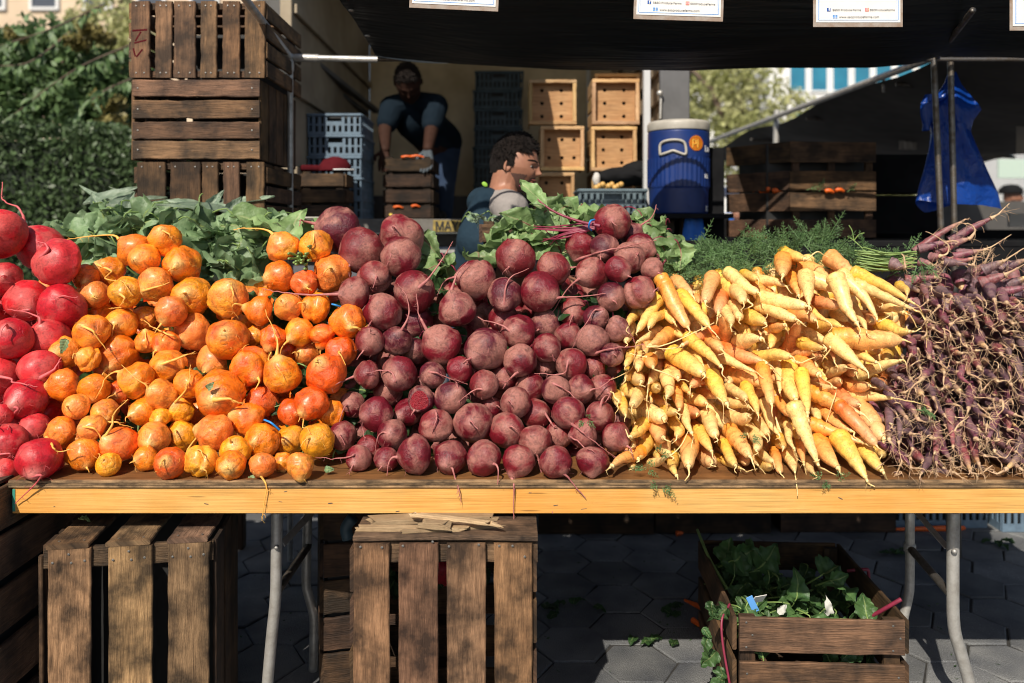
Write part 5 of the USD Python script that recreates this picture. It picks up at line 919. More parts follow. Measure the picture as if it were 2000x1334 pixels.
# ------------------------------------------------------------------ people
HEAD = trimesh.creation.icosphere(5)
def head(parent, c, fwd, up, s, skin, hairlen=.012, hair=True, face=True):
    """A head with brow, nose, lips, chin and ears; fwd = where the face looks; s = head height / 2."""
    f_ = unit(fwd); u_ = unit(np.asarray(up) - f_ * (np.asarray(up) @ f_)); l_ = np.cross(u_, f_); Rm = np.stack([f_, l_, u_])
    p = np.array(HEAD.vertices); q = p * [.82, .66, 1.0]                     # x face, y ear, z crown
    jaw = np.clip((-p[:, 2] - .1) / .9, 0, 1); q[:, 1] *= 1 - .32 * jaw; q[:, 0] *= 1 - .12 * jaw * (p[:, 0] < 0)
    q[:, 0] -= .1 * np.clip(-p[:, 2], 0, 1) * (p[:, 0] < 0); fr = np.clip(p[:, 0], 0, 1)
    g = lambda y, z, sy, sz: np.exp(-((p[:, 1] - y) / sy)**2 - ((p[:, 2] - z) / sz)**2) * (p[:, 0] > 0)
    q[:, 0] += .17 * g(0, -.21, .1, .09) + .1 * g(0, -.05, .075, .16) + .05 * (g(.3, .14, .24, .07) + g(-.3, .14, .24, .07)) - .09 * (g(.33, -.0, .15, .085) + g(-.33, 0, .15, .085))
    q[:, 0] += .085 * g(0, -.44, .2, .045) + .085 * g(0, -.55, .17, .05) - .05 * g(0, -.495, .2, .022) - .045 * g(0, -.64, .2, .05) + .13 * g(0, -.8, .24, .13) + .05 * (g(.42, -.25, .2, .16) + g(-.42, -.25, .2, .16))
    q[:, 0] += .05 * g(.1, -.24, .06, .06) + .05 * g(-.1, -.24, .06, .06)
    W = lambda x: x * s @ Rm + c
    hd_ = part(parent, 'head', (W(q), np.array(HEAD.faces)), skin)
    for sy in (-1, 1):
        e = trimesh.creation.icosphere(3); ev = np.array(e.vertices); ev = ev * [.14, .05, .2]; ev[:, 1] += .03 * np.exp(-((ev[:, 0] / .07)**2 + (ev[:, 2] / .1)**2)) * -1; ev[:, 2] += ev[:, 0] * .3; ev = ev + [-.06, .655, -.1]; ev[:, 1] += .06 * (ev[:, 0] < -.1); ev[:, 1] *= sy; part(hd_, 'ear', (W(ev), np.array(e.faces)[:, ::sy]), skin)
        if face:
            ey = np.array(trimesh.creation.icosphere(2, .075).vertices) * [.8, 1.15, .62] + [.66, .3 * sy, -.005]; part(hd_, 'eye', (W(ey), trimesh.creation.icosphere(2).faces), 'eye_white'); iy = np.array(trimesh.creation.icosphere(2, .042).vertices) + [.7, .3 * sy, -.005]; part(hd_, 'iris', (W(iy), trimesh.creation.icosphere(2).faces), 'hair')
            bx = np.stack([np.full(7, .0), np.linspace(.12, .5, 7) * sy, .17 + .05 * np.sin(np.linspace(0, 2.6, 7))], 1); bx[:, 0] = .82 * np.sqrt(np.clip(1 - (bx[:, 1] / .66)**2 - bx[:, 2]**2, 0, 1)) + .045; part(hd_, 'eyebrow', tube(W(bx), s * np.array([.018, .024, .026, .026, .022, .018, .01]), 6), 'hair')
    if face:
        for z_, r_ in ((-.455, .03), (-.53, .036)):
            lx = np.stack([np.full(9, 0.0), np.linspace(-.19, .19, 9), np.full(9, z_)], 1); lx[:, 0] = .82 * np.sqrt(1 - z_**2 - (lx[:, 1] / .66)**2) + .03 + .05 * np.exp(-(lx[:, 1] / .12)**2); part(hd_, 'lip', tube(W(lx), s * r_ * np.array([.2, .7, .9, 1, 1, 1, .9, .7, .2]), 8), 'lip')
    if hair:
        k = p[:, 2] > np.where(p[:, 0] > .2, .52 - .16 * (np.abs(p[:, 1]) > .5), np.where(p[:, 0] > -.05, .1 - .25 * (np.abs(p[:, 1]) > .62), -.42))
        nz = meshkit.fbm(p * 7, 3, 3); hq = q * (1 + hairlen * (.35 + 1.3 * nz + .9 * np.clip(p[:, 2], 0, 1) * meshkit.fbm(p * 3.2 + 4, 2, 9)))[:, None] + [-.015, 0, .03]; ff = np.array(HEAD.faces); ff = ff[k[ff].all(1)]; uq, inv = np.unique(ff, return_inverse=True); part(hd_, 'hair', (W(hq[uq]), inv.reshape(-1, 3)), 'hair')
        hs = np.random.default_rng(6); ids = np.flatnonzero(k & (p[:, 2] > .05)); st = []
        for q_ in hs.choice(ids, 700):
            a_ = hq[q_]; nr = unit(p[q_]); dr_ = unit(nr * .5 + hs.normal(0, .3, 3) + [.5, 0, -.1]); st.append(tube(curve([W(a_ - nr * .03), W(a_ + nr * hairlen * .15 + dr_ * hairlen * .5), W(a_ + nr * hairlen * .1 + dr_ * hairlen * 1.2)], 5), s * np.array([.022, .02, .016, .011, .004]), 4, False))
        part(hd_, 'hair_locks', join(st), 'hair', kind='stuff')
    if face:
        kb = (p[:, 2] < -.3 - .25 * np.clip(.5 - p[:, 0], 0, 1) * 0) & (p[:, 0] > -.05) & ~((np.abs(p[:, 1]) < .24) & (p[:, 2] > -.6) & (p[:, 2] < -.42)) & (p[:, 2] > -.93) & ((p[:, 2] < -.5) | (np.abs(p[:, 1]) < .42) & (p[:, 0] > .5) & (p[:, 2] < -.36) | (np.abs(p[:, 1]) > .62)); fb = np.array(HEAD.faces); fb = fb[kb[fb].all(1)]; uq, inv = np.unique(fb, return_inverse=True); part(hd_, 'beard', (W(q[uq] * 1.012), inv.reshape(-1, 3)), 'stubble')
    return W, hd_
def hand(parent, wrist, dirv, palm, L, skin, curl=.5, name='hand'):
    """A palm with four unequal bent fingers and a thumb."""
    d = unit(dirv); n = unit(np.asarray(palm) - d * (np.asarray(palm) @ d)); b = np.cross(n, d); w = np.asarray(wrist); bones = [(w, .022, w + d * L * .42 + b * .02, .017), (w, .022, w + d * L * .42 - b * .02, .017)]
    for k, (off, ln) in enumerate(((-.028, .44), (-.0095, .5), (.0095, .46), (.027, .36))):
        a = w + d * L * .46 + b * off; m = a + unit(d + n * curl * .5) * L * ln * .5; e = m + unit(d + n * curl * 1.6) * L * ln * .5; bones += [(w + d * L * .3 + b * off * .8, .011, a, .0095), (a, .0095, m, .0085), (m, .0085, e, .007)]
    a = w + d * L * .14 - b * .026; m = a + unit(d * .7 - b * .8 + n * .3) * L * .24; bones += [(w, .016, a, .013), (a, .012, m, .01), (m, .01, m + unit(d + n * .5) * L * .2, .008)]
    part(parent, name, hulls(bones, .006, 4), skin)
# man in a navy vest, facing right, leaning over behind the leaves
Ym = 3.42; t = thing('person', 'man in navy vest and grey shirt facing right, bent over behind the leaves', 'person', [P(915, 0, Ym)[0], Ym + .05, 0], )
hc = P(1006, 322, Ym); W, hd_ = head(t, hc, (1, -.28, -.16), (.12, 0, 1), .118, 'skin', .085)
nk = P(980, 380, Ym); ch_ = P(966, 446, Ym + .02); hipc = P(925, 640, Ym + .06)
shR, shL = P(997, 408, Ym - .14), P(960, 396, Ym + .2); elR, haR = P(1020, 540, Ym - .17), P(1110, 560, Ym - .2)
elL, haL = P(1010, 520, Ym + .24), P(1100, 545, Ym + .1)
foR, foL, knR, knL = np.r_[P(930, 0, Ym - .08)[:2], .04], np.r_[P(890, 0, Ym + .16)[:2], .04], np.r_[P(935, 0, Ym - .08)[:2], .5], np.r_[P(905, 0, Ym + .15)[:2], .5]
part(t, 'body', hulls([(hc - [.02, 0, .02], .07, nk, .058), (nk, .06, ch_, .115), (ch_, .12, hipc, .125), (nk, .06, shR, .05), (nk, .06, shL, .05), (shR, .05, elR, .04), (elR, .04, haR, .03), (shL, .05, elL, .04), (elL, .04, haL, .03), (hipc, .1, knR, .065), (knR, .06, foR, .045), (hipc, .1, knL, .065), (knL, .06, foL, .045), (foR, .04, foR + [.15, 0, -.005], .035), (foL, .04, foL + [.15, 0, -.005], .035)], .02), 'skin')
sh2 = part(t, 'shirt', hulls([(nk + [-.01, 0, -.045], .066, ch_, .12), (ch_, .122, hipc + [0, 0, .06], .122), (nk + [0, -.03, -.045], .075, shR, .074), (nk + [0, .03, -.045], .075, shL, .074), (shR, .076, shR + (elR - shR) * .8, .066), (shL, .074, shL + (elL - shL) * .8, .062)], .015, 5), 'grey_cloth')
part(t, 'vest', hulls([(nk + [-.05, .03, -.03], .064, ch_ + [-.02, .0, 0], .125), (ch_ + [-.02, .0, -.02], .128, hipc + [-.01, 0, .05], .135), (nk + [-.06, -.05, -.03], .06, ch_ + [-.05, -.05, -.05], .11), (nk + [-.04, .05, -.03], .06, shL + [-.04, -.03, 0], .07)], .015, 5), 'navy_cloth')
part(t, 'trousers', hulls([(hipc + [0, 0, .04], .135, hipc + [0, 0, -.04], .13), (hipc + [0, -.05, -.03], .115, knR, .078), (knR, .078, foR + [0, 0, .05], .066), (hipc + [0, .06, -.03], .115, knL, .078), (knL, .078, foL + [0, 0, .05], .066)], .03), 'jeans')
for q in (foR, foL): part(t, 'shoe', hulls([(q + [-.03, 0, .01], .048, q + [.16, 0, 0], .04)], .02), 'black_paint')
e_ = trimesh.creation.icosphere(2).apply_scale((.013, .004, .009)); vv = np.array(e_.vertices) @ np.array([[.8, 0, .6], [0, 1, 0], [-.6, 0, .8]]).T; part(t, 'lime_badge', (vv + P(948, 362, Ym) + [0, -.075, 0], np.array(e_.faces)), 'lime_print')
hand(t, haR, (1, 0, -.4), (0, .3, -1), .18, 'skin'); hand(t, haL, (1, 0, -.4), (0, .3, -1), .18, 'skin')
# man bending over crates inside the truck
t = thing('person', 'man in dark T-shirt and jeans bending over crates inside the truck', 'person', [P(845, 0, 5.2)[0], 5.2, 1.455])
hc = P(797, 160, 4.95); head(t, hc, (.1, -.6, -.78), (0, -.75, .62), .118, 'dark_skin', .05, face=False)
nk = P(803, 200, 5.1); ch_ = P(812, 232, 5.18); hip = P(862, 292, 5.42); sL, sR = P(766, 212, 5.05), P(850, 208, 5.08); eL, eR = P(752, 252, 4.95), P(842, 258, 4.95); hL, hR = P(752, 292, 4.8), P(836, 290, 4.8); k1, k2 = P(864, 362, 5.34), P(832, 362, 5.4); f1, f2 = P(863, 424, 5.4), P(828, 424, 5.45)
for q in (f1, f2): q[2] = 1.5
part(t, 'body', hulls([(hc, .075, nk, .06), (nk, .065, ch_, .12), (ch_, .12, hip, .12), (nk, .06, sL, .06), (nk, .06, sR, .06), (sL, .055, eL, .042), (eL, .042, hL, .03), (sR, .055, eR, .042), (eR, .042, hR, .03), (hip, .1, k1, .065), (k1, .065, f1, .045), (hip, .1, k2, .065), (k2, .065, f2, .045)], .02), 'dark_skin')
part(t, 't_shirt', hulls([(nk + [0, .02, -.01], .075, ch_, .137), (ch_, .14, hip + [0, 0, .05], .14), (nk, .075, sL, .082), (nk, .075, sR, .082), (sL, .078, sL + (eL - sL) * .7, .066), (sR, .078, sR + (eR - sR) * .7, .066)], .02), 'dark_tee')
part(t, 'jeans', hulls([(hip, .13, k1, .085), (k1, .085, f1, .07), (hip, .13, k2, .085), (k2, .085, f2, .07)], .025), 'jeans')
for q in (f1, f2): part(t, 'shoe', hulls([(q + [0, .04, -.01], .04, q + [0, -.14, -.012], .036)], .02), 'black_paint')
hand(t, hL, (0, -.3, -1), (.2, -1, 0), .17, 'dark_skin'); hand(t, hR, (0, -.3, -1), (-.2, -1, 0), .18, 'glove', name='gloved_hand')
# distant people
def far_person(label, c, hgt, top, facing, cap=None):
    c = np.asarray(c, float); t = thing('person', label, 'person', c); s = hgt / 1.72; f_ = unit(facing); l_ = np.array([-f_[1], f_[0], 0])
    J = lambda z, l=0, f=0: c + [0, 0, z * s] + l_ * l * s + f_ * f * s
    W, h_ = head(t, J(1.6, 0, .02), f_, Z, .115 * s, 'skin', .05, cap is None)
    part(t, 'body', hulls([(J(1.55), .06, J(1.42), .055), (J(1.42), .06, J(1.0), .1), (J(1.4, .18), .05, J(1.1, .24), .04), (J(1.1, .24), .04, J(.88, .22, .1), .03), (J(1.4, -.18), .05, J(1.1, -.24), .04), (J(1.1, -.24), .04, J(.88, -.22, .1), .03), (J(.95, .09), .085, J(.5, .1), .06), (J(.5, .1), .06, J(.05, .1), .045), (J(.95, -.09), .085, J(.5, -.1), .06), (J(.5, -.1), .06, J(.05, -.1), .045), (J(.04, .1), .04, J(.03, .1, .15), .035), (J(.04, -.1), .04, J(.03, -.1, .15), .035)], .04, 4), 'skin')
    part(t, 'shirt', hulls([(J(1.42), .085, J(1.0), .13), (J(1.42), .08, J(1.4, .18), .07), (J(1.42), .08, J(1.4, -.18), .07), (J(1.4, .18), .07, J(1.2, .22), .06), (J(1.4, -.18), .07, J(1.2, -.22), .06)], .04, 4), top)
    part(t, 'trousers', hulls([(J(.98), .135, J(.9), .13), (J(.92, .09), .11, J(.5, .1), .08), (J(.5, .1), .08, J(.1, .1), .065), (J(.92, -.09), .11, J(.5, -.1), .08), (J(.5, -.1), .08, J(.1, -.1), .065)], .04, 4), 'jeans')
    if cap: part(t, 'cap', lathe([(.125 * s, 0), (.12 * s, .06), (.07 * s, .11), (0, .12)], J(1.64), 20), cap); part(t, 'cap_brim', box(J(1.645, 0, .15), (.13, .13, .012)), cap)
    for sd in (1, -1): hand(t, J(.88, .22 * sd, .1), (0, 0, -1), f_, .17 * s, 'skin')
cxy = P(1441, 0, 11.5); far_person('distant shopper in a teal top in the gap right of the cooler', (cxy[0], 11.5, 0), 1.74, 'teal_cloth', (-.4, -1, 0))
cxy = P(1974, 0, 10.5); far_person('distant shopper in a dark cap and dark jacket at the right edge', (cxy[0], 10.5, 0), 2.02 * .97, 'black_cloth', (1, -.4, 0), 'black_cloth')

# ------------------------------------------------------------------ the heaps of vegetables on the table
TZ = 0.745
rng = np.random.default_rng(7)

def heapY(v):
    """Depth of the heap's slope at the row v."""
    return 2.2 + np.clip((915 - np.asarray(v, float)) / 500, -0.1, 1.1) * 0.46

# each root as (u, v, r[, 'b' = half hidden behind][, tail as (u, v) points]) in the photograph's pixels
RED = [(0,457,45),(80,484,42,[(52,445),(38,408),(6,390),(3,357)]),(111,513,44,[(95,500),(90,478),(72,470)]),(8,545,31),(53,588,38,[(75,604),(40,606),(8,605)]),(124,599,43,[(98,628),(104,592),(118,580),(152,580)]),(2,601,22,'b'),(21,660,38),(96,657,36,[(94,634),(60,612),(14,604)]),
       (-6,735,38,[(10,728),(40,748),(72,756)]),(79,722,38,[(95,735),(112,712),(118,700)]),(51,780,38,[(47,783),(25,812),(14,840)]),(0,812,22),(92,806,26,'b'),(66,836,29),(15,868,36,[(12,878),(24,892)]),(76,896,38,[(84,916),(72,942),(28,985)]),(12,918,24),(102,905,20,'b'),(45,700,20,'b'),(-45,860,36),(-60,700,38),(-45,600,36),(-50,520,40),(-55,915,30),(-62,790,34)]
GOLD = [(262,487,33,[(238,468),(215,459),(160,464),(122,470)]),(281,507,28),(323,468,29,[(322,450),(336,464)]),(355,518,34),(304,556,33,[(292,566),(330,552)]),(216,528,27,[(201,517),(232,542),(261,577)]),(168,542,24),(185,576,26),(244,572,29,[(246,572),(240,590),(232,600)]),(191,610,24,'b'),
        (237,632,29),(283,621,23,[(270,607),(245,602),(212,603)]),(335,608,29),(374,578,36),(446,580,37,[(458,556),(454,590)]),(179,649,33,[(172,632),(190,660),(214,690)]),(377,649,34,[(362,663),(320,650),(280,627)]),(445,661,38),(288,668,24,[(286,640),(284,680)]),(325,671,26),(228,693,37,[(226,712)]),
        (126,688,28),(172,702,24),(328,719,34,[(328,708),(360,695),(382,686)]),(418,709,34,'b'),(489,717,39),(268,744,34,[(240,725),(215,732),(188,778)]),(125,751,28,[(97,752)]),(184,759,28),(314,770,27,[(302,758),(270,742),(238,712)]),(369,749,27),(232,768,22,'b'),
        (430,770,44,[(434,771),(460,785),(477,791)]),(149,795,24),(204,806,25,[(212,818),(240,830),(262,835)]),(277,804,24),(312,816,19),(352,800,24,[(350,785),(370,745),(370,714)]),(121,845,30,[(94,850),(110,880),(150,876)]),(179,836,26,[(164,828),(192,845),(196,880),(188,910)]),
        (233,870,33,[(220,850),(222,810),(250,780)]),(165,889,32),(301,856,30),(355,851,28),(420,846,34,[(388,836),(384,870),(408,905)]),(483,818,30,[(458,806),(462,830),(455,846)]),(332,905,29),(392,901,30,[(402,908),(404,930)]),(459,880,28),(450,908,26,'b'),(285,895,24,'b'),(212,907,22,'b'),
        (552,481,31,[(538,458),(515,448),(480,446),(456,449)]),(617,479,31,[(618,456),(606,490)]),(546,540,30,[(525,540),(522,555),(519,572)]),(595,552,25),(648,533,35),(507,607,28,[(480,598),(458,594),(455,605),(467,621)]),(564,599,27),(617,601,28),(680,629,32,[(690,635),(704,643),(717,636)]),
        (533,659,25,[(528,678),(533,700),(556,742)]),(585,648,27),(631,655,24,[(628,682)]),(499,657,20,'b',[(486,664),(474,684)]),(557,685,24,'b'),(600,690,24,'b'),(665,687,28),(551,731,34,[(542,690),(540,660),(518,605)]),(636,730,37),(511,785,30,'b'),(606,789,31,[(590,799),(595,825),(605,848)]),
        (570,804,26,'b'),(647,806,24,'b'),(512,860,32,[(502,856),(494,880)]),(567,859,28),(620,860,33),(513,909,25,[(513,925),(520,955),(510,1016)]),(587,911,26,[(592,930),(592,938)]),(553,902,17,'b',[(556,916),(540,938),(522,962)])]
DARK = [(660,448,43,[(622,438)]),(706,490,42),(781,463,43),(783,501,37,[(772,478),(755,520)]),(731,543,33),(810,568,39,[(820,561),(840,540),(868,500),(884,472)]),(692,574,31,[(668,573),(600,576),(545,570),(511,564)]),(747,610,35,[(738,620),(724,630),(722,645),(731,649)]),(775,665,28,[(785,645),(798,615),(795,580),(777,552)]),
        (812,627,32,'b'),(722,667,28),(862,672,37,[(830,640),(818,612),(812,575)]),(718,732,27,[(691,734),(668,745),(645,757)]),(780,731,34,[(778,738),(755,724),(715,728)]),(810,685,25,'b'),(844,733,24,[(840,722),(868,735),(912,752)]),(760,765,28,'b'),(735,808,33,[(713,808),(708,830),(716,855)]),(687,790,24,'b'),(796,806,26,'b'),
        (823,781,26),(880,777,30,[(896,762),(890,745)]),(852,832,33,[(850,795),(852,820),(842,850)]),(766,850,28,[(762,841),(740,850),(733,885)]),(719,875,24,[(702,882),(680,893),(648,896),(618,892)]),(670,851,26,'b'),(700,895,24,'b'),(754,897,23),(810,888,37,[(775,890)]),(879,893,31,[(873,900),(890,930),(901,980)]),(925,826,36),
        (930,545,38,[(898,540),(870,548),(852,582)]),(1006,506,37),(986,576,32,[(985,594),(988,560),(1000,540),(1032,525)]),(1055,570,37,[(1080,580),(1120,580),(1182,574)]),(1080,526,33,[(1115,522)]),(892,605,36,[(882,570),(893,535),(914,511)]),(948,682,40),(1013,648,32,[(1000,645),(970,632),(932,622)]),(985,624,29,'b'),(1065,634,28,'b'),
        (899,722,25),(1016,705,31,[(1012,722),(990,745),(968,740)]),(946,752,27,[(950,756),(920,765),(895,786)]),(960,796,21,'b'),(985,735,26,'b'),(1068,680,27,[(1075,685),(1085,705)]),(1115,710,29,[(1108,700),(1100,730),(1044,729)]),(1035,757,28,'b'),(1065,715,21,'b'),(1006,786,29),(1048,808,28,'b',[(1062,800),(1085,840),(1096,868)]),(1085,760,27,[(1078,745),(1110,765),(1135,790)]),
        (991,840,33),(1110,807,31,[(1114,822),(1150,855),(1203,893)]),(1046,863,31,[(1044,875),(1055,910),(1078,1004)]),(945,895,33),(1013,899,30,[(1001,922),(1004,960),(1002,1040)]),(1086,903,31,[(1098,918),(1120,945),(1142,975)]),(1196,434,34),(1136,480,33,[(1122,508),(1180,490),(1240,478),(1282,469)]),(1181,485,27),(1230,503,30),(1250,484,28,[(1274,490),(1288,500)]),
        (1156,534,30,[(1136,540),(1108,565),(1075,615)]),(1207,526,24),(1274,526,21),(1193,580,27),(1250,571,32,[(1270,575),(1286,561)]),(1120,610,28,'b'),(1165,622,25,[(1175,606),(1155,612),(1118,680)]),(1206,644,25,[(1226,648),(1236,660),(1240,672)]),(1110,656,26,'b'),(1157,665,32,[(1158,690),(1200,680),(1258,674)]),(1204,675,22,'b'),
        (1160,717,22,'b'),(1196,693,22),(1133,760,27,[(1146,760),(1172,757),(1200,735)]),(1177,760,27,'b'),(1172,812,27,[(1170,795),(1180,775),(1192,773)]),(1140,848,28,[(1105,850),(1135,865),(1158,884)]),(1203,853,28),(1090,850,25,'b'),(1157,900,31,[(1155,925),(1150,932)]),(1232,458,24,'b',[(1248,442),(1272,425),(1283,398)])]
CUT = (823, 781)

def parse(lst, kind):
    out = []
    for r in lst:
        b = 'b' in r[3:]; tl = [x for x in r[3:] if isinstance(x, list)]
        out.append(dict(kind=kind, u=r[0], v=r[1], r=r[2], b=b, tail=tl[0] if tl else None, fill=False))
    return out
BE = parse(RED, 'red') + parse(GOLD, 'gold') + parse(DARK, 'dark')
# roots glimpsed in the gaps further back
def covered(u, v, lst, k=0.96): return any((u - b['u'])**2 + (v - b['v'])**2 < (b['r'] * k)**2 for b in lst)
def kind_at(u): return 'red' if u < 105 else 'gold' if u < 668 - 0 else 'dark'
fr = np.random.default_rng(11)
for vv in range(900, 470, -24):
    for uu in range(-60, 1240, 24):
        u, v = uu + fr.uniform(-7, 7), vv + fr.uniform(-7, 7)
        top = 560 if u < 110 else 585 if 210 < u < 480 and not (240 < u < 330) else 560
        if u > 1230 - (900 - v) * 0.05 or v < top or covered(u, v, BE): continue
        if not any((u - b['u'])**2 + (v - b['v'])**2 < 70**2 for b in BE): continue
        BE.append(dict(kind=kind_at(u + (v - 700) * -0.1), u=u, v=v, r=fr.uniform(21, 26), b=True, tail=None, fill=True))
for b in BE:
    y = heapY(b['v']) + (0.06 if b['b'] else 0) + (0.12 if b['fill'] else 0)
    b['fix'] = b['v'] + b['r'] > 905
    if b['v'] + b['r'] > 896 and not b['fill']: y = min(F * (H - TZ) / (b['v'] + b['r'] - HZ), y) if b['fix'] else y
    if b['u'] < 15 and b['fix']: y = 2.2
    b['Y'] = y
U = np.array([b['u'] for b in BE], float); V = np.array([b['v'] for b in BE], float); R = np.array([b['r'] for b in BE], float); Yd = np.array([b['Y'] for b in BE])
fx = np.array([b['fix'] for b in BE])
for it in range(90):
    c = np.stack([(U - 1000) * Yd / F, Yd, H - (V - HZ) * Yd / F], 1); r3 = R * Yd / F * 0.96
    D = np.linalg.norm(c[:, None] - c[None], axis=2) + np.eye(len(c)) * 9
    ov = np.clip(r3[:, None] + r3[None] - D, 0, None) * (D < 1)
    s = np.sign(Yd[:, None] - Yd[None] + 1e-6 * (np.arange(len(c))[:, None] - np.arange(len(c))[None]))
    mv = (ov * s).sum(1) * 0.3
    mv = np.where(mv < 0, mv * 0.25, mv); mv = np.clip(mv, -0.004, 0.012)
    lo = np.where(V + R < 905, 2.17, 0); Yd = np.maximum(Yd + np.where(fx & (mv < 0), 0, mv), lo)
for b, y in zip(BE, Yd): b['Y'] = y
SPH = [(b['u'], b['v'], b['r'], b['Y']) for b in BE]

def front(u, v, default=None):
    """Depth of the nearest root surface that shows at (u, v)."""
    a = FRONT; d2 = (a[:, 0] - u)**2 + (a[:, 1] - v)**2; k = d2 < a[:, 2]**2
    y = heapY(v) + 0.02 if default is None else default
    return min(y, (a[k, 3] - np.sqrt(a[k, 2]**2 - d2[k]) * a[k, 3] / F).min()) if k.any() else y

TAILM = dict(red='red_beet_tail', gold='golden_tail', dark='beet_tail')
TINTS = dict(red=[(0.56, 0.011, 0.018), (0.44, 0.007, 0.016), (0.58, 0.028, 0.034)],
             gold=[(0.84, 0.18, 0.005), (0.87, 0.31, 0.01), (0.72, 0.085, 0.003), (0.8, 0.21, 0.03), (0.84, 0.2, 0.006)],
             dark=[(0.13, 0.004, 0.012), (0.16, 0.006, 0.014), (0.085, 0.005, 0.014), (0.17, 0.014, 0.018)])
TNAME = dict(red=['bright red', 'deep red', 'pinkish red'], gold=['orange', 'yellow', 'reddish orange', 'peach', 'amber'], dark=['dark red', 'maroon', 'deep purple red', 'reddish brown'])
KIND = dict(red='red beet', gold='golden beet', dark='dark beet')

def ranks(lst, band):
    """Writes row (from the table up) and order from the left on each item."""
    for b in lst: b['row'] = int(max(0, (925 - b['v'] - 8) // band))
    for row in {b['row'] for b in lst}:
        for i, b in enumerate(sorted((b for b in lst if b['row'] == row), key=lambda b: b['u'])): b['ord'] = i

def rowname(k): return 'in the bottom row on the tabletop' if k == 0 else f'in the {ORD[k]} row up from the tabletop'

def beet_shape(b, rs):
    big = b['r'] > 0
    m = ICO3 if not b['fill'] else ICO2
    p = np.array(m.vertices); k = b['kind']
    c = P(b['u'], b['v'], b['Y']); r = b['r'] * b['Y'] / F
    if b['tail']:
        o = (np.array(b['tail'][0], float) - (b['u'], b['v'])) / b['r']; l = np.linalg.norm(o)
        if l > 0.97: o *= 0.97 / l
    else:
        a = rs.uniform(0, 2 * np.pi); o = np.array([math.cos(a), math.sin(a)]) * rs.uniform(0.1, 0.75)
    d = unit([o[0], -math.sqrt(max(1 - o @ o, 0.02)), -o[1]])
    z = p[:, 2]; rho = np.hypot(p[:, 0], p[:, 1])
    # taper to the root, flat shoulder at the crown
    p = p * 1.0; point = rs.uniform(0.06, 0.26) if k != 'gold' else rs.uniform(0.1, 0.3)
    q = p.copy(); q[:, 2] *= rs.uniform(0.84, 1.06)
    q[:, 2] += point * np.exp(-(rho / 0.34)**2) * (z > 0)
    q[:, 2] += 0.1 * np.exp(-(rho / 0.45)**2) * (z < 0)
    q[:, :2] *= (1 + 0.05 * (z < 0) * (1 - z**2))[:, None]
    sd = int(rs.integers(1e6)); lump = dict(red=0.13, gold=0.21, dark=0.13)[k] * rs.uniform(0.6, 1.4)
    n = meshkit.fbm(p * 1.15 + 7.7, 3, sd) - 0.5
    n2 = meshkit.fbm(p * 3.1 + 3.3, 2, sd + 9) - 0.5
    q *= (1 + lump * 2 * n + (0.1 if k == 'gold' else 0.04) * n2)[:, None]
    if rs.random() < (0.3 if k == 'gold' else 0.12):     # a furrow
        ax = unit(rs.normal(size=3) + [0, 0, 1.0]); q *= (1 - 0.16 * np.exp(-(((p @ ax) - 0.3) / 0.14)**2) * (rs.random() + 0.3))[:, None]
    x = unit(np.cross(d, rs.normal(size=3))); y = np.cross(d, x)
    w = (q * r * 1.035) @ np.stack([x, y, d])
    w -= 0.0
    # outline kept at the photographed radius
    i = int(rs.integers(len(TINTS[k]))); tint = np.array(TINTS[k][i]) * rs.uniform(0.85, 1.12)
    tip = np.clip((q[:, 2] - 0.86) / 0.25, 0, 1)[:, None]; crown = np.clip((-q[:, 2] - 0.72) / 0.25, 0, 1)[:, None]
    tipc = dict(red=(0.55, 0.16, 0.14), gold=(0.75, 0.42, 0.12), dark=(0.34, 0.14, 0.12))[k]
    if k == 'gold':
        h = np.clip(meshkit.fbm(p * 1.6 + 2.2, 3, sd + 4) * 2.4 - .95, 0, 1)[:, None] * rs.uniform(.2, 1); tint = tint * (1 - h) + np.array([(0.7, 0.08, 0.004), (0.9, 0.42, 0.02)][int(rs.integers(2))]) * h
    col = tint * (1 + 0.5 * n[:, None]) * (1 - tip) + np.array(tipc) * tip
    col = col * (1 - crown) + np.array((0.14, 0.09, 0.04)) * crown
    tipv = c + d * r * (q[:, 2].max() - 0.02)
    return w, np.array(m.faces), col, c, r, d, tipv, i

def tail_geo(pts, r0, rs):
    pts = np.asarray(pts); n = max(8, 4 * len(pts)); c = curve(pts, n)
    L = np.linalg.norm(np.diff(c, axis=0), axis=1).sum()
    wig = meshkit.noise(np.stack([np.linspace(0, L * 55, n), np.full(n, rs.uniform(0, 99)), np.arange(n) * 0.0], 1), int(rs.integers(1e6)))
    c = c + (wig[:, None] - 0.5) * np.array([1, 0.3, 1]) * 0.006 * np.linspace(0, 1, n)[:, None]
    s = np.linspace(0, 1, n); rad = r0 * (0.3 + 0.7 * (1 - s)**1.5) * (1 + 0.9 * np.exp(-s * 14)) * (0.85 + 0.4 * wig)
    return tube(c, rad, 7), c

def hair_geo(base_pts, n, length, rs, r=0.0006, toward=(0, -0.6, -0.5)):
    g = []
    for _ in range(n):
        a = base_pts[int(rs.integers(len(base_pts)))]; d = unit(rs.normal(size=3) + np.array(toward)); e = unit(d + rs.normal(size=3) * 0.8 + [0, 0, -0.3]); L = length * rs.uniform(0.4, 1.3)
        g.append(tube(curve([a, a + d * L * 0.35, a + d * L * 0.5 + e * L * 0.25, a + d * L * 0.5 + e * L * 0.6], 7), r * np.linspace(1.2, 0.45, 7), 4, False))
    return join(g)

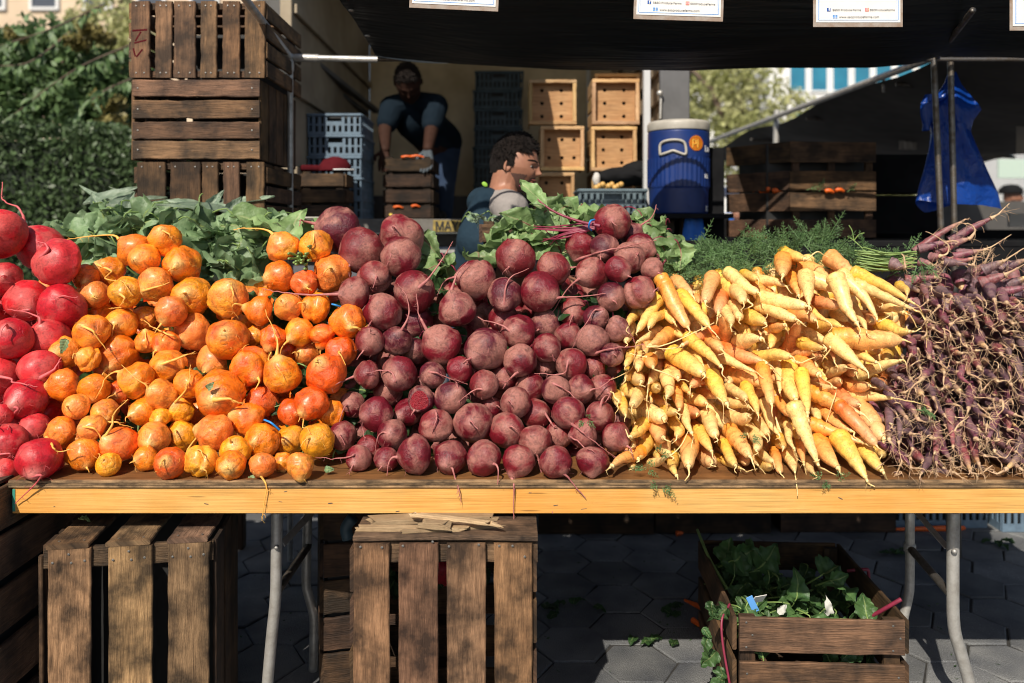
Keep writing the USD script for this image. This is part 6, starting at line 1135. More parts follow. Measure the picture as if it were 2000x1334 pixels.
FRONT = np.array(SPH)
ib = np.random.default_rng(90)
for kind in ('red', 'gold', 'dark'):
    g_, c_ = [], []
    for v in np.arange(585, 900, 36):
        for u in np.arange(-60, 1215, 38):
            uu, vv = u + ib.uniform(-9, 9), v + ib.uniform(-9, 9)
            if kind_at(uu + (vv - 700) * -0.1) != kind: continue
            y_ = float(heapY(vv)) + .2; r_ = 25 * y_ / F; c = P(uu, vv, y_); c[2] = max(c[2], TZ + r_)
            g_.append((np.array(ICO2.vertices) * r_ * (.9 + .2 * meshkit.fbm(np.array(ICO2.vertices) * 1.5 + ib.uniform(0, 50), 2, 3))[:, None] + c, ICO2.faces)); c_.append(np.repeat(np.array([TINTS[kind][int(ib.integers(len(TINTS[kind])))]]), len(ICO2.vertices), 0))
    single('inner_beets', f'{KIND[kind]}s packed deep inside their heap, seen only through its gaps', 'beets', join(g_), {'red': 'red_beet_skin', 'gold': 'golden_beet_skin', 'dark': 'dark_beet_skin'}[kind], kind='stuff', col=np.vstack(c_))
for kind in ('red', 'gold', 'dark'):
    mine = [b for b in BE if b['kind'] == kind]
    ranks([b for b in mine if not b['fill']], 58)
    for b in mine:
        rs = np.random.default_rng(int(b['u'] * 7 + b['v'] * 131) + 5)
        w, f, col, c, r, d, tipv, ti = beet_shape(b, rs)
        cut = (b['u'], b['v']) == CUT
        base = c - [0, 0, r]
        size = 'small' if b['r'] < 25 else 'large' if b['r'] > 36 else 'medium'
        if b['fill']:
            lab = f'{KIND[kind]} mostly hidden in the gaps deep inside the heap of {KIND[kind]}s'
            grp = f'{KIND[kind]}s glimpsed inside the heap'
        else:
            lab = f'{size} {TNAME[kind][ti]} {kind if kind == "gold" else ""} beet{" cut open" if cut else ", long tail" if b["tail"] and len(b["tail"]) > 3 else ""}, {ORD[b["ord"]]} from left, {"bottom row" if b["row"] == 0 else ORD[b["row"]] + " row up"} of {kind.replace("gold", "golden")} heap'.replace(' gold beet', ' golden beet').replace('  ', ' ')
            grp = f'{KIND[kind]}s heaped on the table'
        t = thing('beet', lab, 'beet', base, grp)
        if cut:   # sliced face towards the viewer
            n_ = unit([-0.12, -1, 0.12]); h = w @ n_; w = w - np.clip(h - r * 0.62, 0, None)[:, None] * n_
        part(t, 'root_body', (w + c, f), {'red': 'red_beet_skin', 'gold': 'golden_beet_skin', 'dark': 'dark_beet_skin'}[kind], col=col)
        if cut:
            ang = np.linspace(0, 2 * np.pi, 25)[:-1]; x_ = unit(np.cross(n_, [0, 0, 1])); y_ = np.cross(n_, x_); rr = r * 0.7 * (1 + 0.06 * np.sin(3 * ang))
            v_ = c + n_ * (r * 0.62 + 0.0015) + rr[:, None] * (np.cos(ang)[:, None] * x_ + np.sin(ang)[:, None] * y_)
            part(t, 'cut_face', (np.vstack([v_, c + n_ * (r * 0.62 + 0.002)]), np.array([[24, i, (i + 1) % 24] for i in range(24)] + [[24, (i + 1) % 24, i] for i in range(24)])), 'beet_flesh', smooth=False)
        if b['fill']: continue
        hv = (w + c)[(w @ d > r * .55)]; hv = hv[hv[:, 1] < c[1]]
        if len(hv) > 3: part(t, 'root_hair', hair_geo(hv, int(rs.integers(8, 16) if kind == 'red' else rs.integers(2, 7)), 0.02 if kind == 'red' else .014, rs, 0.00045), TAILM[kind], kind='stuff')
        if b['tail'] and len(b['tail']) > 1:
            # long traced tail: leaves the tip and lies over the roots in front of it
            pts = [tipv - d * 0.003]; prev = tipv[1]
            tl = b['tail'][1:]; dense = curve(np.array([b['tail'][0]] + tl, float), 4 * len(tl) + 1)[2:]
            for q, (u, v) in enumerate(dense):
                y = front(u, v, prev + 0.01) - 0.006
                if v > 940: y = min(y, 2.128 - 0.004)
                y = np.clip(y, prev - 0.03, prev + 0.025); y = min(y, front(u, v, 9) - 0.003); prev = y; pts.append(P(u, v, y))
            pts = np.array(pts)
            for _ in range(2): pts[1:-1, 1] = np.minimum(pts[1:-1, 1], (pts[:-2, 1] + pts[2:, 1]) / 2)
            g, cl = tail_geo(pts, r * 0.045 + 0.001, rs)
            tp = part(t, 'tail_root', g, TAILM[kind])
            part(tp, 'root_hair', hair_geo(cl[len(cl) // 5:], int(rs.integers(3, 8)), 0.016, rs, 0.00055), TAILM[kind], kind='stuff')
        else:
            # short tail curling down from the tip
            L = r * rs.uniform(0.25, 0.9) * (1.6 if rs.random() < 0.25 else 1); side = unit(np.cross(d, rs.normal(size=3)))
            p3 = [tipv - d * 0.002, tipv + d * L * 0.35, tipv + d * L * 0.6 + side * L * 0.2 + [0, 0, -L * 0.15], tipv + d * L * 0.7 + side * L * 0.5 + [0, 0, -L * 0.55]]
            g, cl = tail_geo(p3, r * 0.055 + 0.001, rs)
            tp = part(t, 'tail_root', g, TAILM[kind])
            if rs.random() < 0.5: part(tp, 'root_hair', hair_geo(cl[2:], int(rs.integers(2, 6)), 0.013, rs, 0.0005), TAILM[kind], kind='stuff')

# ------------------------------------------------------------------ yellow and orange carrots: (head u, v, tip u, v, width, tint[, tail points])
YC = '''1301 561 1344 640 30 o|1322 550 1351 577 25 p|1389 550 1378 590 28 p|1412 550 1461 588 33 y|1434 540 1481 572 25 c|1407 585 1403 612 28 d|1286 585 1245 647 22 y|1294 595 1317 630 22 y|1340 586 1385 638 25 y|1290 615 1267 640 20 y|1308 637 1337 660 27 y|1417 668 1405 616 33 o|1419 612 1428 635 23 c|1302 655 1268 676 28 o 1267 678 1310 670 1395 630|1280 650 1245 668 20 c 1242 672 1240 690 1232 722 1190 742|1322 685 1265 697 30 c 1256 696 1228 690|1387 650 1330 675 22 d 1325 678 1295 682 1268 677|1387 666 1410 684 25 o|1357 670 1408 716 27 y|1326 698 1375 732 35 y|1353 690 1373 714 21 y|1407 696 1470 725 23 c 1474 727 1495 738|1425 688 1495 708 35 d 1502 712 1530 740|1232 690 1222 715 17 y|1250 700 1247 722 21 c|1271 706 1276 718 27 o 1280 722 1320 738 1345 746|1311 718 1325 738 27 o|1440 630 1463 668 23 y|1452 668 1488 662 33 c|1466 620 1495 632 31 y|1463 597 1497 612 18 y|1436 600 1445 622 23 c|1478 565 1520 590 29 o|1540 498 1574 507 28 y 1580 504 1596 492 1617 502|1529 513 1529 538 34 o|1566 522 1622 548 35 o|1634 512 1683 550 33 p|1480 548 1532 558 25 c|1458 537 1480 545 19 y|1548 548 1560 578 22 o|1575 548 1580 594 31 c|1595 548 1680 575 34 c|1640 560 1674 632 35 c|1657 550 1712 620 27 c 1716 628 1738 616|1505 585 1576 598 27 c|1490 575 1525 590 33 o|1497 602 1555 624 25 c|1555 617 1593 626 25 o|1578 602 1616 628 21 y|1592 588 1640 598 25 d|1602 637 1647 640 27 y|1540 683 1560 630 35 d|1512 642 1535 634 25 o 1538 640 1541 652|1572 650 1620 676 25 c 1622 682 1608 700 1604 708|1630 668 1645 655 27 o|1652 661 1762 664 41 o|1636 675 1690 722 31 c|1660 684 1712 708 29 y|1558 690 1587 684 27 p|1485 698 1545 697 25 y|1520 702 1560 708 21 c 1565 708 1600 696|1447 716 1510 722 16 y|1572 715 1602 733 37 o 1606 738 1626 756|1575 672 1610 680 23 y|1625 680 1630 706 17 d|1688 542 1780 590 27 y 1795 600 1812 630|1692 563 1785 605 22 c 1800 614 1810 640 1810 678|1722 596 1768 612 29 c 1776 616 1790 640|1697 576 1722 592 18 y|1730 635 1780 648 29 y 1790 646 1800 640|1695 725 1760 704 27 c|1662 724 1672 728 25 p|1630 727 1652 717 21 c|1672 610 1692 646 19 c 1694 652 1712 660|1690 620 1702 626 26 d|1655 752 1698 753 27 o|1640 770 1678 790 29 d|1675 772 1745 778 23 c 1760 780 1820 796|1605 775 1682 808 33 o|1615 805 1663 842 29 o|1655 808 1712 870 27 d|1685 805 1728 858 42 p|1605 835 1690 866 27 o 1700 872 1706 874|1650 870 1692 935 38 y 1697 945 1708 952|1605 875 1638 915 41 o|1690 880 1725 922 35 y 1727 928 1732 938|1697 870 1722 890 21 y|1492 730 1507 790 25 o|1522 715 1523 765 25 c 1524 770 1525 775|1543 727 1555 782 34 y|1568 745 1577 810 29 y 1578 818 1580 824|1440 735 1492 748 37 o|1462 765 1480 808 25 y|1432 788 1465 796 21 c|1430 760 1457 780 19 c|1498 800 1522 850 21 c|1525 790 1548 815 21 o|1560 815 1597 905 33 c 1601 912 1620 922 1648 934|1592 798 1602 848 23 c|1540 840 1552 878 17 c 1554 886 1565 903|1540 890 1552 920 27 c 1554 930 1558 968|1563 870 1570 905 19 o 1572 915 1582 940 1606 962|1580 905 1590 925 21 c|1515 890 1524 923 21 o|1433 850 1465 892 31 o|1418 875 1437 910 21 y|1522 862 1530 874 27 y|1485 828 1500 848 21 c|1468 838 1493 853 21 c|1475 855 1477 880 21 c|1485 885 1510 902 17 c|1450 838 1460 846 23 y|1465 890 1480 908 16 c 1490 920 1510 940 1530 958|1430 815 1463 812 25 c|1590 757 1628 757 23 c 1634 762 1625 790 1612 832|1625 755 1640 742 25 o|1246 740 1253 746 28 c|1280 732 1268 748 25 c 1266 754 1263 790 1268 824|1280 756 1284 754 21 y|1303 742 1302 776 27 c 1302 782 1303 800|1222 755 1240 775 31 y|1230 730 1222 738 25 y|1255 765 1260 780 23 y|1246 772 1236 792 23 c|1232 820 1210 788 31 c 1206 782 1192 764|1203 775 1206 790 21 y|1262 805 1297 818 37 c|1255 832 1230 855 27 y 1226 850 1222 838|1285 838 1296 855 34 p|1262 865 1246 897 31 y|1240 888 1193 912 27 o 1188 916 1181 921|1233 866 1236 872 17 c|1322 770 1327 800 25 o|1340 778 1380 788 25 y|1372 742 1350 754 21 d|1330 752 1350 770 19 y|1395 745 1420 790 33 y|1375 768 1400 776 21 o 1406 780 1414 794 1412 840|1348 804 1362 809 29 d|1380 798 1436 843 28 c|1337 808 1352 848 21 c 1354 856 1346 888|1385 820 1398 852 27 c|1315 825 1322 852 23 y|1370 850 1390 882 27 y|1348 872 1345 912 35 o|1378 892 1392 903 33 p|1295 870 1310 890 31 c|1275 905 1300 894 21 c 1312 888 1330 870 1344 842|1315 900 1322 930 25 y|1325 858 1330 872 25 o|1410 898 1450 916 16 y 1460 920 1480 915|1405 860 1421 872 23 o|1300 802 1320 805 21 y|1282 780 1312 798 23 o|1358 830 1366 841 19 o|1440 570 1452 590 24 c|1760 560 1772 575 18 y|1240 615 1225 640 20 y|1232 640 1222 668 20 c|1215 790 1222 812 24 y|1225 905 1235 912 22 y'''
COLS = dict(c=(0.86, 0.55, 0.18), y=(0.84, 0.46, 0.035), o=(0.84, 0.27, 0.014), d=(0.66, 0.12, 0.006), p=(0.78, 0.3, 0.08))
CN = dict(c='cream', y='yellow', o='orange', d='deep orange', p='peach')
CA = []
for s in YC.split('|'):
    w = s.split(); a = list(map(float, w[:5])); a[4] *= 1.14; tl = list(map(float, w[6:]))
    CA.append(dict(h=np.array(a[0:2]), t=np.array(a[2:4]), w=a[4], c=w[5], tail=[(tl[i], tl[i + 1]) for i in range(0, len(tl), 2)], kind='yellow', fill=False))
# the ones glimpsed further back in the heap
cr = np.random.default_rng(5)
def in_yellow(u, v):
    l = np.interp(v, [540, 580, 640, 700, 780, 930], [1300, 1262, 1225, 1215, 1200, 1190]); r = np.interp(v, [500, 560, 600, 660, 720, 780, 880, 930], [1680, 1720, 1770, 1760, 1745, 1710, 1715, 1735]); t = np.interp(u, [1290, 1400, 1500, 1560, 1640, 1780], [560, 545, 545, 505, 515, 600])
    return l < u < r and t + 12 < v < 915
def near_c(u, v):
    for c in CA:
        d = c['t'] - c['h']; s = np.clip(((u - c['h'][0]) * d[0] + (v - c['h'][1]) * d[1]) / (d @ d + 1), 0, 1); q = c['h'] + d * s
        if (q[0] - u)**2 + (q[1] - v)**2 < (c['w'] * 0.4)**2: return True
    return False
for v in np.arange(530, 915, 15):
    for u in np.arange(1195, 1790, 15):
        uu, vv = u + cr.uniform(-4, 4), v + cr.uniform(-4, 4)
        if in_yellow(uu, vv) and not near_c(uu, vv):
            a = cr.uniform(0.2, 2.4); L = cr.uniform(8, 26)
            CA.append(dict(h=np.array([uu - math.cos(a) * L * .5, vv - math.sin(a) * L * .5]), t=np.array([uu + math.cos(a) * L * .5, vv + math.sin(a) * L * .5]), w=cr.uniform(23, 29), c=cr.choice(list('cyoycd')), tail=[], kind='yellow', fill=True))
# purple ones: the traced top of the heap, then the mass of tips
PT = '''1791 489 1883 430 20|1800 485 1858 471 20|1832 490 1895 465 26 1904 452 1898 440 1876 434|1861 468 1940 424 24 1950 418 1958 410 1971 398|1873 493 1925 486 19 1940 480 1975 458|1845 508 1905 503 19 1912 502 1918 503|1775 548 1828 541 25 1836 545 1834 551 1803 552|1758 552 1800 572 22 1808 575 1830 580|1897 542 1924 512 23 1930 500 1935 484|1900 556 1928 532 23 1936 520 1940 497|1926 526 1962 509 25 1975 500 2002 484|1920 552 1965 535 31 1980 528 2003 514|1970 556 2005 540 26|1889 540 1902 514 17 1905 505 1910 494|1955 524 2005 506 24|1822 502 1838 500 20 1850 495 1852 480 1832 465 1808 452|1800 512 1822 518 18 1828 515 1833 508|1832 525 1842 512 18 1848 508 1862 501|1805 535 1822 530 17|1868 500 1922 488 18|1850 512 1893 517 18|1780 600 1810 622 22 1825 630 1828 612 1820 600|1862 600 1900 600 34|1790 590 1806 603 18|1745 515 1768 522 26 1766 505 1760 496|1960 570 2010 560 22|1965 590 2010 585 26'''
for s in PT.split('|'):
    a = list(map(float, s.split())); tl = a[5:]
    CA.append(dict(h=np.array(a[0:2]), t=np.array(a[2:4]), w=a[4], c='u', tail=[(tl[i], tl[i + 1]) for i in range(0, len(tl), 2)], kind='purple', fill=False, top=True))
pr = np.random.default_rng(21); pts = []
for _ in range(9000):
    u, v = pr.uniform(1700, 2075), pr.uniform(535, 925)
    l = np.interp(v, [500, 560, 620, 680, 720, 760, 850, 900, 930], [1770, 1800, 1812, 1785, 1765, 1735, 1728, 1738, 1760])
    if u < l or v < np.interp(u, [1750, 1830, 1900, 2000, 2080], [560, 560, 575, 590, 590]) or any((u - a)**2 + ((v - b) * 1.12)**2 < 19.3**2 for a, b in pts): continue
    pts.append((u, v))
for u, v in pts:
    low = np.clip((v - 700) / 200, 0, 1)
    a = pr.normal(0.55 + 0.35 * low, 0.6); L = pr.uniform(10, 26) + low * pr.uniform(15, 45)
    d = np.array([math.cos(a), math.sin(a)]) * L; tl = []
    if pr.random() < 0.75:
        e = np.array([u, v]) + d * 0.1; a2 = a + pr.normal(0, 0.9); a3 = a2 + pr.normal(0.2, 0.9); l2 = pr.uniform(8, 24)
        tl = [tuple(np.array([u, v]) + np.array([math.cos(a2), math.sin(a2)]) * l2), tuple(np.array([u, v]) + np.array([math.cos(a2), math.sin(a2)]) * l2 + np.array([math.cos(a3), math.sin(a3)]) * l2 * 1.2)]
    CA.append(dict(h=np.array([u, v]) - d, t=np.array([u, v], float), w=pr.uniform(16, 25), c='u', tail=tl, kind='purple', fill=False, top=False))

for c in CA:
    l = np.linalg.norm(c['t'] - c['h']) / 700; L3 = 0.15 if c['kind'] == 'yellow' else 0.14
    c['dy'] = 0.03 if c.get('top') else float(np.clip(math.sqrt(max(L3**2 - l**2, 0)), 0.035, 0.12))
    vt = c['t'][1]; c['Y'] = float(heapY(vt)) - 0.012 + (0.085 if c['fill'] else 0) + (0.05 if c.get('top') else 0)
    if vt > 890: c['Y'] = min(c['Y'], F * (H - TZ) / (vt + c['w'] * 0.3 - HZ))
K = 6; S = np.linspace(0, 1, K)
hu = np.array([c['h'] for c in CA]); tu = np.array([c['t'] for c in CA]); ww = np.array([c['w'] for c in CA]); Yc = np.array([c['Y'] for c in CA]); dy = np.array([c['dy'] for c in CA])
px = hu[:, None] + (tu - hu)[:, None] * S[None, :, None]; pr_ = ww[:, None] / 2 * (1 - 0.5 * S[None] ** 1.8)
own = np.repeat(np.arange(len(CA)), K)
for it in range(34):
    yy = Yc[:, None] + dy[:, None] * (1 - S[None]); c3 = np.stack([(px[..., 0] - 1000) * yy / F, yy, H - (px[..., 1] - HZ) * yy / F], -1).reshape(-1, 3); r3 = (pr_ * yy / F).ravel() * 0.9
    mvs = np.zeros(len(CA))
    for i0 in range(0, len(c3), 600):
        d = c3[i0:i0 + 600, None] - c3[None]; D = np.sqrt((d**2).sum(-1)); ov = np.clip(r3[i0:i0 + 600, None] + r3[None] - D, 0, None); ov[own[i0:i0 + 600, None] == own[None]] = 0
        np.add.at(mvs, own[i0:i0 + 600], (ov * np.sign(Yc[own[i0:i0 + 600]][:, None] - Yc[own][None])).max(1) + (ov * np.sign(Yc[own[i0:i0 + 600]][:, None] - Yc[own][None])).min(1))
    Yc = np.maximum(Yc + np.clip(mvs * 0.12, -0.002, 0.003), 2.14)
for c, y in zip(CA, Yc):
    c['Y'] = y
    for s in S:
        q = c['h'] + (c['t'] - c['h']) * s; SPH.append((q[0], q[1], c['w'] / 2 * (1 - 0.5 * s**1.8), y + c['dy'] * (1 - s)))
FRONT = np.array(SPH)

def kind_ok(c): return c['kind'] == 'yellow' or c['w'] > 22
def carrot(c, rs):
    n = 24 if not c['fill'] else 10; m = 11
    h = P(*c['h'], c['Y'] + c['dy']); t = P(*c['t'], c['Y'])
    d = unit(t - h); L = np.linalg.norm(t - h); side = unit(np.cross(d, rs.normal(size=3)))
    back = min(0.045, 0.02 + L * 0.2) * (0.3 if c.get('top') else 1.0)
    pts = curve([h - d * back, h, h + (t - h) * 0.5 + side * L * rs.normal(0, 0.045), t], n)
    s = np.linspace(0, 1, n); r0 = c['w'] / 2 * c['Y'] / F
    blunt = rs.random() < (0.55 if not c['tail'] else 0.0) and kind_ok(c)
    tipr = 0.56 if blunt else 0.26
    prof = np.where(s < 0.9, 1 - (1 - tipr) * np.clip(s / 0.95, 0, 1)**(2.4 if blunt else 1.9), 0)
    prof[0] = 0.45; prof[1] = 0.93
    k = s >= 0.9; prof[k] = tipr * np.sqrt(np.clip(1 - ((s[k] - 0.9) / 0.1)**2, 0.06, 1)) if blunt else np.interp(s[k], [0.9, 1], [tipr * 1.3, 0.1])
    prof *= 1 + 0.045 * rs.normal(size=n) * (s > 0.05)
    v, f = tube(pts, r0 * prof, m)
    lum = meshkit.fbm(v * 60, 2, int(rs.integers(1e6))) - 0.5
    cen = np.vstack([np.repeat(pts, m, 0), pts[0], pts[-1]]); v = cen + (v - cen) * (1 + 0.28 * lum)[:, None]
    ss = np.concatenate([np.repeat(s, m), [0, 1]])[:, None]
    ring = np.concatenate([np.repeat(rs.normal(0, 1, n), m), [0, 0]])[:, None]
    if c['kind'] == 'yellow':
        a = np.array(COLS[c['c']]) * rs.uniform(0.9, 1.08); b = a * 0.5 + np.array((0.86, 0.66, 0.36)) * 0.5
        col = a * (1 - ss**1.6) + b * ss**1.6; col = col * (1 - 0.06 * ring * (ring > 0)); g = np.clip(0.12 - ss, 0, 1) * 5; col = col * (1 - g) + np.array((0.45, 0.42, 0.08)) * g
    else:
        a = np.array([(0.13, 0.036, 0.062), (0.19, 0.045, 0.07), (0.08, 0.036, 0.055), (0.24, 0.065, 0.07), (0.11, 0.066, 0.075)][int(rs.integers(5))]) * rs.uniform(0.85, 1.25); b = np.array((0.7, 0.45, 0.2)) if rs.random() < 0.8 else np.array((0.45, 0.2, 0.2))
        e = np.clip((ss - rs.uniform(0.68, 0.98)) / 0.25, 0, 1); col = a * (1 - e) + b * e; col = col * (1 + 0.3 * np.clip(ring, -1, 1.4))
    return v, f, np.clip(col, 0.01, 0.95), pts, r0

dg, dcol = [], []
dr = np.random.default_rng(55)
for kind, (ua, ub, step) in (('yellow', (1200, 1790, 23)), ('purple', (1735, 2080, 23))):
    g_, c_ = [], []
    for v in np.arange(545 if kind == 'yellow' else 560, 905, step):
        for u in np.arange(ua, ub, step):
            uu, vv = u + dr.uniform(-6, 6), v + dr.uniform(-6, 6)
            if (kind == 'yellow') != in_yellow(uu, vv): continue
            a = dr.uniform(0.1, 2.6); L = dr.uniform(10, 30); Yq = float(heapY(vv)) + .17
            c = dict(h=np.array([uu - math.cos(a) * L, vv - math.sin(a) * L]), t=np.array([uu + math.cos(a) * L, vv + math.sin(a) * L]), w=dr.uniform(26, 34), c=dr.choice(list('cyoycd')), tail=[], kind=kind, fill=True, Y=Yq, dy=.04)
            v_, f_, col_, _, _ = carrot(c, dr); g_.append((v_, f_)); c_.append(col_)
    single('inner_carrots' if kind == 'yellow' else 'inner_purple_carrots', f'{kind} carrots packed deep inside the {kind} heap, seen only through its gaps', 'carrots', join(g_), 'carrot_skin' if kind == 'yellow' else 'purple_carrot_skin', col=np.vstack(c_), kind='stuff')
for kind in ('yellow', 'purple'):
    mine = [c for c in CA if c['kind'] == kind]
    for c in mine: c['u'], c['v'] = c['t']
    ranks([c for c in mine if not c['fill']], 44)
    for c in mine:
        rs = np.random.default_rng(int(abs(c['u'] * 13 + c['v'] * 57)) + 3)
        v, f, col, pts, r0 = carrot(c, rs)
        if c['fill']:
            lab, grp = 'yellow carrot mostly hidden in the gaps deep inside the carrot heap', 'yellow carrots glimpsed inside the heap'
        else:
            dd = c['t'] - c['h']; dirn = ('right' if dd[0] > abs(dd[1]) * .5 else 'left' if dd[0] < -abs(dd[1]) * .5 else '') + (' and ' if abs(dd[0]) > abs(dd[1]) * .5 and abs(dd[1]) > abs(dd[0]) * .5 else '') + ('down' if dd[1] > abs(dd[0]) * .5 else 'up' if dd[1] < -abs(dd[0]) * .5 else '')
            nm = CN[c['c']] + ' carrot' if kind == 'yellow' else 'purple carrot'
            rn = rowname(c['row']).replace('row', 'tier')
            lab = f'{nm} pointing {dirn}, {ORD[min(c["ord"], 39)]} from left in {"bottom tier" if c["row"] == 0 else ORD[c["row"]] + " tier up"}'
            grp = f'{kind} carrots heaped on the table'
        t = thing('carrot' if kind == 'yellow' else 'purple_carrot', lab, 'carrot', v.mean(0) - [0, 0, r0], grp)
        part(t, 'root_body', (v, f), 'carrot_skin' if kind == 'yellow' else 'purple_carrot_skin', col=col)
        if c['fill']: continue
        tm_ = 'carrot_tail' if kind == 'yellow' else 'purple_tail'
        if c['tail']:
            q3 = [pts[-2], pts[-1]]; prev = pts[-1][1]
            dense = curve(np.array([tuple(c['t'])] + c['tail'], float), 3 * len(c['tail']) + 1)[1:]
            for u, v_ in dense:
                y = front(u, v_, prev + 0.01) - 0.006
                if c.get('top'): y = prev + 0.001
                if v_ > 940: y = min(y, 2.123)
                y = np.clip(y, prev - 0.02, prev + 0.02)
                if not c.get('top'): y = min(y, front(u, v_, 9) - 0.002)
                prev = y; q3.append(P(u, v_, y))
            g, cl = tail_geo(np.array(q3), r0 * (0.17 if kind == 'yellow' else 0.22), rs)
        else:
            e = pts[-1]; d = unit(pts[-1] - pts[-3]); L = rs.uniform(0.008, 0.03)
            g, cl = tail_geo([e - d * 0.003, e + d * L * 0.4, e + d * L * 0.8 + [rs.normal(0, .004), 0, -L * 0.3], e + d * L + [rs.normal(0, .008), 0, -L * 0.7]], r0 * 0.15, rs)
        tp = part(t, 'tail_root', g, tm_)
        if kind == 'purple':
            base = np.vstack([pts[11:], pts[-6:], cl[::2]])
            part(tp, 'root_hair', hair_geo(base, int(rs.integers(9, 18)), rs.uniform(0.025, 0.05), rs, 0.0006, (0.1, -0.8, -0.3)), tm_, kind='stuff')
        elif rs.random() < 0.75:
            part(tp, 'root_hair', hair_geo(np.vstack([pts[4:], cl]), int(rs.integers(3, 9)), 0.013, rs, 0.0005), tm_, kind='stuff')

lr = np.random.default_rng(31)
# greens of the golden beets, behind and between the golden heap
def scatter(n, poly, Yf, rs, md=20):
    from shapely.geometry import Polygon, Point
    pg = Polygon(poly); x0, y0, x1, y1 = pg.bounds; out = []
    for _ in range(n * 60):
        u, v = rs.uniform(x0, x1), rs.uniform(y0, y1)
        if pg.contains(Point(u, v)) and all((u - a)**2 + (v - b)**2 > md**2 for a, b in out): out.append((u, v))
        if len(out) >= n: break
    return [P(u, v, Yf(u, v) + rs.uniform(-0.03, 0.03)) for u, v in out]
GY = lambda u, v: 2.93 - (np.clip(v, 400, 580) - 400) / 180 * 0.22
for i, (poly, lab) in enumerate([
        ([(88, 440), (215, 438), (238, 470), (205, 515), (165, 510), (135, 470)], 'green beet leaves behind the large red beets at the left end'),
        ([(190, 415), (330, 425), (360, 450), (300, 455), (240, 455), (180, 450)], 'green beet leaves at the top of the golden heap, under the leek blades'),
        ([(345, 445), (440, 425), (460, 540), (410, 550), (385, 500)], 'green beet leaves spread right of the topmost golden beets'),
        ([(440, 425), (530, 430), (525, 500), (520, 560), (490, 570), (455, 540)], 'green beet leaves left of the two-by-two cluster of yellow golden beets')]):
    leaf_bunch('beet_greens', lab, 'beet greens', scatter(26, poly, GY, lr, 13), lr, 'golden_beet_leaf', 'green_stalk', 'leaf bunches behind the beet heaps', (0.12, 0.2), fold=0.28, ratio=0.36)
leaf_bunch('beet_greens', 'broad pale green beet leaves standing up left of the big dark beets', 'beet greens', [P(505, 425, 2.78), P(530, 440, 2.74), P(562, 450, 2.76), P(585, 452, 2.8), P(470, 445, 2.82)], lr, 'beet_leaf', 'green_stalk', 'leaf bunches behind the beet heaps', (0.17, 0.23), aim=0.3, fold=0.12, ratio=0.34)
leaf_bunch('beet_greens', 'few green beet leaves right of the topmost dark beets', 'beet greens', scatter(12, [(818, 470), (850, 480), (890, 540), (870, 565), (835, 545), (815, 500)], lambda u, v: 2.72, lr, 12) + [P(640, 440, 2.8), P(628, 430, 2.82)], lr, 'beet_leaf', 'red_stalk', 'leaf bunches behind the beet heaps', (0.09, 0.14))
leaf_bunch('beet_greens', 'crinkled pale green beet leaves heaped left of the topmost dark beet', 'beet greens', scatter(40, [(925, 500), (960, 450), (1010, 420), (1090, 405), (1150, 410), (1140, 450), (1100, 490), (1040, 470), (960, 510)], lambda u, v: 2.82 - (v - 400) / 110 * 0.12, lr, 14), lr, 'beet_leaf', 'red_stalk', 'leaf bunches behind the beet heaps', (0.11, 0.17), ruffle=0.2, aim=2.8, ratio=0.38)
leaf_bunch('beet_greens', 'green beet leaves hanging right of the topmost dark beet cluster', 'beet greens', scatter(20, [(1245, 425), (1290, 440), (1340, 490), (1320, 520), (1290, 510), (1260, 460)], lambda u, v: 2.8 - (v - 420) / 100 * 0.1, lr, 12), lr, 'beet_leaf', 'red_stalk', 'leaf bunches behind the beet heaps', (0.1, 0.15), aim=-0.4)
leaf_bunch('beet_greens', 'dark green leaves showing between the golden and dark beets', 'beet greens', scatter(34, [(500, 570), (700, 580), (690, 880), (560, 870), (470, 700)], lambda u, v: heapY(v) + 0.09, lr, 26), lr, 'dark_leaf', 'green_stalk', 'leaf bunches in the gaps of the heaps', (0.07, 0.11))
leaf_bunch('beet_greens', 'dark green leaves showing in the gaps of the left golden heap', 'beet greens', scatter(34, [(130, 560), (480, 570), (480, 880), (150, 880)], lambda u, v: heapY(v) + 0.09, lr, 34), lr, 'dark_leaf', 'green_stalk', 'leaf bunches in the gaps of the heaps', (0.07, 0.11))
leaf_bunch('beet_greens', 'dark green leaves showing in the gaps of the dark beet heap', 'beet greens', scatter(44, [(720, 560), (1220, 560), (1220, 880), (700, 880)], lambda u, v: heapY(v) + 0.09, lr, 34) + scatter(16, [(1060, 560), (1200, 590), (1220, 640), (1110, 630)], lambda u, v: 2.56, lr, 16), lr, 'dark_leaf', 'red_stalk', 'leaf bunches in the gaps of the heaps', (0.07, 0.12))
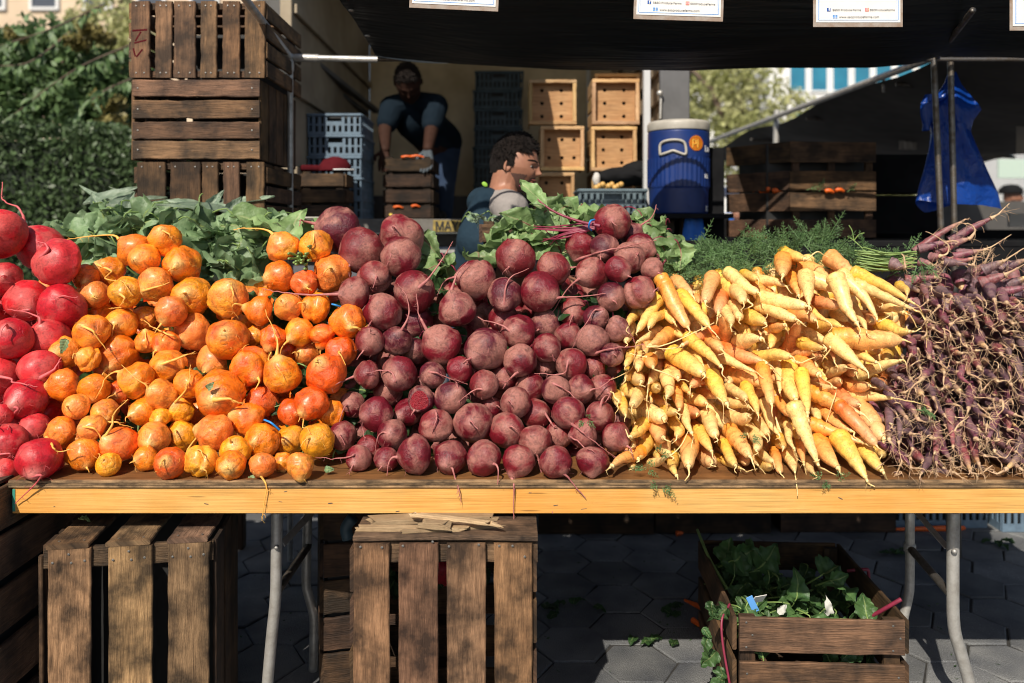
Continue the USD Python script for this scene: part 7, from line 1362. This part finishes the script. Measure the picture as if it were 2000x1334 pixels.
# the long leaf that stands up against the seated man, with its red stalk and blue band
t = thing('beet_greens', 'single tall beet leaf on a long crimson stalk rising before the man in the vest', 'beet leaf', P(1100, 440, 2.66))
v, f, col = blade(P(1078, 415, 2.68), P(1000, 352, 2.74) - P(1078, 415, 2.68), (0.3, -0.8, 0.6), 0.155, 0.036, lr, curl=-0.25, ruffle=0.2, fold=0.5, wide=1.25)
lf = part(t, 'leaf', (v, f), 'beet_leaf', col=col)
part(lf, 'stalk', tube(curve([P(1172, 441, 2.6), P(1130, 432, 2.63), P(1080, 412, 2.665), P(1040, 382, 2.7), P(1014, 362, 2.725)], 16), np.linspace(0.0058, 0.0015, 16), 8), 'red_stalk')
st = thing('beet_stalks', 'bundle of crimson beet stalks left of the topmost dark beet', 'stalks', P(1120, 445, 2.63))
for k in range(7):
    part(st, 'stalk', tube(curve([P(1166, 434 + k * 2.0, 2.64), P(1120 - k * 4, 440 + k * 4 + lr.normal(0, 4), 2.66), P(1080 - lr.uniform(0, 50), 436 + k * 7 + lr.normal(0, 6), 2.72)], 9), np.linspace(0.005, 0.0018, 9), 6), 'red_stalk')
single('band', 'blue rubber band round the crimson stalks beside the topmost dark beet', 'rubber band', tube(curve([P(1161, 429, 2.62), P(1153, 432, 2.585), P(1150, 444, 2.6), P(1155, 450, 2.63)], 10), 0.0032, 6), 'blue_band')
single('band', 'blue rubber band between golden beets right of the lower peach beet', 'rubber band', tube(curve([P(516, 820, 2.24), P(530, 826, 2.225), P(546, 840, 2.235)], 8), 0.0028, 6), 'blue_band')
single('band', 'blue rubber band left of the golden beet nearest the dark heap', 'rubber band', tube(curve([P(648, 594, 2.44), P(656, 596, 2.43), P(668, 600, 2.45)], 8), 0.0026, 6), 'blue_band')
# cut stalk stubs in the cluster of yellow golden beets
st = thing('beet_stalks', 'cut yellow-green stalk stubs in the middle of the four yellow golden beets', 'stalks', P(592, 512, 2.56))
for k in range(16):
    a = lr.uniform(0, 6.28); e = P(588 + lr.normal(0, 11), 508 + lr.normal(0, 9), 2.5 + lr.uniform(0, 0.02)); part(st, 'stalk', tube(curve([P(592, 505, 2.62), e + [0, 0.03, 0], e], 6), 0.0042, 7), 'green_stalk')
# leek blades on the shelf behind
lk = thing('leek_bundle', 'blue green leek blades lying in front of the tall crate stack', 'leeks', P(340, 425, 3.05))
for k in range(46):
    u, v = lr.uniform(190, 470), lr.uniform(402, 430); a = lr.normal(0.12, 0.28) * (1 if lr.random() < .5 else -1); L = lr.uniform(0.2, 0.34); s = 1 if lr.random() < .5 else -1
    bv, bf, bc = blade(P(u, v, 3.08 + lr.uniform(-.08, .1)) - np.array([s * L * .5, 0, 0]), (s * math.cos(a), lr.normal(0, .25), abs(math.sin(a)) * 0.7), (0, -0.7, 0.8), L, lr.uniform(0.014, 0.024), lr, curl=lr.uniform(-0.2, 0.7), ruffle=0.05, nu=9, nv=5, fold=0.7, wide=0.6)
    part(lk, 'blade', (bv, bf), 'leek_leaf', col=bc)
for (u0, v0, u1, v1) in [(395, 422, 436, 372), (440, 425, 470, 384), (205, 425, 178, 375), (235, 420, 262, 374), (215, 424, 185, 398), (360, 425, 300, 398), (300, 428, 265, 396)]:
    bv, bf, bc = blade(P(u0, v0, 3.0), P(u1, v1, 3.03) - P(u0, v0, 3.0), (0.3, -1, 0.2), np.linalg.norm(P(u1, v1, 3.03) - P(u0, v0, 3.0)) * 1.05, 0.022, lr, curl=0.15, ruffle=0.03, nu=9, nv=5, fold=0.8, wide=0.5)
    part(lk, 'blade', (bv, bf), 'leek_leaf', col=bc)

gr = np.random.default_rng(41)
CY = lambda u, v: 2.82 - (v - 470) / 90 * 0.16
carrot_greens('feathery carrot greens right of the topmost dark beets', scatter(40, [(1325, 505), (1420, 490), (1430, 545), (1300, 560), (1270, 580), (1310, 530)], CY, gr, 9), gr, (0.08, 0.13))
carrot_greens('feathery carrot greens behind the middle of the yellow carrots', scatter(44, [(1410, 490), (1540, 490), (1530, 525), (1440, 540), (1400, 545)], CY, gr, 9), gr, (0.08, 0.13))
carrot_greens('tall feathery tuft of carrot greens above the topmost yellow carrots', scatter(40, [(1530, 480), (1600, 470), (1640, 505), (1640, 530), (1560, 510)], CY, gr, 9) + [P(1590, 478, 2.8), P(1605, 475, 2.8), P(1575, 482, 2.8)], gr, (0.08, 0.14))
carrot_greens('pale carrot stalks and greens between yellow and purple carrots', scatter(30, [(1665, 520), (1745, 500), (1770, 510), (1745, 540), (1700, 545)], lambda u, v: 2.72, gr, 9), gr, (0.08, 0.12))
t = thing('carrot_stalks', 'bundle of pale green carrot stalks running to the purple heap', 'stalks', P(1710, 515, 2.7))
for k in range(26):
    v0 = 492 + k * 1.5 + gr.normal(0, 2); part(t, 'stalk', tube(curve([P(1792 - gr.uniform(0, 25), 490 + k * 1.2, 2.66), P(1735, v0 + 2, 2.66 + gr.uniform(-.02, .02)), P(1676 + gr.uniform(-8, 16), v0 - 4 + gr.normal(0, 5), 2.7)], 8), 0.0024, 5), 'green_stalk')
t = thing('carrot_stalks', 'thin forked carrot stalk curling up before the dark crates', 'stalks', P(1690, 490, 2.72))
for q in ([P(1690, 490, 2.7), P(1668, 470, 2.72), P(1655, 462, 2.72)], [P(1668, 470, 2.72), P(1664, 450, 2.72), P(1658, 440, 2.72)], [P(1668, 470, 2.72), P(1678, 458, 2.71), P(1688, 455, 2.71)]): part(t, 'stalk', tube(curve(q, 8), 0.0018, 5), 'green_stalk')
carrot_greens('sprig of carrot leaf lying among the topmost purple carrots', [P(1795, 505, 2.58), P(1800, 512, 2.57), P(1790, 520, 2.56)], gr, (0.05, 0.08), (0.2, -0.3, -0.6))
carrot_greens('small carrot leaf caught low in the purple heap', [P(1790, 800, 2.24), P(1805, 795, 2.24), P(1812, 803, 2.24)], gr, (0.03, 0.05), (0.2, -0.6, -0.2))
# crumbs of leaf on the table edge and on the heap
for lab, u, v, yy, s in [('torn carrot leaf on the table edge right of the centre carrots', 1290, 944, 2.128, .045), ('carrot leaf scrap on the table below the left end of the yellow carrots', 1262, 912, 2.16, .04), ('carrot leaf scrap on the table under the middle carrots', 1620, 935, 2.14, .045), ('carrot leaf scrap on the yellow carrots left of centre', 1462, 852, 2.2, .035), ('carrot leaf scrap on the lower left yellow carrots', 1285, 890, 2.16, .045), ('carrot leaf scrap lying on the maroon beet', 1145, 818, 2.22, .035)]:
    t = thing('leaf_scrap', lab, 'leaf scrap', P(u, v, yy))
    for k in range(3):
        stt, lf = frond(P(u, v, yy) + gr.normal(0, .004, 3), (gr.normal(), -0.3, gr.normal(0, .6)), s, gr, 9); part(t, 'leaflet', lf, 'carrot_frond', col=(.5, .5, .9), smooth=False)
for lab, q, dd, L in [('small green leaf stuck on the pear-shaped golden beet by the red beets', P(132, 660, heapY(660) - .06), (-0.4, -0.2, -0.9), .05), ('bit of green leaf on the tabletop below the golden beets', P(487, 928, 2.16), (0.5, -0.3, -0.5), .03), ('bit of green leaf on the table in front of the dark heap', P(632, 917, 2.18), (1, -0.2, .1), .03), ('green leaf piece on the large yellow golden beet', P(404, 762, heapY(762) - .09), (.5, -.2, .6), .032)]:
    bv, bf, bc = blade(q, dd, (0.1, -1, .4), L, L * .3, gr, curl=.3); single('leaf_scrap', lab, 'leaf scrap', (bv, bf), 'golden_beet_leaf', col=bc)
